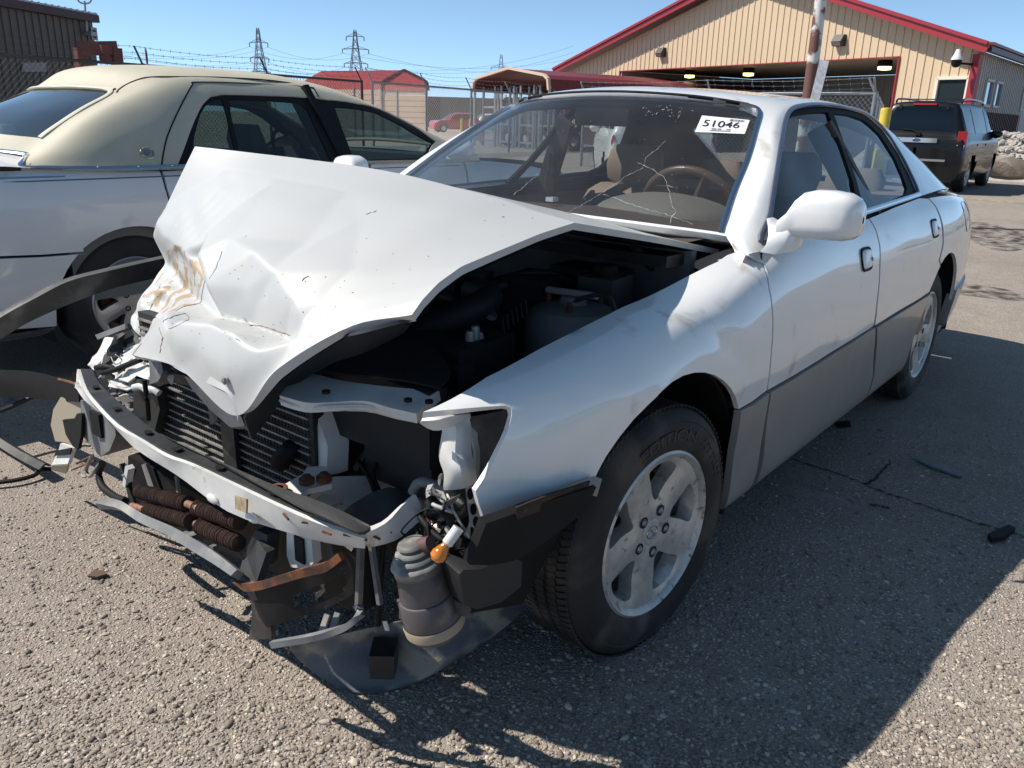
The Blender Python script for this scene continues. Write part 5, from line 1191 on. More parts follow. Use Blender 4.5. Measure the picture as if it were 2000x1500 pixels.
# raised letters on the front tyre, emblem on the hub
def text_arc(s_, m, r0, h_, a0, a1, z, mat, parent, depth=.001):
    cu = bpy.data.curves.new('t', 'FONT'); cu.body = s_; cu.extrude = .02; cu.offset = .01; o = bpy.data.objects.new('t', cu); C.objects.link(o)
    bpy.context.view_layer.update(); me = bpy.data.meshes.new_from_object(o.evaluated_get(bpy.context.evaluated_depsgraph_get())); bpy.data.objects.remove(o); bpy.data.curves.remove(cu)
    a = np.array([v.co[:] for v in me.vertices]); mn, mx = a.min(0), a.max(0)
    for v in me.vertices:
        t = a0+(a1-a0)*(v.co.x-mn[0])/(mx[0]-mn[0]); r = r0+h_*(v.co.y-mn[1])/(mx[1]-mn[1])
        v.co = m @ Vector((r*math.cos(t), r*math.sin(t), z+depth*(1 if v.co.z > 0 else -1)))
    return mesh_obj('raised_lettering', me, mat, parent)
LETM = M('lettering_rubber', (.012, .012, .012), rough=.45)
m0 = steer_m(-.065, .758, .312, 1, -5.5, 0)
def wang(px, py):
    p = m0.inverted() @ V(px, py, y=.862); return math.atan2(p.y, p.x)
aA, aB, aC, aD = wang(1262, 895), wang(1355, 850), wang(1368, 852), wang(1405, 900)
print('tyre text angles', aA, aB, aC, aD)
def unwrap(a, b): 
    while b > a: b -= 2*PI
    while b < a-PI: b += 2*PI
    return b
text_arc('EDITION', m0, .236, .026, aA, unwrap(aA, aB), .1005, LETM, fw, .0018); text_arc('A/T PLUS', m0, .240, .020, aC, unwrap(aC, aD), .1005, LETM, fw, .0018)
zz = zf_(0)+.0045; bm = B(); ring = [m0 @ Vector((.020*math.cos(t), .016*math.sin(t), zz)) for t in np.linspace(0, 2*PI, 33)]; tube(bm, ring, .0015, 6, cap=False)
tube(bm, [m0 @ Vector((x, y, zz)) for x, y in ((-.008, .011), (.004, -.008), (.012, -.007))], .0018, 6); tube(bm, [m0 @ Vector((x, y, zz)) for x, y in ((-.014, .006), (.006, .012))], .0014, 6)
obj('hub_emblem', bm, CHROME, fw)
# ---------------------------------------------------------------- white sedan with tan vinyl roof, parked alongside
CW = M('silver_white_paint', (.74, .74, .735), rough=.3, coat=.7, var=.05, vs=2, dirt=(.45, .42, .38), ds=5, dt=(.6, .85))
VINYL = M('tan_vinyl', (.47, .435, .335), rough=.6, var=.08, vs=5, bump=.0012, bs=260)
CGL = glass('grey_green_glass', (.30, .38, .36), dirt=.03)
CGR = glass('rear_green_glass', (.50, .64, .57), ior=2.6, dirt=.04)
GREYIN = M('grey_interior', (.14, .15, .15), rough=.7)
YC = -3.15
cad = thing('vinyl_roof_sedan', 'big white sedan with tan vinyl roof parked behind the wrecked car', 'car', (-1.5, YC, 0))
gr = [[(.05, .86, .98), (.02, .80, 1.0), (-.03, .72, 1.015), (-.06, .64, 1.025), (.05, .45, 1.04), (.12, .22, 1.055), (.14, 0, 1.06)],
      [(-.3, .90, .968), (-.3, .82, 1.09), (-.31, .73, 1.175), (-.33, .62, 1.20), (-.24, .45, 1.212), (-.2, .22, 1.22), (-.19, 0, 1.225)],
      [(-.6, .92, .964), (-.6, .80, 1.16), (-.6, .69, 1.29), (-.60, .58, 1.325), (-.56, .4, 1.34), (-.53, .2, 1.345), (-.52, 0, 1.345)],
      [(-.95, .925, .964), (-.92, .80, 1.18), (-.90, .69, 1.355), (-.85, .585, 1.415), (-.78, .4, 1.445), (-.74, .2, 1.455), (-.73, 0, 1.458)],
      [(-1.35, .925, .963), (-1.35, .80, 1.185), (-1.35, .69, 1.365), (-1.35, .585, 1.428), (-1.35, .4, 1.462), (-1.35, .2, 1.476), (-1.35, 0, 1.48)],
      [(-1.75, .925, .962), (-1.75, .80, 1.175), (-1.75, .69, 1.34), (-1.75, .59, 1.40), (-1.75, .4, 1.438), (-1.75, .2, 1.453), (-1.75, 0, 1.46)],
      [(-2.15, .92, .962), (-2.15, .81, 1.12), (-2.15, .71, 1.26), (-2.15, .63, 1.31), (-2.15, .4, 1.365), (-2.13, .2, 1.382), (-2.12, 0, 1.388)],
      [(-2.55, .92, .96), (-2.55, .84, 1.05), (-2.55, .77, 1.125), (-2.55, .70, 1.155), (-2.5, .45, 1.21), (-2.47, .2, 1.23), (-2.46, 0, 1.235)],
      [(-2.95, .90, .95), (-2.95, .87, .97), (-2.95, .83, .99), (-2.95, .78, 1.0), (-2.9, .5, 1.04), (-2.86, .25, 1.055), (-2.85, 0, 1.06)]]
GC = outward(Surf([[(x, YC+d, z) for x, d, z in full(r)] for r in gr]), (-1.5, YC, .8))
sc = [(1.12, .70), (.9, .86), (.5, .955), (0, .99), (-.6, 1), (-1.5, 1), (-2.5, 1), (-3.2, .985), (-3.8, .94), (-4.15, .82), (-4.25, .6)]
pc = [(.80, .22), (.88, .26), (.925, .42), (.94, .615), (.945, .70), (.935, .85), (.905, .935), (.86, .975)]
GCS = outward(Surf([[(x, YC+d*k, z-(.0 if x > -3 else .10*((-x-3)/1.2)*((z-.2)/.8))) for d, z in pc] for x, k in sc]), (-1.5, YC, .5))

DL2 = [(346, 326), (374, 251), (396, 204), (412, 188), (434, 184), (522, 186), (602, 190), (640, 194), (700, 202), (762, 214), (797, 232), (852, 276), (834, 312), (700, 319), (500, 323)]
G1 = [(372, 318), (379, 275), (393, 222), (407, 200), (420, 193), (434, 192), (444, 225), (457, 280), (464, 318)]
G2 = [(449, 193), (520, 195), (586, 200), (602, 213), (621, 256), (648, 314), (474, 318), (465, 275)]
G3 = [(655, 208), (690, 210), (737, 219), (781, 241), (845, 278), (826, 312), (694, 314), (672, 255)]
d2 = [(a, max(b, .06)) for a, b in GC.uv(DL2)]
rg = [(.40, 3.2), (.6, 3.2), (1.2, 3.2), (1.75, 3.25), (1.93, 3.6), (1.95, 4.5), (1.95, 6)]
wg = [(8 if 0 else 7.9, 3.3), (7, 3.25), (6.3, 3.25), (6.06, 3.6), (6.03, 4.5), (6.03, 6)]
m12 = lambda l: [('uv', a, 12-b) for a, b in l]
fo = [(0.02, 3), (.02, .05), (2, .03), (4, .03), (6, .03), (7.2, .03), (7.95, .1), (7.95, 3)]
panel('vinyl_roof', GC, U(fo)+m12(fo[::-1]), VINYL, cad, th=.02, res=.05, inset=0, holes=(U(rg)+m12(rg[-2::-1]), U(wg)+m12(wg[-2::-1]), U(d2), m12(d2)))
panel('rear_window', GC, U(rg)+m12(rg[-2::-1]), CGR, cad, th=0, res=.06, off=-.008)
panel('windshield', GC, U(wg)+m12(wg[-2::-1]), CGL, cad, th=0, res=.06, off=-.008)
for sg in (1, -1):
    fl = (lambda l: GC.uv(l)) ; mk = (lambda l: U(l)) if sg > 0 else m12
    panel('window_frame', GC, mk(d2), BLACK, cad, th=.01, res=.05, off=-.008, holes=[mk(GC.uv(g)) for g in (G1, G2, G3)])
    for nm, g in (('quarter_window', G1), ('rear_side_window', G2), ('front_window', G3)): panel(nm, GC, mk(GC.uv(g)), CGL, cad, th=0, res=.06, inset=-.003, off=-.013)
strip('window_seal', GC, U(rg), .022, M('pale_seal', (.55, .52, .42), rough=.5), cad, off=.002)
strip('window_seal', GC, U([(1.96, v) for v in np.linspace(3.4, 8.6, 10)]), .022, MATS['pale_seal'], cad, off=.002)
strip('roof_seam', GC, [(228, 181), (232, 175), (245, 166), (265, 157), (290, 151), (340, 150), (450, 152), (560, 161), (690, 186)], .008, BLACK, cad, off=.001, h=.002)
strip('door_seam', GC, [(315, 329), (319, 300), (327, 266), (343, 228), (362, 190), (376, 166), (384, 161), (480, 163), (600, 170), (612, 174)], .007, BLACK, cad, off=.001, h=.002)
strip('door_seam', GC, [(612, 171), (616, 178), (622, 190)], .007, BLACK, cad, off=.001, h=.002)
strip('roof_moulding', GC, U([(.02, v) for v in np.linspace(6, .3, 12)]+[(.12, .10), (.25, .08), (.7, .06), (1.3, .04), (2, .04), (2.6, .04)]), .020, CHROME, cad, off=.006)
for t in ((.12, .3), (.9, .05), (1.5, .04), (2.05, .04)):
    bm = B(); p = Vector(GC.ev(np.array([t[0]]), np.array([t[1]]), .014)[0]); bmesh.ops.create_icosphere(bm, subdivisions=1, radius=.005, matrix=Matrix.Translation(p)); obj('rivet', bm, STEEL, cad)
# crest on the rear pillar
u_, v_ = GC.px(287, 299); p = Vector(GC.ev(np.array([u_]), np.array([v_]), .002)[0]); n_ = Vector(GC.nrm(np.array([u_]), np.array([v_]))[0])*GC.sg; q_ = Matrix.Translation(p) @ n_.to_track_quat('Z', 'Y').to_matrix().to_4x4()
bm = B(); tube(bm, [q_ @ Vector((.030*math.cos(t), .030*math.sin(t), .003)) for t in np.linspace(0, 2*PI, 25)], .0035, 6, cap=False); cr_ = obj('crest_wreath', bm, M('pale_gold', (.45, .42, .32), rough=.3, metal=1), cad)
bm = B(); prism(bm, [q_ @ Vector((x, y, .002)) for x, y in ((-.014, .016), (.014, .016), (.015, -.003), (0, -.017), (-.015, -.003))], n_*.003); obj('crest_shield', bm, M('crest_grey', (.22, .23, .27), rough=.3, metal=.5), cr_)
ar = lambda a0, a1, n=14: arc(-.38, .315, .392, a0, a1, n)
Q2 = [('xz', 1.0, .93), ('xz', .5, .95), ('xz', 0, .96), ('xz', -.2, .962), ('xz', -.555, .962), ('xz', -.57, .90), ('xz', -.62, .80), ('xz', -.655, .73), ('xz', -.62, .622+.06)]
qo = [('uv', .5, 7), ('uv', 2, 7), ('uv', 3, 6.95), ('uv', 3.6, 6.9), (312, 334), (322, 365), (330, 392)] + ar(112, 52, 10) + [(165, 492), (80, 498), (0, 501), ('xz', .6, .625), ('xz', .95, .62)]
panel('quarter_panel', GCS, qo, CW, cad, res=.05, deform=wave(.0015, 4, 3))
panel('rear_bumper', GCS, [(165, 496), (80, 502), (0, 505), ('xz', .6, .615), ('xz', .95, .61), ('xz', .95, .32), ('xz', .3, .31), (110, 636)] + ar(10, 47, 6), CW, cad, res=.05, off=.006)
panel('bumper_skirt', GCS, [(110, 642), (0, 660), ('xz', .95, .30), ('xz', .95, .23), ('xz', .05, .23)], GREYPL, cad, res=.06)
panel('rear_door', GCS, [(317, 334), (326, 365), (334, 393)] + ar(108, 170, 10) + [('xz', -.83, .25), ('xz', -1.70, .25), ('xz', -1.70, .6), ('xz', -1.72, .962)], CW, cad, res=.06, deform=wave(.0015, 4, 5))
panel('front_door', GCS, [('xz', -1.73, .962), ('xz', -1.715, .6), ('xz', -1.715, .25), ('xz', -2.72, .25), ('xz', -2.75, .6), ('xz', -2.75, .962)], CW, cad, res=.06)
panel('front_fender', GCS, [('xz', -2.765, .955), ('xz', -2.765, .6), ('xz', -2.74, .25), ('xz', -2.91, .25)] + arc(-3.31, .315, .39, -10, 190, 16) + [('xz', -4.1, .28), ('xz', -4.15, .6), ('xz', -4.1, .80), ('xz', -3.5, .90)], CW, cad, res=.07)
strip('body_line', GCS, [('xz', .6, .93), ('xz', 0, .93), ('xz', -.55, .93), ('xz', -1.2, .93), ('xz', -2.7, .925)], .006, TRIMB, cad, off=0, h=.002)
strip('deck_highlight', GCS, [('xz', .5, .945), ('xz', 0, .945), ('xz', -.12, .945)], .010, CHROME, cad, off=.001, h=.003)
g = []
for u in np.linspace(0, 10, 50):
    v = np.linspace(.2, 7, 20); P = GCS.ev(np.full(20, u), v); P[:, 1] -= .03; g.append([Vector(p) for p in P])
bm = B(); sheet(bm, g); bmesh.ops.delete(bm, geom=[f for f in bm.faces if min(math.hypot(f.calc_center_median().x+.38, f.calc_center_median().z-.315), math.hypot(f.calc_center_median().x+3.31, f.calc_center_median().z-.315)) < .43], context='FACES'); obj('inner_body', bm, INNER, cad)
bm = B(); sheet(bm, densify([[(x, YC+d*(.875-.04*max(0, x)), z+.075*(1-d*d)) for d in np.linspace(-1, 1, 9)] for x, z in ((-.06, .985), (.04, .988), (.15, .995), (.4, .990), (.8, .965), (1.12, .93), (1.16, .85), (1.18, .4))], 3)); obj('trunk_lid', bm, CW, cad)
bm = B(); sheet(bm, densify([[(x, YC+d*(.87 if x > -3.9 else .76), z+.035*(1-d*d)) for d in np.linspace(-1, 1, 9)] for x, z in ((-2.8, .965), (-3.2, .93), (-3.7, .88), (-4.1, .80), (-4.28, .72))], 4)); obj('hood', bm, CW, cad)
bm = B(); sheet(bm, [[(x, YC-d, z) for d, z in pc] for x in (1.0, -1.5, -4.1)]); obj('far_side', bm, CW, cad)
bm = B(); box(bm, (-4.22, YC, .5), (.12, 1.6, .55)); obj('front_bumper', bm, CW, cad, bevel=.04)
for cx in (-.38, -3.31):
    bm = B(); g = []
    for a in np.linspace(-20, 200, 24): g.append([Vector((cx+k*math.cos(R(a)), YC+y, .315+k*math.sin(R(a)))) for y, k in ((.86, .40), (.6, .395), (.5, .05))])
    sheet(bm, g); obj('wheel_housing', bm, BLACK, cad)
    wheel_parts(cad, Matrix.Translation((cx, YC+.80, .338)) @ Matrix.Rotation(-PI/2, 4, 'X') @ Matrix.Rotation(.35, 4, 'Z'), rr=.338, rim=.215, width=.2, spokes=7, tread=False, mats=(TYRE, M('grey_alloy', (.42, .42, .43), rough=.35, metal=.7)))
    wheel_parts(cad, Matrix.Translation((cx, YC-.80, .338)) @ Matrix.Rotation(PI/2, 4, 'X'), rr=.338, rim=.215, width=.2, spokes=7, tread=False, mats=(TYRE, MATS['grey_alloy']))
panel('mirror_base', GC, U([(6.9, .15), (6.95, .9), (7.3, .7), (7.5, .15)]), BLACK, cad, th=.02, off=.004)
bm = B(); bmesh.ops.create_uvsphere(bm, u_segments=20, v_segments=12, radius=1, matrix=Matrix.Translation((-2.56, YC+1.04, 1.035)) @ Matrix.Diagonal((.075, .12, .075, 1))); box(bm, (-2.6, YC+.92, .985), (.06, .10, .03)); obj('mirror', bm, CW, cad)
bm = B(); box(bm, (-1.3, YC, .3), (3.2, 1.6, .06)); obj('cabin_floor', bm, INNER, cad)
bm = B(); box(bm, (-1.4, YC+.86, .66), (2.6, .05, .58)); box(bm, (-1.4, YC-.86, .66), (2.6, .05, .58)); o_ = obj('door_card', bm, GREYIN, cad); o_['kind'] = 'stuff'
for y in (-.42, .42):
    s_ = block('front_seat', [((-1.75, YC+y, .35), .27, .27), ((-1.75, YC+y, .55), .27, .27)], GREYIN, cad)
    block('seat_back', [((-1.52, YC+y, .5), .09, .27), ((-1.44, YC+y, .8), .09, .27), ((-1.38, YC+y, 1.0), .07, .22)], GREYIN, s_); block('headrest', [((-1.38, YC+y, 1.0), .05, .14), ((-1.37, YC+y, 1.08), .06, .15), ((-1.36, YC+y, 1.17), .04, .12)], GREYIN, s_)
s_ = block('rear_seat', [((-.75, YC, .4), .28, .75), ((-.75, YC, .58), .28, .75)], GREYIN, cad, e=.4); block('seat_back', [((-.5, YC, .5), .1, .75), ((-.42, YC, .9), .09, .75), ((-.40, YC, 1.0), .06, .7)], GREYIN, s_, e=.4)
for y in (-.42, .42): block('headrest', [((-.38, YC+y, .98), .06, .14), ((-.36, YC+y, 1.06), .06, .15), ((-.36, YC+y, 1.14), .04, .12)], M('pale_headrest', (.45, .46, .42), rough=.7), s_)
bm = B(); sheet(bm, [[(x, YC+d*(.86 if x > -.1 else .95), 1.0 if x > -.1 else 1.02) for d in (-.8, 0, .8)] for x in (-.12, -.4)]); obj('parcel_shelf', bm, M('pale_shelf', (.40, .46, .42), rough=.7), cad)
bm = B(); box(bm, (-2.75, YC, .92), (.5, 1.6, .14)); obj('dashboard', bm, GREYIN, cad, bevel=.05)
bm = B(); tube(bm, [Vector((-2.3+.08*math.sin(t), YC-.42+.19*math.cos(t), .95+.17*math.sin(t))) for t in np.linspace(0, 2*PI, 25)], .014, 8, cap=False); obj('steering_wheel', bm, BLACK, cad)
bm = B(); box(bm, (-2.2, YC, 1.29), (.03, .22, .06)); obj('interior_mirror', bm, BLACK, cad, bevel=.012)
P = [[Vector(p) for p in GC.ev(np.full(15, u), np.linspace(2.6, 9.4, 15), -.03)] for u in np.linspace(2, 6, 12)]
bm = B(); sheet(bm, P); obj('headliner', bm, GREYIN, cad)
for sg in (1, -1):
    bm = B(); bar(bm, (-1.70, YC+sg*.87, .9), (-1.62, YC+sg*.62, 1.36), .16, .04, Vector((1, 0, 0))); obj('inner_pillar', bm, BLACK, cad)

# ---------------------------------------------------------------- other vehicles, built nose along +x then set down
def vehicle(name, label, L, W, H, hood_z, belt, base_x, scr_x, roof_f, roof_r, tail_x, loc, rz, paint, glassm, lamp_cols=((.5, .02, .02), (.75, .75, .72)), wheels=.33, wb=None, suv=False, group=None, detail=False, s=1.0):
    t = thing(name, label, 'car' if not suv else 'sport utility vehicle', (0, 0, 0), 0, group); h = W/2
    f, r = L/2, -L/2
    def sect(x, wk, zb, zt, tw):
        return [(x, y, z) for y, z in ((h*wk*.86, .24), (h*wk*.95, .34), (h*wk, .55), (h*wk*.985, zb*.88), (h*wk*.94, zb), (h*tw+(h*wk*.93-h*tw)*.5, zb+(zt-zb)*.5), (h*tw, zb+(zt-zb)*.88), (h*tw*.86, zt-.01), (h*tw*.45, zt+.015*(zt-zb > .2)), (0, zt+.02*(zt-zb > .2)))]
    b = belt
    st = [(f, .62, hood_z*.72, hood_z*.73, .55), (f-.06, .84, hood_z*.86, hood_z*.88, .74), (f-.35, .96, hood_z*.96, hood_z*.985, .82), (base_x, 1, b*.98, hood_z+.02, .86), (scr_x*.5+base_x*.5, 1, b, (H+hood_z)*.5+.02, .80), (scr_x, 1, b, H-.03, .72), (roof_f, 1, b, H, .70), ((roof_f+roof_r)/2, 1, b, H, .70), (roof_r, 1, b, H-.02, .69)]
    if suv: st += [(tail_x, .99, b, H-.06, .69), (tail_x-.12, .98, b, b+.10, .74), (r+.04, .95, b*.95, b*.96, .80), (r, .86, b*.8, b*.81, .72)]
    else: st += [(tail_x*.5+roof_r*.5, .99, b, (H+b)*.5+.04, .72), (tail_x, .98, b, b+.05, .76), (r+.10, .92, b*.97, b*.99, .78), (r, .75, b*.7, b*.71, .62)]
    st = [(f+.004, .03, hood_z*.72, hood_z*.73, .03)]+st+[(r-.004, .03, b*.8, b*.81, .03)]
    def fl(q): return q+[(x, -y, z) for x, y, z in q[-2::-1]]
    G = outward(Surf([fl(sect(*q)) for q in st]), (0, 0, .6)); n = len(st)
    n_off = 1; wbx = wb or L*.59; ax = (f-L*.19, f-L*.19-wbx)
    g = []
    for u in np.linspace(0, n-1, 70): g.append([Vector(p) for p in G.ev(np.full(60, u), np.linspace(0, 18, 60))])
    bm = B(); sheet(bm, g)
    bmesh.ops.delete(bm, geom=[q for q in bm.faces if min((q.calc_center_median().x-a)**2+(q.calc_center_median().z-wheels)**2 for a in ax) < (wheels+.05)**2 and abs(q.calc_center_median().y) > h*.55], context='FACES')
    obj('body', bm, paint, t, smooth=45)
    bm = B(); box(bm, (0, 0, .42), (L*.92, W*.80, .30)); obj('underbody', bm, BLACK, t)
    UV = lambda l: [('uv', a+1, c) for a, c in l]; n = n-2
    panel('windshield', G, UV([(3.15, 7.3), (4.9, 7.2), (4.9, 10.8), (3.15, 10.7)]), glassm, t, th=0, res=.12, off=.004)
    e = 9 if suv else 8
    if suv: panel('rear_window', G, UV([(e+.12, 7.15), (e+.96, 6.9), (e+.96, 11.1), (e+.12, 10.85)]), glassm, t, th=0, res=.1, off=.006)
    else: panel('rear_window', G, UV([(8.25, 7.2), (9.8, 7.2), (9.8, 10.8), (8.25, 10.8)]), glassm, t, th=0, res=.1, off=.006)
    for sd_ in (0, 1):
        k = (lambda l: UV(l)) if not sd_ else (lambda l: [('uv', a+1, 18-c) for a, c in l])
        if suv: wins = [[(3.75, 4.25), (4.95, 5.85), (6.05, 5.9), (6.05, 4.25)], [(6.2, 4.25), (6.2, 5.9), (7.35, 5.9), (7.35, 4.25)], [(7.5, 4.25), (7.5, 5.9), (8.75, 5.85), (8.85, 4.25)]]
        else: wins = [[(3.7, 4.25), (4.95, 5.8), (6.3, 5.9), (6.3, 4.25)], [(6.45, 4.25), (6.45, 5.9), (7.9, 5.8), (8.7, 4.25)]]
        for w_ in wins: panel('side_window', G, k(w_), glassm, t, th=0, res=.1, off=.005)
        y = h*.9*(1 if not sd_ else -1)
        for x in (base_x-.25,): 
            bm = B(); bmesh.ops.create_uvsphere(bm, u_segments=10, v_segments=6, radius=1, matrix=Matrix.Translation((x, y*1.12, b+.06)) @ Matrix.Diagonal((.07, .13, .085, 1))); obj('mirror', bm, paint, t)
        for x in (roof_f-.35, roof_f-1.3):
            bm = B(); box(bm, (x, h*.985*(1 if not sd_ else -1), b*.86), (.16, .03, .035)); obj('door_handle', bm, paint, t, bevel=.008)
        panel('headlight', G, k([(.9, 2.9), (.95, 3.9), (2.2, 4.0), (1.7, 3.0)]), M('clear_lamp', (.7, .7, .68), rough=.1, coat=1), t, th=0, res=.08, off=.006)
        zz = [(n-1.7, 3.0), (n-1.7, 4.15), (n-2.6, 4.1), (n-2.4, 3.05)] if suv else [(n-1.5, 3.0), (n-1.5, 4.1), (n-2.3, 4.0), (n-2.2, 3.05)]
        if not detail: panel('tail_light', G, k(zz), M('red_lamp', (.42, .012, .015), rough=.12, coat=1), t, th=0, res=.08, off=.012)
        for a in ax:
            m_ = Matrix.Translation((a, y*.93-(.02 if y > 0 else -.02), wheels)) @ Matrix.Rotation(-PI/2 if y > 0 else PI/2, 4, 'X')
            if detail: wheel_parts(t, m_, rr=wheels, rim=wheels*.64, width=.22, spokes=6, tread=False, mats=(TYRE, M('grey_alloy', (.42, .42, .43), rough=.35, metal=.7)))
            else:
                bm = B(); lathe(bm, [(.05, -.09), (wheels-.02, -.1), (wheels, -.07), (wheels, .07), (wheels-.02, .1), (wheels*.66, .098)], 24, m_); wl = obj('wheel', bm, TYRE, t)
                bm = B(); lathe(bm, [(wheels*.66, .09), (wheels*.6, .07), (wheels*.2, .085), (0, .085)], 10, m_); obj('rim', bm, M('plain_alloy', (.55, .55, .55), rough=.35, metal=.5), wl)
    t.location = loc; t.rotation_euler = (0, 0, rz); t.scale = (s, s, s)
    return t, G
BLK = M('black_car_paint', (.005, .005, .006), rough=.3, coat=.35, spec=.25)
TINT = glass('dark_tint', (.07, .08, .085)); TINT2 = glass('car_glass', (.35, .40, .42))
RED = M('red_car_paint', (.50, .012, .02), rough=.25, coat=1); WHT = M('white_car_paint', (.72, .72, .70), rough=.3, coat=.8); CRM = M('cream_white_paint', (.70, .68, .60), rough=.35, coat=.7); SILV = M('dark_red_paint', (.28, .03, .03), rough=.3, coat=.8)
suv, SG = vehicle('black_suv', 'black sport utility vehicle with roof rails and a chrome tailgate bar', 4.44, 1.80, 1.70, 1.05, 1.06, 1.15, .62, .35, -1.72, -1.98, (0, 0, 0), 0, BLK, TINT, wheels=.355, wb=2.62, suv=True, detail=True)
# tailgate details (still nose along +x, rear at x = -2.2)
def tg(y, z, d=.0):
    y = y+.013
    h_ = SG.hit((-6, y, z), (1, 0, 0)) or SG.near((-2.2, y, z)); p = Vector(SG.ev(np.array([h_[0]]), np.array([h_[1]]))[0]); return p+Vector((-d, 0, 0))
def on_suv(name, bm, m, parent=None, bevel=0): 
    o = obj(name, bm, m, parent or suv, bevel=bevel, world=False); return o
p = tg(0, .98); bm = B(); box(bm, (p.x-.015, 0, .985), (.03, .74, .085)); on_suv('chrome_bar', bm, CHROME, bevel=.01)
bm = B(); lathe(bm, [(0, .004), (.075, .004), (.08, 0)], 24, Matrix.Translation((p.x-.032, 0, .985)) @ Matrix.Rotation(-PI/2, 4, 'Y') @ Matrix.Diagonal((.42, 1, 1, 1))); on_suv('badge', bm, M('badge_blue', (.04, .06, .14), rough=.3, coat=1))
p = tg(0, .84); bm = B(); box(bm, (p.x-.012, 0, .855), (.01, .305, .152)); pl_ = on_suv('number_plate', bm, M('plate_green', (.05, .13, .09), rough=.4))
PLW = M('plate_white', (.75, .75, .75), rough=.5)
cc = [Vector((p.x-.019, .15, .78)), Vector((p.x-.019, -.15, .78)), Vector((p.x-.019, -.15, .93)), Vector((p.x-.019, .15, .93))]
text_on('881LP3', cc, .10, .30, .92, .82, PLW, None, 'plate_characters', .012); o_ = bpy.data.objects['plate_characters']; o_.parent = pl_
bm = B(); box(bm, (p.x-.019, -.10, .79), (.003, .05, .03)); on_suv('plate_sticker', bm, M('orange_sticker', (.6, .14, .05), rough=.5), pl_)
p = tg(0, .55); bm = B(); box(bm, (p.x-.02, 0, .62), (.05, 1.15, .04)); on_suv('bumper_strip', bm, M('grey_bumper_strip', (.22, .22, .21), rough=.4), bevel=.01)
p = tg(0, 1.62); bm = B(); box(bm, (-1.99, 0, 1.655), (.05, .42, .035)); on_suv('brake_light', bm, M('red_lamp', (.42, .012, .015)))
bm = B(); box(bm, (p.x-.01, -.50, .78), (.008, .16, .025)); on_suv('model_badge', bm, CHROME)
for sg in (1, -1):
    bm = B(); box(bm, (-2.10, sg*.775, 1.0), (.16, .15, .34), Matrix.Rotation(sg*-.25, 3, 'Z')); tl_ = on_suv('tail_light', bm, M('red_lamp', (.42, .012, .015)), bevel=.025)
    bm = B(); box(bm, (-2.135, sg*.772, .885), (.125, .13, .07), Matrix.Rotation(sg*-.25, 3, 'Z')); on_suv('reversing_lamp', bm, M('clear_lamp', (.7, .7, .68), rough=.1, coat=1), tl_, bevel=.015)
    bm = B(); tube(bm, smooth_poly([(.55, sg*.60, 1.70), (.40, sg*.60, 1.76), (-.6, sg*.60, 1.775), (-1.55, sg*.60, 1.76), (-1.72, sg*.60, 1.69)], 5), .020, 8); on_suv('roof_rail', bm, BLK)
for x in (.1, -1.2): bm = B(); bar(bm, (x, -.6, 1.765), (x, .6, 1.765), .05, .02); on_suv('cross_bar', bm, BLK)
for y in (-.42, .42): bm = B(); box(bm, (-2.04, y, 1.60), (.03, .05, .09)); on_suv('window_hinge', bm, M('red_lamp', (.4, .01, .01)) if 0 else BLK)
bm = B(); tube(bm, [(-2.16, 0, 1.12), (-2.12, .12, 1.17), (-2.11, .30, 1.18)], .012, 6); box(bm, (-2.16, 0, 1.10), (.05, .09, .06)); on_suv('rear_wiper', bm, BLACK)
o_ = suv; o_.location = (-19.1, -2.85, 0); o_.rotation_euler = (0, 0, PI+.025); o_.scale = (1.03, 1.03, 1.03)
vehicle('red_hatchback', 'small red hatchback parked beyond the chain link fence', 3.95, 1.70, 1.47, .92, .92, .95, .2, -.1, -1.4, -1.8, (-48.0, -44.6, 0), R(-28), RED, TINT2, wheels=.31)
vehicle('white_hatchback', 'small white car half hidden by the red hatchback', 4.1, 1.75, 1.47, .92, .92, .95, .2, -.1, -1.4, -1.85, (-51.5, -44.5, 0), R(-32), WHT, TINT2, wheels=.31)
vehicle('white_pickup_suv', 'white sport utility vehicle at the left edge behind the fence', 4.6, 1.8, 1.75, 1.05, 1.08, 1.1, .5, .25, -1.8, -2.1, (-1.6, -10.6, 0), R(160), WHT, TINT, wheels=.36, suv=True)
vehicle('maroon_car', 'dark red car just showing at the left edge', 4.5, 1.8, 1.4, .9, .92, .95, .2, -.1, -1.4, -1.85, (.9, -9.8, 0), R(170), SILV, TINT2, wheels=.32)
vehicle('cream_suv', 'cream white sport utility vehicle seen through the wrecked windscreen', 4.4, 1.82, 1.68, 1.02, 1.03, 1.1, .55, .3, -1.75, -2.0, tuple(Vector((far(1262, 270, 16.5).x, far(1262, 270, 16.5).y, 0))), math.atan2(ray(1240, 270)[1], ray(1240, 270)[0])+.12, CRM, TINT, wheels=.35, suv=True)

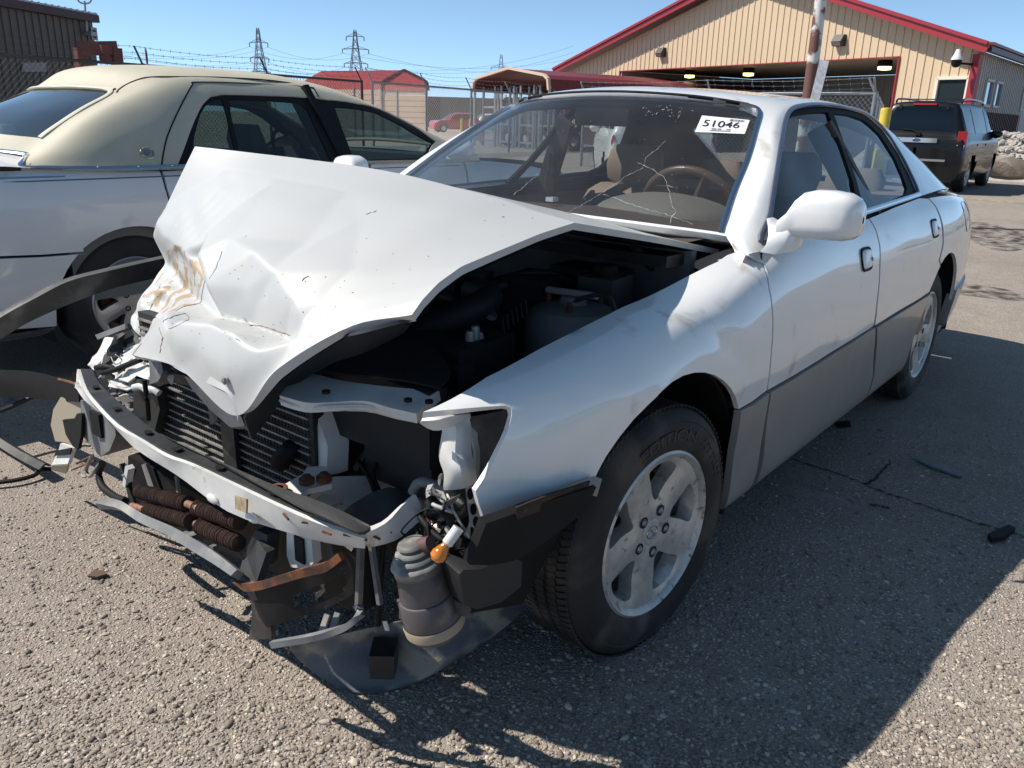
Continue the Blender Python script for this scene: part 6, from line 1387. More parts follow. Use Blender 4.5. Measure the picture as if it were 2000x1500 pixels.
vehicle('green_hatchback', 'lime green hatchback parked out of frame beside the lot', 4.0, 1.72, 1.48, .92, .92, .95, .2, -.1, -1.4, -1.85, (-4.2, 8.5, 0), R(-15), M('lime_paint', (.22, .42, .06), rough=.3, coat=.8), TINT2, wheels=.31)
vehicle('silver_reflection_sedan', 'unseen silver sedan added beyond the lime hatchback for the wrecked car to reflect', 4.6, 1.78, 1.44, .92, .93, .95, .2, -.1, -1.4, -1.85, (-10.5, 9.5, 0), R(-12), M('silver_paint', (.35, .36, .37), rough=.3, metal=.4, coat=.8), TINT2, wheels=.32)  # added out of view so the wrecked car's side has something to reflect
vehicle('blue_reflection_sedan', 'unseen dark blue sedan added on the near side for the wrecked car to reflect', 4.6, 1.78, 1.44, .92, .93, .95, .2, -.1, -1.4, -1.85, (2.6, 8.2, 0), R(-10), M('navy_paint', (.02, .03, .07), rough=.3, coat=.8), TINT2, wheels=.32)  # another unseen car put in for reflections on the white side panels
# ---------------------------------------------------------------- tan metal building with an open bay
TANW = M('tan_siding', (.60, .46, .305), rough=.5, var=.04, vs=.5)
GREYW = M('grey_tan_siding', (.46, .43, .39), rough=.55, var=.05, vs=.4)
REDT = M('red_trim', (.30, .022, .03), rough=.4)
DRED = M('dark_red_siding', (.075, .018, .022), rough=.5)
CREAM = M('cream_frame', (.68, .63, .52), rough=.5)
WING = glass('window_glass', (.10, .12, .13), ior=1.6)
A0 = Vector((-28.3, -4.2, 0)); dW = Vector((-7.3, -20.7, 0)).normalized(); nW = Vector((.94307, -.33258, 0)); Lw = 22.0; RS = 9.5
bld = thing('tan_metal_building', 'tan metal building with red roof trim and a wide open bay', 'building', A0)
def wp(s, z, o=0): return A0+dW*s+nW*o+Vector((0, 0, z))
def rz_(s): return 3.6+.328*s if s < RS else 6.716-.249*(s-RS)
s = 0.0; k = 0
def poly_panel(name, pts, m, parent, th=.04):
    bm = B(); prism(bm, pts, -nW*th); return obj(name, bm, m, parent, smooth=0)
OP = (2.70, 17.55, 3.50)
while s < Lw-.01:
    e = min(s+.305, Lw); m_ = (s+e)/2
    z0 = OP[2] if OP[0] < m_ < OP[1] else .85
    if not (.2 < m_ < 1.2 and False):
        if z0 < 1 and 0.12 < m_ < 1.24: segs = [(.85, 2.0), (2.8, None)]
        elif z0 < 1 and 19.55 < m_ < 21.1: segs = [(.85, 1.9), (2.76, None)]
        else: segs = [(z0, None)]
        for a, b in segs:
            bm = B(); prism(bm, [wp(s+.002, a), wp(e-.002, a), wp(e-.002, b or rz_(e)), wp(s+.002, b or rz_(s))], -nW*.05)
            prism(bm, [wp(e-.055, a, .028), wp(e-.012, a, .028), wp(e-.003, a, .0), wp(e-.064, a, 0)], Vector((0, 0, (b or rz_(e))-a-.01)))
            obj('siding_panel', bm, TANW, bld, smooth=0)
    s = e
bm = B()
for a, b in ((0, OP[0]), (OP[1], Lw)): prism(bm, [wp(a, 0), wp(b, 0), wp(b, .85), wp(a, .85)], -nW*.05)
obj('wainscot', bm, DRED, bld, smooth=0); bpy.data.objects['wainscot']['kind'] = 'stuff'
# bay
bm = B(); prism(bm, [wp(OP[0], OP[2]+.02, -.06), wp(OP[1], OP[2]+.02, -.06), wp(OP[1], OP[2]+.02, -9), wp(OP[0], OP[2]+.02, -9)], (0, 0, .1)); obj('bay_ceiling', bm, M('bay_ceiling', (.30, .27, .22), rough=.6), bld)
for k in range(24):
    a = OP[0]+(OP[1]-OP[0])*k/24; b = OP[0]+(OP[1]-OP[0])*(k+1)/24; bm = B(); prism(bm, [wp(a+.01, 0, -9), wp(b-.01, 0, -9), wp(b-.01, OP[2], -9), wp(a+.01, OP[2], -9)], -nW*.1); obj('back_panel', bm, GREYW, bld, smooth=0)
for a in (OP[0], OP[1]):
    bm = B(); prism(bm, [wp(a, 0, -.06), wp(a, 0, -9), wp(a, OP[2], -9), wp(a, OP[2], -.06)], dW*(.1 if a > 5 else -.1)); obj('bay_side', bm, GREYW, bld)
bm = B(); bar(bm, wp(OP[0], OP[2]-.01, .03), wp(OP[1], OP[2]-.01, .03), .08, .035); obj('bay_trim', bm, REDT, bld)
for a in (OP[0], OP[1]): bm = B(); bar(bm, wp(a, 0, .03), wp(a, OP[2], .03), .05, .06, nW); obj('bay_trim', bm, REDT, bld)
LMP = M('lit_lamp', (1.0, .86, .35), emit=2.2)
for px_, py_ in ((1237, 150), (1347, 146), (1462, 142), (1592, 137), (1728, 129)):
    d = Vector(ray(px_, py_)); t = (3.32-CP[2])/d.z; c = Vector(CP)+d*t
    l_ = bm = B(); lathe(bm, [(.0, .18), (.24, .18), (.26, 0), (.24, -.02)], 14, Matrix.Translation(c)); q = obj('bay_light', bm, BLACK, bld)
    bm = B(); lathe(bm, [(.23, -.02), (.22, -.12), (.0, -.15)], 14, Matrix.Translation(c)); obj('lamp_lens', bm, LMP, q)
# windows
def window(s0, s1, z0, z1, name='window'):
    bm = B()
    for a, b in (((s0, z0), (s1, z0)), ((s0, z1), (s1, z1)), ((s0, z0), (s0, z1)), ((s1, z0), (s1, z1))): bar(bm, wp(*a, .03), wp(*b, .03), .10, .10, nW)
    f_ = obj(name, bm, CREAM, bld); bm = B(); prism(bm, [wp(s0, z0, .0), wp(s1, z0, .0), wp(s1, z1, .0), wp(s0, z1, .0)], -nW*.02); obj('pane', bm, M('dark_pane', (.02, .03, .035), rough=.05, spec=.8), f_)
window(.16, 1.20, 1.95, 2.78); window(19.6, 21.08, 1.9, 2.74)
bm = B(); box(bm, wp(8.2, 1.9, -8.9), (.06, 1.6, 1.3), Matrix.Rotation(math.atan2(nW.y, nW.x), 3, 'Z')); obj('bay_window', bm, M('blue_pane', (.10, .14, .18), rough=.08), bld)
# wall packs, camera
for s_, z_ in ((5.13, 4.14), (14.6, 4.20)):
    bm = B(); prism(bm, [wp(s_-.2, z_-.2, 0), wp(s_-.2, z_+.18, 0), wp(s_-.2, z_+.18, .16), wp(s_-.2, z_-.05, .30), wp(s_-.2, z_-.2, .22)], dW*.4); q = obj('wall_lamp', bm, M('bronze_box', (.035, .03, .025), rough=.5), bld)
    bm = B(); prism(bm, [wp(s_-.17, z_-.19, .205), wp(s_-.17, z_-.07, .285), wp(s_-.17, z_-.07, .30), wp(s_-.17, z_-.19, .23)], dW*.34); obj('lamp_glass', bm, M('lamp_glass', (.20, .20, .19), rough=.15), q)
# roof: rakes, fascia, eaves
for a, b in ((-.55, RS), (RS, Lw+.55)):
    za, zb = rz_(a)+.14, rz_(b)+.14
    if a > 5: za = 6.716+.14
    bm = B(); prism(bm, [wp(a, za, .55), wp(b, zb, .55), wp(b, zb+.12, .55), wp(a, za+.12, .55)], Vector((-1, .02, 0))*16); obj('roof', bm, M('roof_sheet', (.20, .05, .05), rough=.5), bld)
    bm = B(); bar(bm, wp(a, za-.02, .57), wp(b, zb-.0, .57), .05, .24); obj('rake_trim', bm, REDT, bld)
    bm = B(); bar(bm, wp(a, za+.14, .62), wp(b, zb+.12, .62), .08, .10); obj('rake_cap', bm, REDT, bld)
bm = B(); bar(bm, wp(.0, 0, .05), wp(0, 3.45, .05), .22, .2, nW); obj('corner_trim', bm, REDT, bld)
bm = B(); bar(bm, wp(Lw, 0, .05), wp(Lw, 3.5, .05), .22, .2, nW); obj('corner_trim', bm, REDT, bld)
sdir = Vector((-1, .02, 0)).normalized(); sn = Vector((.02, 1, 0))
def sp(s, z, o=0): return A0+sdir*s+sn*o+Vector((0, 0, z))
for k in range(48):
    a, b = k*.3, k*.3+.297
    if any(w0-.02 < (a+b)/2 < w1+.02 for w0, w1 in ((1.5, 2.6), (3.0, 4.0), (7.9, 9.2))): segs = [(1.82, 2.0), (2.78, 3.55)] 
    else: segs = [(1.82, 3.55)]
    bm = B()
    for z0, z1 in segs:
        bm = B(); prism(bm, [sp(a, z0), sp(b, z0), sp(b, z1), sp(a, z1)], -sn*.05); prism(bm, [sp(b-.06, z0), sp(b-.02, z0), sp(b-.02, z1-.005), sp(b-.06, z1-.005)], sn*.03); obj('side_panel', bm, GREYW, bld, smooth=0)
    bm = B(); prism(bm, [sp(a, 0), sp(b, 0), sp(b, 1.82), sp(a, 1.82)], -sn*.05); prism(bm, [sp(b-.06, 0), sp(b-.02, 0), sp(b-.02, 1.81), sp(b-.06, 1.81)], sn*.03); obj('wainscot_panel', bm, DRED, bld, smooth=0)
for w0, w1 in ((1.5, 2.6), (3.0, 4.0), (7.9, 9.2)):
    bm = B()
    for a, b in (((w0, 2.0), (w1, 2.0)), ((w0, 2.78), (w1, 2.78)), ((w0, 2.0), (w0, 2.78)), ((w1, 2.0), (w1, 2.78))): bar(bm, sp(*a, .03), sp(*b, .03), .08, .08, sn)
    f_ = obj('window', bm, GREYW, bld); bm = B(); prism(bm, [sp(w0, 2.0), sp(w1, 2.0), sp(w1, 2.78), sp(w0, 2.78)], -sn*.02); obj('pane', bm, M('mirror_pane', (.25, .33, .42), rough=.03, metal=.8), f_)
bm = B(); bar(bm, sp(-.5, 3.55, .35), sp(15, 3.55, .35), .14, .16); obj('gutter', bm, M('brown_gutter', (.07, .03, .025), rough=.5), bld)
bm = B(); prism(bm, [sp(-.5, 3.66, .45), sp(15, 3.66, .45), sp(15, 3.7, -.2), sp(-.5, 3.7, -.2)], (0, 0, .08)); obj('eave', bm, MATS['roof_sheet'], bld)
bm = B(); bar(bm, wp(.1, 3.15, .1), wp(.1, 3.15, .65), .06, .06); obj('camera_arm', bm, BLACK, bld)
bm = B(); lathe(bm, [(.0, .32), (.07, .30), (.10, .18), (.17, .05), (.17, 0)], 14, Matrix.Translation(wp(.25, 3.25, .72))); cm_ = obj('security_camera', bm, WHT, bld)
bm = B(); lathe(bm, [(.15, 0), (.14, -.12), (.08, -.2), (0, -.22)], 14, Matrix.Translation(wp(.25, 3.25, .72))); obj('camera_dome', bm, BLACK, cm_)

# ---------------------------------------------------------------- rubble bank and boulders by the building
STONE = M('pale_rubble', (.40, .37, .33), rough=.9, var=.3, vs=2, bump=.01, bs=12); BOULD = M('brown_boulder', (.25, .20, .16), rough=.9, var=.35, vs=1.5, dirt=(.36, .33, .29), ds=2, bump=.015, bs=9)
def rock(name, c, r_, m, seed, sq=.7, sub=2):
    q = random.Random(seed); bm = B(); bmesh.ops.create_icosphere(bm, subdivisions=sub, radius=1)
    ax_ = [Vector((q.gauss(0, 1), q.gauss(0, 1), q.gauss(0, 1))).normalized() for _ in range(9)]
    for v in bm.verts:
        for a in ax_:
            d = v.co.dot(a)
            if d > .62: v.co -= a*(d-.62)*.85
        v.co = Vector((v.co.x*r_*q.uniform(.97, 1.03), v.co.y*r_*1.2, v.co.z*r_*sq))+Vector(c)
    return obj(name, bm, m, None, smooth=30)
yy = -5.0; k = 0
while yy < 6:
    r_ = random.uniform(.30, .55); o_ = rock('boulder', (-23.2+random.uniform(-.3, .3), yy+r_, r_*.55), r_, BOULD, 100+k)
    props(o_, ['rough brown boulder edging the rubble bank', 'grey brown boulder in the row below the rubble', 'squat pale boulder along the foot of the rubble bank'][k % 3], 'boulder', 'boulders edging the rubble bank'); yy += r_*2.1; k += 1
bm = B(); q = random.Random(11)
for i in range(1500):
    x = q.uniform(-26.5, -23.4); y = q.uniform(-5.5, 7); z = .35+(-23.2-x)*.28+q.uniform(-.05, .06); r_ = q.uniform(.05, .11)
    m_ = Matrix.Translation((x, y, min(z, 1.15))) @ Matrix.Rotation(q.uniform(0, 6), 4, 'Z') @ Matrix.Rotation(q.uniform(0, 6), 4, 'X') @ Matrix.Diagonal((r_*1.3, r_, r_*.7, 1)); bmesh.ops.create_icosphere(bm, subdivisions=1, radius=1, matrix=m_)
o_ = obj('rubble_bank', bm, STONE, smooth=0); props(o_, kind='stuff')
bm = B(); sheet(bm, [[(-23.0, -6, 0), (-23.0, 8, 0)], [(-23.4, -6, .35), (-23.4, 8, .35)], [(-26.4, -6, 1.15), (-26.4, 8, 1.15)], [(-28.0, -6, 1.15), (-28.0, 8, 1.15)]]); o_ = obj('rubble_base', bm, STONE); props(o_, kind='structure')
# far rubble seen through the cabin
bm = B()
for i in range(500):
    x = q.uniform(-30, -27); y = q.uniform(-30, -9); r_ = q.uniform(.1, .25); bmesh.ops.create_icosphere(bm, subdivisions=1, radius=1, matrix=Matrix.Translation((x, y-2, r_*.4)) @ Matrix.Diagonal((r_, r_, r_*.8, 1)))
bm.free()

# ---------------------------------------------------------------- bollards, leaning pole
YEL = M('yellow_bollard_sleeve', (.62, .46, .03), rough=.5, var=.1, dirt=(.45, .36, .12), ds=4)
def bollard(label, x, y, h_):
    t = thing('bollard', label, 'bollard', (x, y, 0), 0, 'yellow bollards')
    bm = B(); lathe(bm, [(.095, 0), (.095, h_-.03), (.085, h_), (0, h_+.01)], 18, Matrix.Translation((x, y, 0))); obj('sleeve', bm, YEL, t)
    bm = B(); lathe(bm, [(.097, h_*.55), (.099, h_*.55), (.099, h_*.6), (.097, h_*.6)], 18, Matrix.Translation((x, y, 0))); obj('band', bm, M('grey_band', (.3, .3, .28)), t)
c = at(1727, 240, x=-14.5); bollard('yellow bollard beside the black vehicle and chain link fence', c.x, c.y, at(1727, 211, x=-14.5).z)
c = at(1715, 330, x=-10); bollard('pale yellow bollard seen through the rear side window', c.x, c.y, at(1712, 290, x=-10).z if at(1712, 290, x=-10).z > .6 else 1.0)
POLE = M('rusty_white_pole', (.62, .60, .57), rough=.6, col2=(.60, .58, .55), vs=3, dirt=(.14, .06, .045), ds=4, dt=(.42, .50))
c0, c1 = at(1578, 200, x=-9.5), at(1607, -30, x=-9.5); d_ = (c1-c0)/(c1.z-c0.z)
pol = thing('leaning_pole', 'rusty white steel pole leaning in front of the tan building', 'pole', c0-d_*c0.z)
bm = B(); tube(bm, [c0-d_*c0.z, c0, c0+d_*2.5], [.085, .08, .065], 16); obj('shaft', bm, POLE, pol)
bm = B(); tube(bm, [c0+d_*2.5, c0+d_*2.5+Vector((0, .5, .25))], .03, 8); obj('arm', bm, POLE, pol)
bm = B(); c = at(1590, 163, x=-9.42); box(bm, c+Vector((0, .06, 0)), (.01, .12, .55), Matrix.Rotation(-.12, 3, 'X')); obj('notice', bm, M('faded_notice', (.42, .43, .48), rough=.6, var=.3, vs=20), pol)

# ---------------------------------------------------------------- chain link fences with barbed wire
GALV = M('galvanised_steel', (.34, .35, .36), rough=.45, metal=.6, var=.2, vs=8); DGALV = M('dark_weathered_steel', (.06, .055, .05), rough=.6, metal=.3)
def fence(label, a, b, h_, step, mm, mesh_s=.11, arms=.38, lean=1):
    a, b = Vector(a), Vector(b); L_ = (b-a).length; d = (b-a)/L_; nn = Vector((-d.y, d.x, 0))*lean
    t = thing('chain_link_fence', label, 'fence', a); n = max(1, int(L_/step))
    for i in range(n+1):
        p = a+d*L_*i/n; bm = B(); tube(bm, [p, p+Vector((0, 0, h_+.04))], .04, 8); obj('post', bm, mm, t)
        bm = B(); tube(bm, [p+Vector((0, 0, h_)), p+Vector((0, 0, h_+arms))+nn*arms*.6], .022, 6); obj('barb_arm', bm, mm, t)
    bm = B(); tube(bm, [a+Vector((0, 0, h_)), b+Vector((0, 0, h_))], .032, 8); obj('top_rail', bm, mm, t)
    bm = B(); bmesh_wires = int(L_/mesh_s)
    vs = {}
    def vtx(p): return bm.verts.new(p)
    r_ = .0028
    for k in range(-int(h_/mesh_s), bmesh_wires):
        for sgn in (1, -1):
            s0 = k*mesh_s; s1 = s0+h_; z0, z1 = (0, h_) if sgn > 0 else (h_, 0)
            if s0 < 0: f_ = -s0/h_; s0 = 0; z0 = z0+(z1-z0)*f_
            if s1 > L_: f_ = (s1-L_)/h_; s1 = L_; z1 = z1-(z1-(0 if sgn > 0 else h_))*0-(h_ if sgn > 0 else -h_)*f_
            bar(bm, a+d*s0+Vector((0, 0, z0)), a+d*s1+Vector((0, 0, z1)), r_*2, r_*2)
    o_ = obj('chain_mesh', bm, mm, t, smooth=0); o_['kind'] = 'stuff'
    for j in range(3):
        bm = B(); off = Vector((0, 0, h_+arms*(j+1)/3))+nn*arms*.2*(j+1); pts = []
        m_ = n*6
        for i in range(m_+1): f_ = i/m_; pts.append(a+d*L_*f_+off+Vector((0, 0, -.05*math.sin(PI*((f_*n) % 1)))))
        tube(bm, pts, .005, 4)
        for i in range(int(L_/.25)):
            f_ = i*.25/L_; p = a+d*L_*f_+off+Vector((0, 0, -.05*math.sin(PI*((f_*n) % 1)))); bar(bm, p+Vector((0, 0, -.03)), p+Vector((0, 0, .03)), .006, .006)
        obj('barbed_wire', bm, mm, t, smooth=0)
    return t
fence('long dark chain link fence with barbed wire behind the vinyl roofed sedan', (2.5, -14.6, 0), (-14.6, -17.0, 0), 2.1, 3.0, DGALV)
fence('grey chain link fence with barbed wire in front of the open metal shelters', (-14.9, -16.9, 0), (-30.5, -19.6, 0), 2.1, 2.6, GALV)
fp = at(1715, 150, x=-17); fence('galvanised chain link fence across the open bay of the tan building', (-17, fp.y, 0), (-17.8, -11.6, 0), 1.9, 2.7, GALV, arms=.3)
fence('short galvanised chain link return running back beside the bay', (-17.05, fp.y, 0), (-27.6, -6.6, 0), 1.9, 3.4, GALV, arms=.3)

# no parking sign on the fence
c = at(286, 113, z=2.22); sg_ = thing('no_parking_sign', 'small white no parking sign with red ring on the fence', 'sign', c)
ry = Matrix.Rotation(R(57), 3, 'Z')
def srt(x, y, z): return c+ry @ Vector((x, y, z))
bm = B(); box(bm, c, (.36, .006, .40), ry); obj('sign_plate', bm, M('sign_white', (.62, .61, .58), rough=.5, dirt=(.3, .28, .25), ds=6, dt=(.6, .8)), sg_, bevel=.002)
bm = B(); tube(bm, [srt(.135*math.cos(t), .006, .02+.135*math.sin(t)) for t in np.linspace(0, 2*PI, 33)], .011, 6, cap=False); bar(bm, srt(-.09, .007, .11), srt(.09, .007, -.07), .006, .02, ry @ Vector((0, 1, 0))); obj('prohibition_ring', bm, M('sign_red', (.20, .05, .05), rough=.5), sg_)
cc = [srt(.06, .008, -.08), srt(-.06, .008, -.08), srt(-.06, .008, .12), srt(.06, .008, .12)]
text_on('P', cc, 0, 0, 1, 1, DARKP, sg_, 'letter', .03)

# ---------------------------------------------------------------- brown building and gantry hoist on the left
BRN = M('brown_siding', (.115, .095, .085), rough=.6, var=.08, vs=.6); DBRN = M('dark_brown_trim', (.05, .02, .018), rough=.5)
K0 = far(192, 160, 34); K1 = far(-60, 160, 29.5); kd = Vector((K1.x-K0.x, K1.y-K0.y, 0)); KL = kd.length; kd /= KL; kn = Vector((-kd.y, kd.x, 0)); kn = kn if kn.dot(Vector(CP)-K0) > 0 else -kn
kz = far(188, 42, 34).z; bb = thing('brown_metal_building', 'brown corrugated metal building behind the fence on the left', 'building', (K0.x, K0.y, 0))
Kp = lambda s, z, o=0: Vector((K0.x, K0.y, 0))+kd*s+kn*o+Vector((0, 0, z))
for k in range(int(KL/.32)+12):
    a, b = k*.32, k*.32+.317; bm = B(); prism(bm, [Kp(a, 0), Kp(b, 0), Kp(b, kz), Kp(a, kz)], -kn*.08); prism(bm, [Kp(b-.07, 0), Kp(b-.02, 0), Kp(b-.02, kz-.01), Kp(b-.07, kz-.01)], kn*.035); obj('siding_panel', bm, BRN, bb, smooth=0)
bm = B(); bar(bm, Kp(-.15, kz+.08, .12), Kp(KL+4, kz+.08, .12), .25, .24); obj('roof_trim', bm, DBRN, bb)
bm = B(); prism(bm, [Kp(-.15, kz+.2, .2), Kp(KL+4, kz+.2, .2), Kp(KL+4, kz+1.2, -9), Kp(-.15, kz+1.2, -9)], (0, 0, .06)); obj('roof', bm, M('pale_roof', (.45, .45, .45), rough=.4, metal=.3), bb)
bm = B(); prism(bm, [Kp(0, 0), Kp(0, kz), Kp(0, kz, -9), Kp(0, 0, -9)], -kd*.08); obj('end_wall', bm, BRN, bb)
for k in range(26): bm = B(); c = Kp(.3*k, kz+.24, .2); box(bm, c, (.06, .06, .08)); obj('roof_rib', bm, MATS['pale_roof'], bb)
def wpx(px, py): 
    d = Vector(ray(px, py)); t = ((K0-Vector(CP)).dot(kn)+.04)/d.dot(kn); return Vector(CP)+d*t
c = wpx(184, 66); rk = Matrix.Rotation(math.atan2(kd.y, kd.x), 3, 'Z'); bm = B(); box(bm, c, (.32, .02, .42), rk); s8 = obj('number_sign', bm, M('faded_sign', (.35, .30, .28), rough=.6), bb)
cc = [c+kn*.014+rk @ Vector((x, 0, z)) for x, z in ((.10, -.15), (-.10, -.15), (-.10, .13), (.10, .13))]; text_on('8', cc, 0, 0, 1, 1, DARKP, s8, 'number', .02)
ant = [wpx(165, 66), wpx(160, 2)]; bm = B(); tube(bm, [ant[0]+kn*.1, ant[1]+kn*.1], .035, 6); q = obj('antenna_mast', bm, GALV, bb)
bm = B(); tube(bm, smooth_poly([wpx(146, -2)+kn*.1, wpx(150, 4)+kn*.1, wpx(160, 7)+kn*.1, wpx(170, 5)+kn*.1, wpx(174, -3)+kn*.1], 4), .03, 6); obj('antenna_loop', bm, GALV, q)
bm = B(); box(bm, wpx(168, 66)+kn*.15, (.3, .3, .12), rk); obj('antenna_bracket', bm, GALV, q)
bm = B(); prism(bm, [wpx(42, 122), wpx(88, 122), wpx(88, 140), wpx(42, 140)], kn*.05); obj('door_panel', bm, M('pale_panel', (.28, .27, .26), rough=.6), bb)
ga = thing('gantry_hoist', 'red steel gantry hoist standing beyond the fence', 'hoist', far(190, 160, 24)*1)
RG = M('red_oxide_steel', (.16, .045, .035), rough=.6, var=.3, vs=3); f24 = lambda x, y, d=24: far(x, y, d)
z0 = lambda p: Vector((p.x, p.y, 0))
for x_, x2, nm in ((155, 158, 'leg'), (226, 230, 'leg')): bm = B(); bar(bm, z0(f24(x2, 150)), f24(x_, 94), .22, .22, Vector((1, 0, 0))); obj(nm, bm, RG, ga)
bm = B(); bar(bm, f24(152, 95), f24(230, 94), .22, .32); obj('beam', bm, RG, ga)
bm = B(); bar(bm, f24(158, 112), f24(166, 96), .12, .12); obj('brace', bm, RG, ga); bm = B(); bar(bm, f24(228, 116), f24(211, 97), .12, .12); obj('brace', bm, RG, ga)
bm = B(); box(bm, f24(206, 98), (.35, .35, .22)); tube(bm, [f24(206, 98), f24(208, 108)], .03, 6); bmesh.ops.create_icosphere(bm, subdivisions=1, radius=.2, matrix=Matrix.Translation(f24(208, 110))); tube(bm, [f24(208, 111), f24(209, 125)], .025, 6); o_ = obj('hoist_block', bm, RG, ga); o_['kind'] = 'stuff'

# ---------------------------------------------------------------- metal shelters
REDR = M('red_roof_sheet', (.42, .075, .075), rough=.5, var=.08, vs=1); MAROON = M('maroon_sheet', (.15, .02, .025), rough=.5)
def shelter(label, P, dist, wid, dep_dir, dep, eave, ridge, side_mat, roof_mat, front_trim, legs=True):
    """P: pixel of the front left foot line; built at a real distance"""
    l_, r_ = P; A_, B_ = z0(far(l_[0], l_[1], dist[0])), z0(far(r_[0], r_[1], dist[1]))
    u = (B_-A_); W_ = u.length; u /= W_; v = Vector((dep_dir[0], dep_dir[1], 0)).normalized()
    t = thing('metal_shelter', label, 'shelter', A_); T = lambda s, d, z: A_+u*s+v*d+Vector((0, 0, z))
    prof = [(0, eave-.55), (.08, eave-.15), (.35, eave), (W_/2, ridge), (W_-.35, eave), (W_-.08, eave-.15), (W_, eave-.55)]
    for half in (0, 1):
        pr_ = prof[:4] if not half else prof[3:]
        n = int(dep/.9)
        for k in range(n):
            d0, d1 = dep*k/n, dep*(k+1)/n-.015; bm = B(); sheet(bm, [[T(s, d0, z) for s, z in pr_], [T(s, d1, z) for s, z in pr_]], th=.04); obj('roof_sheet', bm, roof_mat, t, smooth=0)
    bm = B()
    for i in range(len(prof)-1): bar(bm, T(prof[i][0], -.03, prof[i][1]), T(prof[i+1][0], -.03, prof[i+1][1]), .10, .12, v)
    obj('front_trim', bm, front_trim, t)
    for s in (.05, W_-.05):
        for d in np.linspace(.05, dep-.05, 4): bm = B(); bar(bm, T(s, d, 0), T(s, d, eave-.4), .08, .08, v); obj('leg', bm, GALV, t)
    if side_mat:
        for s in (.0, W_):
            for k in range(9): z = k*(eave-.5)/9; bm = B(); prism(bm, [T(s, 0, z+.01), T(s, dep, z+.01), T(s, dep, z+(eave-.5)/9-.01), T(s, 0, z+(eave-.5)/9-.01)], u*(.04 if s == 0 else -.04)); obj('side_sheet', bm, side_mat, t)
        bm = B(); prism(bm, [T(0, dep, 0), T(W_, dep, 0), T(W_, dep, eave-.2), T(W_/2, dep, ridge-.1), T(0, dep, eave-.2)], v*.04); obj('back_wall', bm, M('grey_shade_lining', (.06, .06, .065), rough=.7), t)  # back wall coloured dark to stand for the shade inside the shelter
    return t, T, W_
TANS = M('tan_shelter_side', (.50, .36, .26), rough=.5); GSH = M('grey_shade_lining', (.06, .06, .065), rough=.7)
s1, T1, W1 = shelter('closed metal shelter with pink red roof and tan sides', ((746, 240), (836, 240)), (46, 44), 0, (.10, -1), 6, far(746, 163, 46).z+.2, far(791, 137, 45).z, TANS, REDR, DBRN)
s2, T2, W2 = shelter('open metal shelter with maroon roof over grey steel racks', ((924, 240), (1071, 240)), (38, 33), 0, (-.97, .25), 15, far(924, 158, 38).z+.1, far(993, 133, 35.5).z, None, MAROON, M('peach_trim', (.60, .44, .33), rough=.5))
bm = B(); prism(bm, [T2(W2, 2, 1.9), T2(W2, 15, 1.9), T2(W2, 15, far(924, 158, 38).z-.3), T2(W2, 2, far(924, 158, 38).z-.3)], (.0, .05, 0)); obj('side_sheet', bm, MAROON, s2)
bm = B(); prism(bm, [T2(0, 14, 0), T2(W2, 14, 0), T2(W2, 14, 3.0), T2(0, 14, 3.0)], (.05, .0, 0)); obj('back_wall', bm, GSH, s2)
# racks with tyres under the open shelter
def rack(label, s, T):
    t = thing('steel_rack', label, 'rack', T(s, .6, 0), 0, 'steel racks in the open shelter')
    for ds in (0, 1.0):
        for dd in (.4, 1.2): bm = B(); bar(bm, T(s+ds, dd, 0), T(s+ds, dd, 2.5), .09, .07, Vector((1, 0, 0))); obj('upright', bm, GALV, t)
    for z in (.25, .95, 1.65): bm = B(); bar(bm, T(s, .4, z), T(s+1.0, .4, z), .10, .08); obj('shelf_beam', bm, GALV, t)
rl = ['grey steel rack at the left end of the open shelter', 'second grey steel rack from the left in the open shelter', 'middle grey steel rack under the open shelter', 'grey steel rack at the right end of the open shelter']
for i, s in enumerate((.3, 2.1, 3.9, 5.6)): rack(rl[i], s*W2/7.0, T2)
q = random.Random(21); tp = None
for i in range(22):
    s = .3+i % 8*W2/8.2; z = (.36, 1.05, 1.75)[i//8]; m_ = Matrix.Translation(T2(s+.2, 1.6, z)) @ Matrix.Rotation(PI/2, 4, 'Y') @ Matrix.Rotation(q.uniform(-.2, .2), 4, 'X')
    if tp is None:
        bm = B(); lathe(bm, [(.20, -.1), (.32, -.11), (.36, -.07), (.36, .07), (.32, .11), (.20, .1), (.20, -.1)], 18); tp = obj('tyre', bm, TYRE, None); o_ = tp
    else: o_ = tp.copy(); C.objects.link(o_)
    o_.matrix_world = m_; props(o_, ('black tyre on the lowest shelf of the racks under the open shelter', 'black tyre on the middle shelf of the racks under the open shelter', 'black tyre on the top shelf of the racks under the open shelter')[i//8], 'tyre', 'tyres on the steel racks')
for s, c_ in ((-.6, 'yellow'),):
    pass
yj = thing('yellow_cart', 'yellow hand cart frame in front of the open shelter', 'cart', z0(far(915, 245, 36)))
for x_ in (901, 918, 940): bm = B(); tube(bm, [z0(far(x_, 245, 36))+Vector((0, 0, .15)), z0(far(x_, 245, 36))+Vector((0, 0, 1.15))], .05, 6); obj('upright', bm, YEL, yj)
bm = B(); bar(bm, z0(far(901, 245, 36))+Vector((0, 0, .5)), z0(far(940, 245, 36))+Vector((0, 0, .4)), .06, .3); obj('deck', bm, YEL, yj)
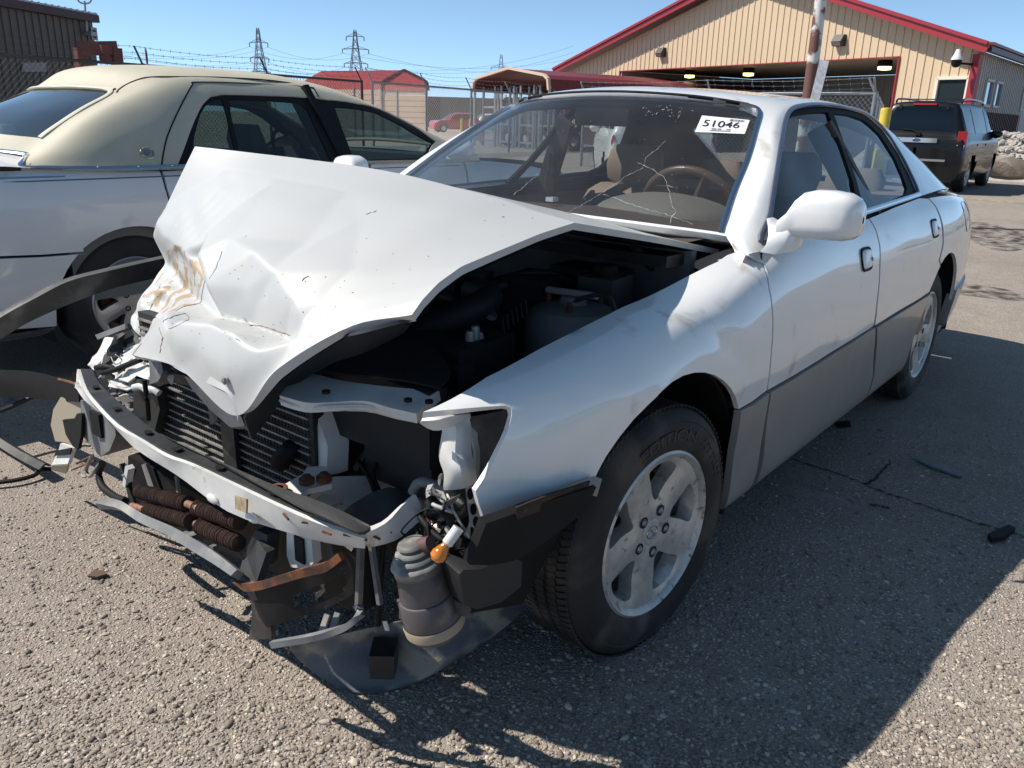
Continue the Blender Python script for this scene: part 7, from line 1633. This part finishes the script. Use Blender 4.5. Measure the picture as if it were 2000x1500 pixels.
# long low building far behind
Q0, Q1 = far(700, 190, 95), far(1180, 192, 100); zt = far(880, 190, 97).z; qd = Vector((Q1.x-Q0.x, Q1.y-Q0.y, 0)); QL = qd.length; qd /= QL
lb_ = thing('long_low_building', 'long low brown building with dark red bands on the horizon', 'building', z0(Q0))
k = 0; s = 0
while s < QL:
    w_ = 2.2 if k % 3 == 2 else 3.4; bm = B(); prism(bm, [z0(Q0)+qd*s, z0(Q0)+qd*(s+w_-.03), z0(Q0)+qd*(s+w_-.03)+Vector((0, 0, zt)), z0(Q0)+qd*s+Vector((0, 0, zt))], (-3, -1, 0)); obj('wall_bay', bm, DRED if k % 3 == 2 else BRN, lb_); s += w_; k += 1

# ---------------------------------------------------------------- pylons and wires
PYM = M('pylon_steel', (.20, .22, .24), rough=.6)
def pylon(label, px, ytop, ybase, dist, arms, wd):
    top_ = far(px, ytop, dist); base = far(px, ybase, dist); H_ = top_.z; t = thing('pylon', label, 'pylon', (top_.x, top_.y, 0), 0, 'lattice power pylons')
    sx = Vector(CR)*1; sx.z = 0; sx.normalize(); sy = Vector((sx.y, -sx.x, 0)); O = Vector((top_.x, top_.y, 0))
    hw = lambda z: wd*(1-z/H_)**1.3+wd*.10
    r_ = H_*.0035
    bm = B()
    for a in (-1, 1):
        for b in (-1, 1):
            tube(bm, [O+sx*a*hw(z)+sy*b*hw(z)+Vector((0, 0, z)) for z in np.linspace(0, H_*.98, 9)], r_*1.5, 4)
    zs = [H_*(1-(1-i/11)**1.0) for i in range(12)]
    for i in range(11):
        z, z2 = zs[i], zs[i+1]
        for fx, fy in ((sx, sy), (sy, sx)):
            for b in (-1, 1):
                bar(bm, O+fx*hw(z)+fy*b*hw(z)+Vector((0, 0, z)), O-fx*hw(z2)+fy*b*hw(z2)+Vector((0, 0, z2)), r_, r_); bar(bm, O-fx*hw(z)+fy*b*hw(z)+Vector((0, 0, z)), O+fx*hw(z2)+fy*b*hw(z2)+Vector((0, 0, z2)), r_, r_)
    obj('lattice', bm, PYM, t, smooth=0)['kind'] = 'stuff'
    tips = []
    for fz, al in arms:
        z = H_*fz; bm = B()
        for b in (-1, 1): tube(bm, [O-sx*al+Vector((0, 0, z)), O+sy*b*hw(z)+Vector((0, 0, z+H_*.012)), O+sx*al+Vector((0, 0, z))], r_*1.4, 4)
        tube(bm, [O-sx*al+Vector((0, 0, z)), O+Vector((0, 0, z+H_*.05)), O+sx*al+Vector((0, 0, z))], r_, 4)
        ca = obj('cross_arm', bm, PYM, t, smooth=0)
        for a in (-1, 1):
            bm = B(); tube(bm, [O+sx*a*al+Vector((0, 0, z)), O+sx*a*al+Vector((0, 0, z-H_*.045))], r_*1.8, 5); obj('insulator', bm, PYM, ca); tips.append(O+sx*a*al+Vector((0, 0, z-H_*.045)))
    return tips
t1 = pylon('narrow lattice pylon on the left above the vinyl roofed sedan', 503, 54, 200, 260, ((.66, 2.6), (.83, 2.6), (.50, 2.8)), 3.0)
t2 = pylon('wide armed lattice pylon above the pink roofed shelter', 693, 58, 200, 270, ((.62, 3.6), (.78, 4.0), (.92, 2.7)), 3.6)
t3 = pylon('small distant lattice pylon above the open shelter', 979, 106, 200, 420, ((.80, 4.8),), 4.5)
random.seed(4)
def wire(a, b, sag, r_, lab):
    w_ = thing('power_line', lab, 'cable', a, 0, 'power lines'); bm = B()
    tube(bm, [a.lerp(b, f)-Vector((0, 0, sag*4*f*(1-f))) for f in np.linspace(0, 1, 17)], r_, 4); obj('conductor', bm, M('cable_grey', (.12, .14, .17), rough=.6), w_)
for i, p in enumerate(t1): wire(p, far(-60, 22+i*14, 120), 3, .03, 'thin power line running left from the narrow pylon')
for i, p in enumerate(t2[:4]): wire(p, t1[i], 2.5, .04, 'thin power line strung between the narrow and the wide armed pylon')
for i, p in enumerate(t2[:4]): wire(p, far(1120, 90+i*12, 330), 4, .045, 'thin power line running right from the wide armed pylon')

# ---------------------------------------------------------------- marks and debris on the ground
def flat(name, pts, z, m, kind='structure'):
    bm = B(); bm.faces.new([bm.verts.new((p.x, p.y, z)) for p in pts]); bmesh.ops.triangulate(bm, faces=bm.faces[:]); return props(obj(name, bm, m, smooth=0), kind=kind)
a, b = at(1880, 388, z=0), at(2080, 404, z=0); d_ = (b-a).normalized(); n_ = Vector((-d_.y, d_.x, 0))*.06
flat('parking_line', [a-d_*3-n_, b+d_*4-n_, b+d_*4+n_, a-d_*3+n_], .004, M('yellow_road_paint', (.55, .42, .10), rough=.8, dirt=(.2, .18, .15), ds=9, dt=(.45, .6)))
CRACK = M('crack_black', (.012, .012, .012), rough=.9)
for cr in ([(1490, 872), (1560, 900), (1640, 925), (1720, 958), (1800, 985), (1900, 1018), (2010, 1050)], [(1690, 945), (1720, 925), (1740, 900)], [(1160, 1400), (1260, 1380), (1300, 1350)][:0] or [(1700, 985), (1735, 992)]):
    P = smooth_poly([at(*q, z=.004) for q in cr], 10); P = [p+Vector((random.uniform(-1, 1), random.uniform(-1, 1), 0))*.006 for p in P]
    g = [[p+Vector((.7, .7, 0))*random.uniform(.002, .009), p-Vector((.7, .7, 0))*random.uniform(.002, .009)] for p in P]; bm = B(); sheet(bm, g); props(obj('pavement_crack', bm, CRACK, smooth=0), kind='structure')
def debris(label, pts, h_, m, cat='debris', name='plastic_scrap'):
    bm = B(); prism(bm, [at(*q, z=.006) for q in pts], (0, 0, h_)); o = obj(name, bm, m); props(o, label, cat); return o
debris('thin dark plastic sliver lying in the shade right of the car', [(1785, 898), (1800, 896), (1880, 928), (1876, 934), (1820, 914)], .008, GREYPL)
debris('small black rubber scrap at the right edge of the shade', [(1928, 1050), (1968, 1032), (1982, 1038), (1960, 1056), (1935, 1060)], .015, BLACK)
debris('flat black smudge of rubber below the front door', [(1628, 826), (1660, 824), (1662, 834), (1640, 836)], .006, BLACK)
debris('curled brown leaf scrap on the sunny asphalt', [(172, 1128), (185, 1116), (205, 1118), (210, 1124), (190, 1130)], .006, M('brown_scrap', (.10, .06, .04), rough=.8))
q_ = thing('bent_trim_strip', 'long curved black trim strip lying on the ground at the left', 'trim strip', at(60, 900, z=.02))
bm = B(); sheet(bm, [[p, p+Vector((.02, 0, .012)), p+Vector((.045, .01, 0))] for p in smooth_poly([at(-40, 820, z=.05), at(0, 850, z=.04), at(50, 882, z=.03), at(100, 908, z=.05)], 6)], th=.006); obj('strip_body', bm, PLAST, q_)
bm = B(); tube(bm, smooth_poly([at(-30, 945, z=.02), at(30, 938, z=.02), at(68, 928, z=.02), at(75, 918, z=.03), at(100, 916, z=.03)], 5), .008, 6); props(obj('black_cable', bm, BLACK), 'loose black cable on the ground below the torn bumper corner', 'cable')
bm = B(); tube(bm, smooth_poly([at(-20, 810, z=.16), at(20, 795, z=.17), at(60, 776, z=.19), at(82, 762, z=.22)], 4), .010, 6); props(obj('bent_rod', bm, PLAST), 'bent black rod sticking up from the scrap at the left edge', 'rod')
o_ = shard('torn_foam', at(22, 772, z=.14), .07, M('grey_foam', (.36, .36, .37), rough=.9, var=.2, vs=20), None, 90); props(o_, 'crumpled grey foam scrap lying at the left edge', 'foam scrap')

# flat stains soaked into the asphalt: oil drips, scuffs and an old patch, each a thin sheet with its own outline
def stain(cx, cy, rx, ry, m, z, seed, rot=0):
    q_ = random.Random(seed); ph = [q_.uniform(0, 6.28) for _ in range(5)]; pts = []
    for i in range(40):
        a = 2*PI*i/40; k = 1+sum(math.sin(a*(j+2)+ph[j])*.12/(1+j*.4) for j in range(5)); x, y = rx*k*math.cos(a), ry*k*math.sin(a); pts.append(Vector((cx+x*math.cos(rot)-y*math.sin(rot), cy+x*math.sin(rot)+y*math.cos(rot), z)))
    return flat('stain', pts, z, m)
def stain_mat(name, col, alpha):
    m = bpy.data.materials.new(name); m.use_nodes = True; n = m.node_tree.nodes; l = m.node_tree.links; p = n['Principled BSDF']; p.inputs['Base Color'].default_value = (*col, 1); p.inputs['Roughness'].default_value = .7
    tc = n.new('ShaderNodeTexCoord'); t = n.new('ShaderNodeTexNoise'); t.inputs['Scale'].default_value = 7; t.inputs['Detail'].default_value = 9; l.new(tc.outputs['Object'], t.inputs[0])
    mr = n.new('ShaderNodeMapRange'); mr.inputs[1].default_value = .42; mr.inputs[2].default_value = .68; mr.inputs[3].default_value = 0; mr.inputs[4].default_value = alpha; l.new(t.outputs[0], mr.inputs[0]); l.new(mr.outputs[0], p.inputs['Alpha']); return m
OIL = stain_mat('oil_stain', (.02, .018, .017), .75); DUST = stain_mat('dust_scuff', (.42, .38, .33), .5)
for i, (px_, py_, rx, ry, m_) in enumerate(((1620, 990, .28, .08, DUST), (1540, 960, .16, .04, DUST), (1700, 830, .25, .06, DUST), (1850, 560, .9, .3, OIL), (1950, 460, 1.4, .4, OIL))):
    p = at(px_, py_, z=0); stain(p.x, p.y, rx, ry, m_, .002+.0002*i, 300+i, random.uniform(0, 3))
# ---------------------------------------------------------------- loose stones bedded in the asphalt near the camera
q = random.Random(5); bm = B()
proto = bmesh.new(); bmesh.ops.create_icosphere(proto, subdivisions=1, radius=1); pv = np.array([v.co[:] for v in proto.verts]); pf = [[v.index for v in f.verts] for f in proto.faces]; proto.free()
V_, F_ = [], []; n_ = 0
while n_ < 17000:
    px_, py_ = q.uniform(-60, 2060), 1520-(q.random()**1.6)*720; p = at(px_, py_, z=0)
    r_ = min(.012, max(.0025, math.exp(q.gauss(-5.55, .36)))); a = q.uniform(0, 6.28)
    ca, sa = math.cos(a), math.sin(a); P = pv*np.array([r_*q.uniform(.9, 1.5), r_*q.uniform(.7, 1), r_*q.uniform(.4, .7)])*(1+.18*np.array([[q.uniform(-1, 1)] for _ in range(len(pv))]))
    P = np.stack([P[:, 0]*ca-P[:, 1]*sa+p.x, P[:, 0]*sa+P[:, 1]*ca+p.y, P[:, 2]+r_*.12], 1); b_ = len(V_)*len(pv); V_.append(P); F_ += [[i+b_ for i in f] for f in pf]; n_ += 1
me = bpy.data.meshes.new('gravel'); me.from_pydata(np.concatenate(V_).tolist(), [], F_); me.update(); shade(me, 60)
gm = bpy.data.materials.new('gravel_stone'); gm.use_nodes = True; gn = gm.node_tree.nodes; gl_ = gm.node_tree.links; gp = gn['Principled BSDF']; gp.inputs['Roughness'].default_value = .8; gp.inputs['Specular IOR Level'].default_value = .3
ge = gn.new('ShaderNodeNewGeometry'); cr = gn.new('ShaderNodeValToRGB'); gl_.new(ge.outputs['Random Per Island'], cr.inputs[0]); gl_.new(cr.outputs[0], gp.inputs['Base Color'])
for i, (p_, c_) in enumerate(((0, (.135, .11, .092)), (.25, (.225, .19, .156)), (.6, (.30, .255, .21)), (.85, (.385, .33, .27)), (1, (.54, .47, .39)))):
    e_ = cr.color_ramp.elements[i] if i < 2 else cr.color_ramp.elements.new(p_); e_.position = p_; e_.color = (*c_, 1)
props(mesh_obj('gravel', me, gm), kind='stuff')
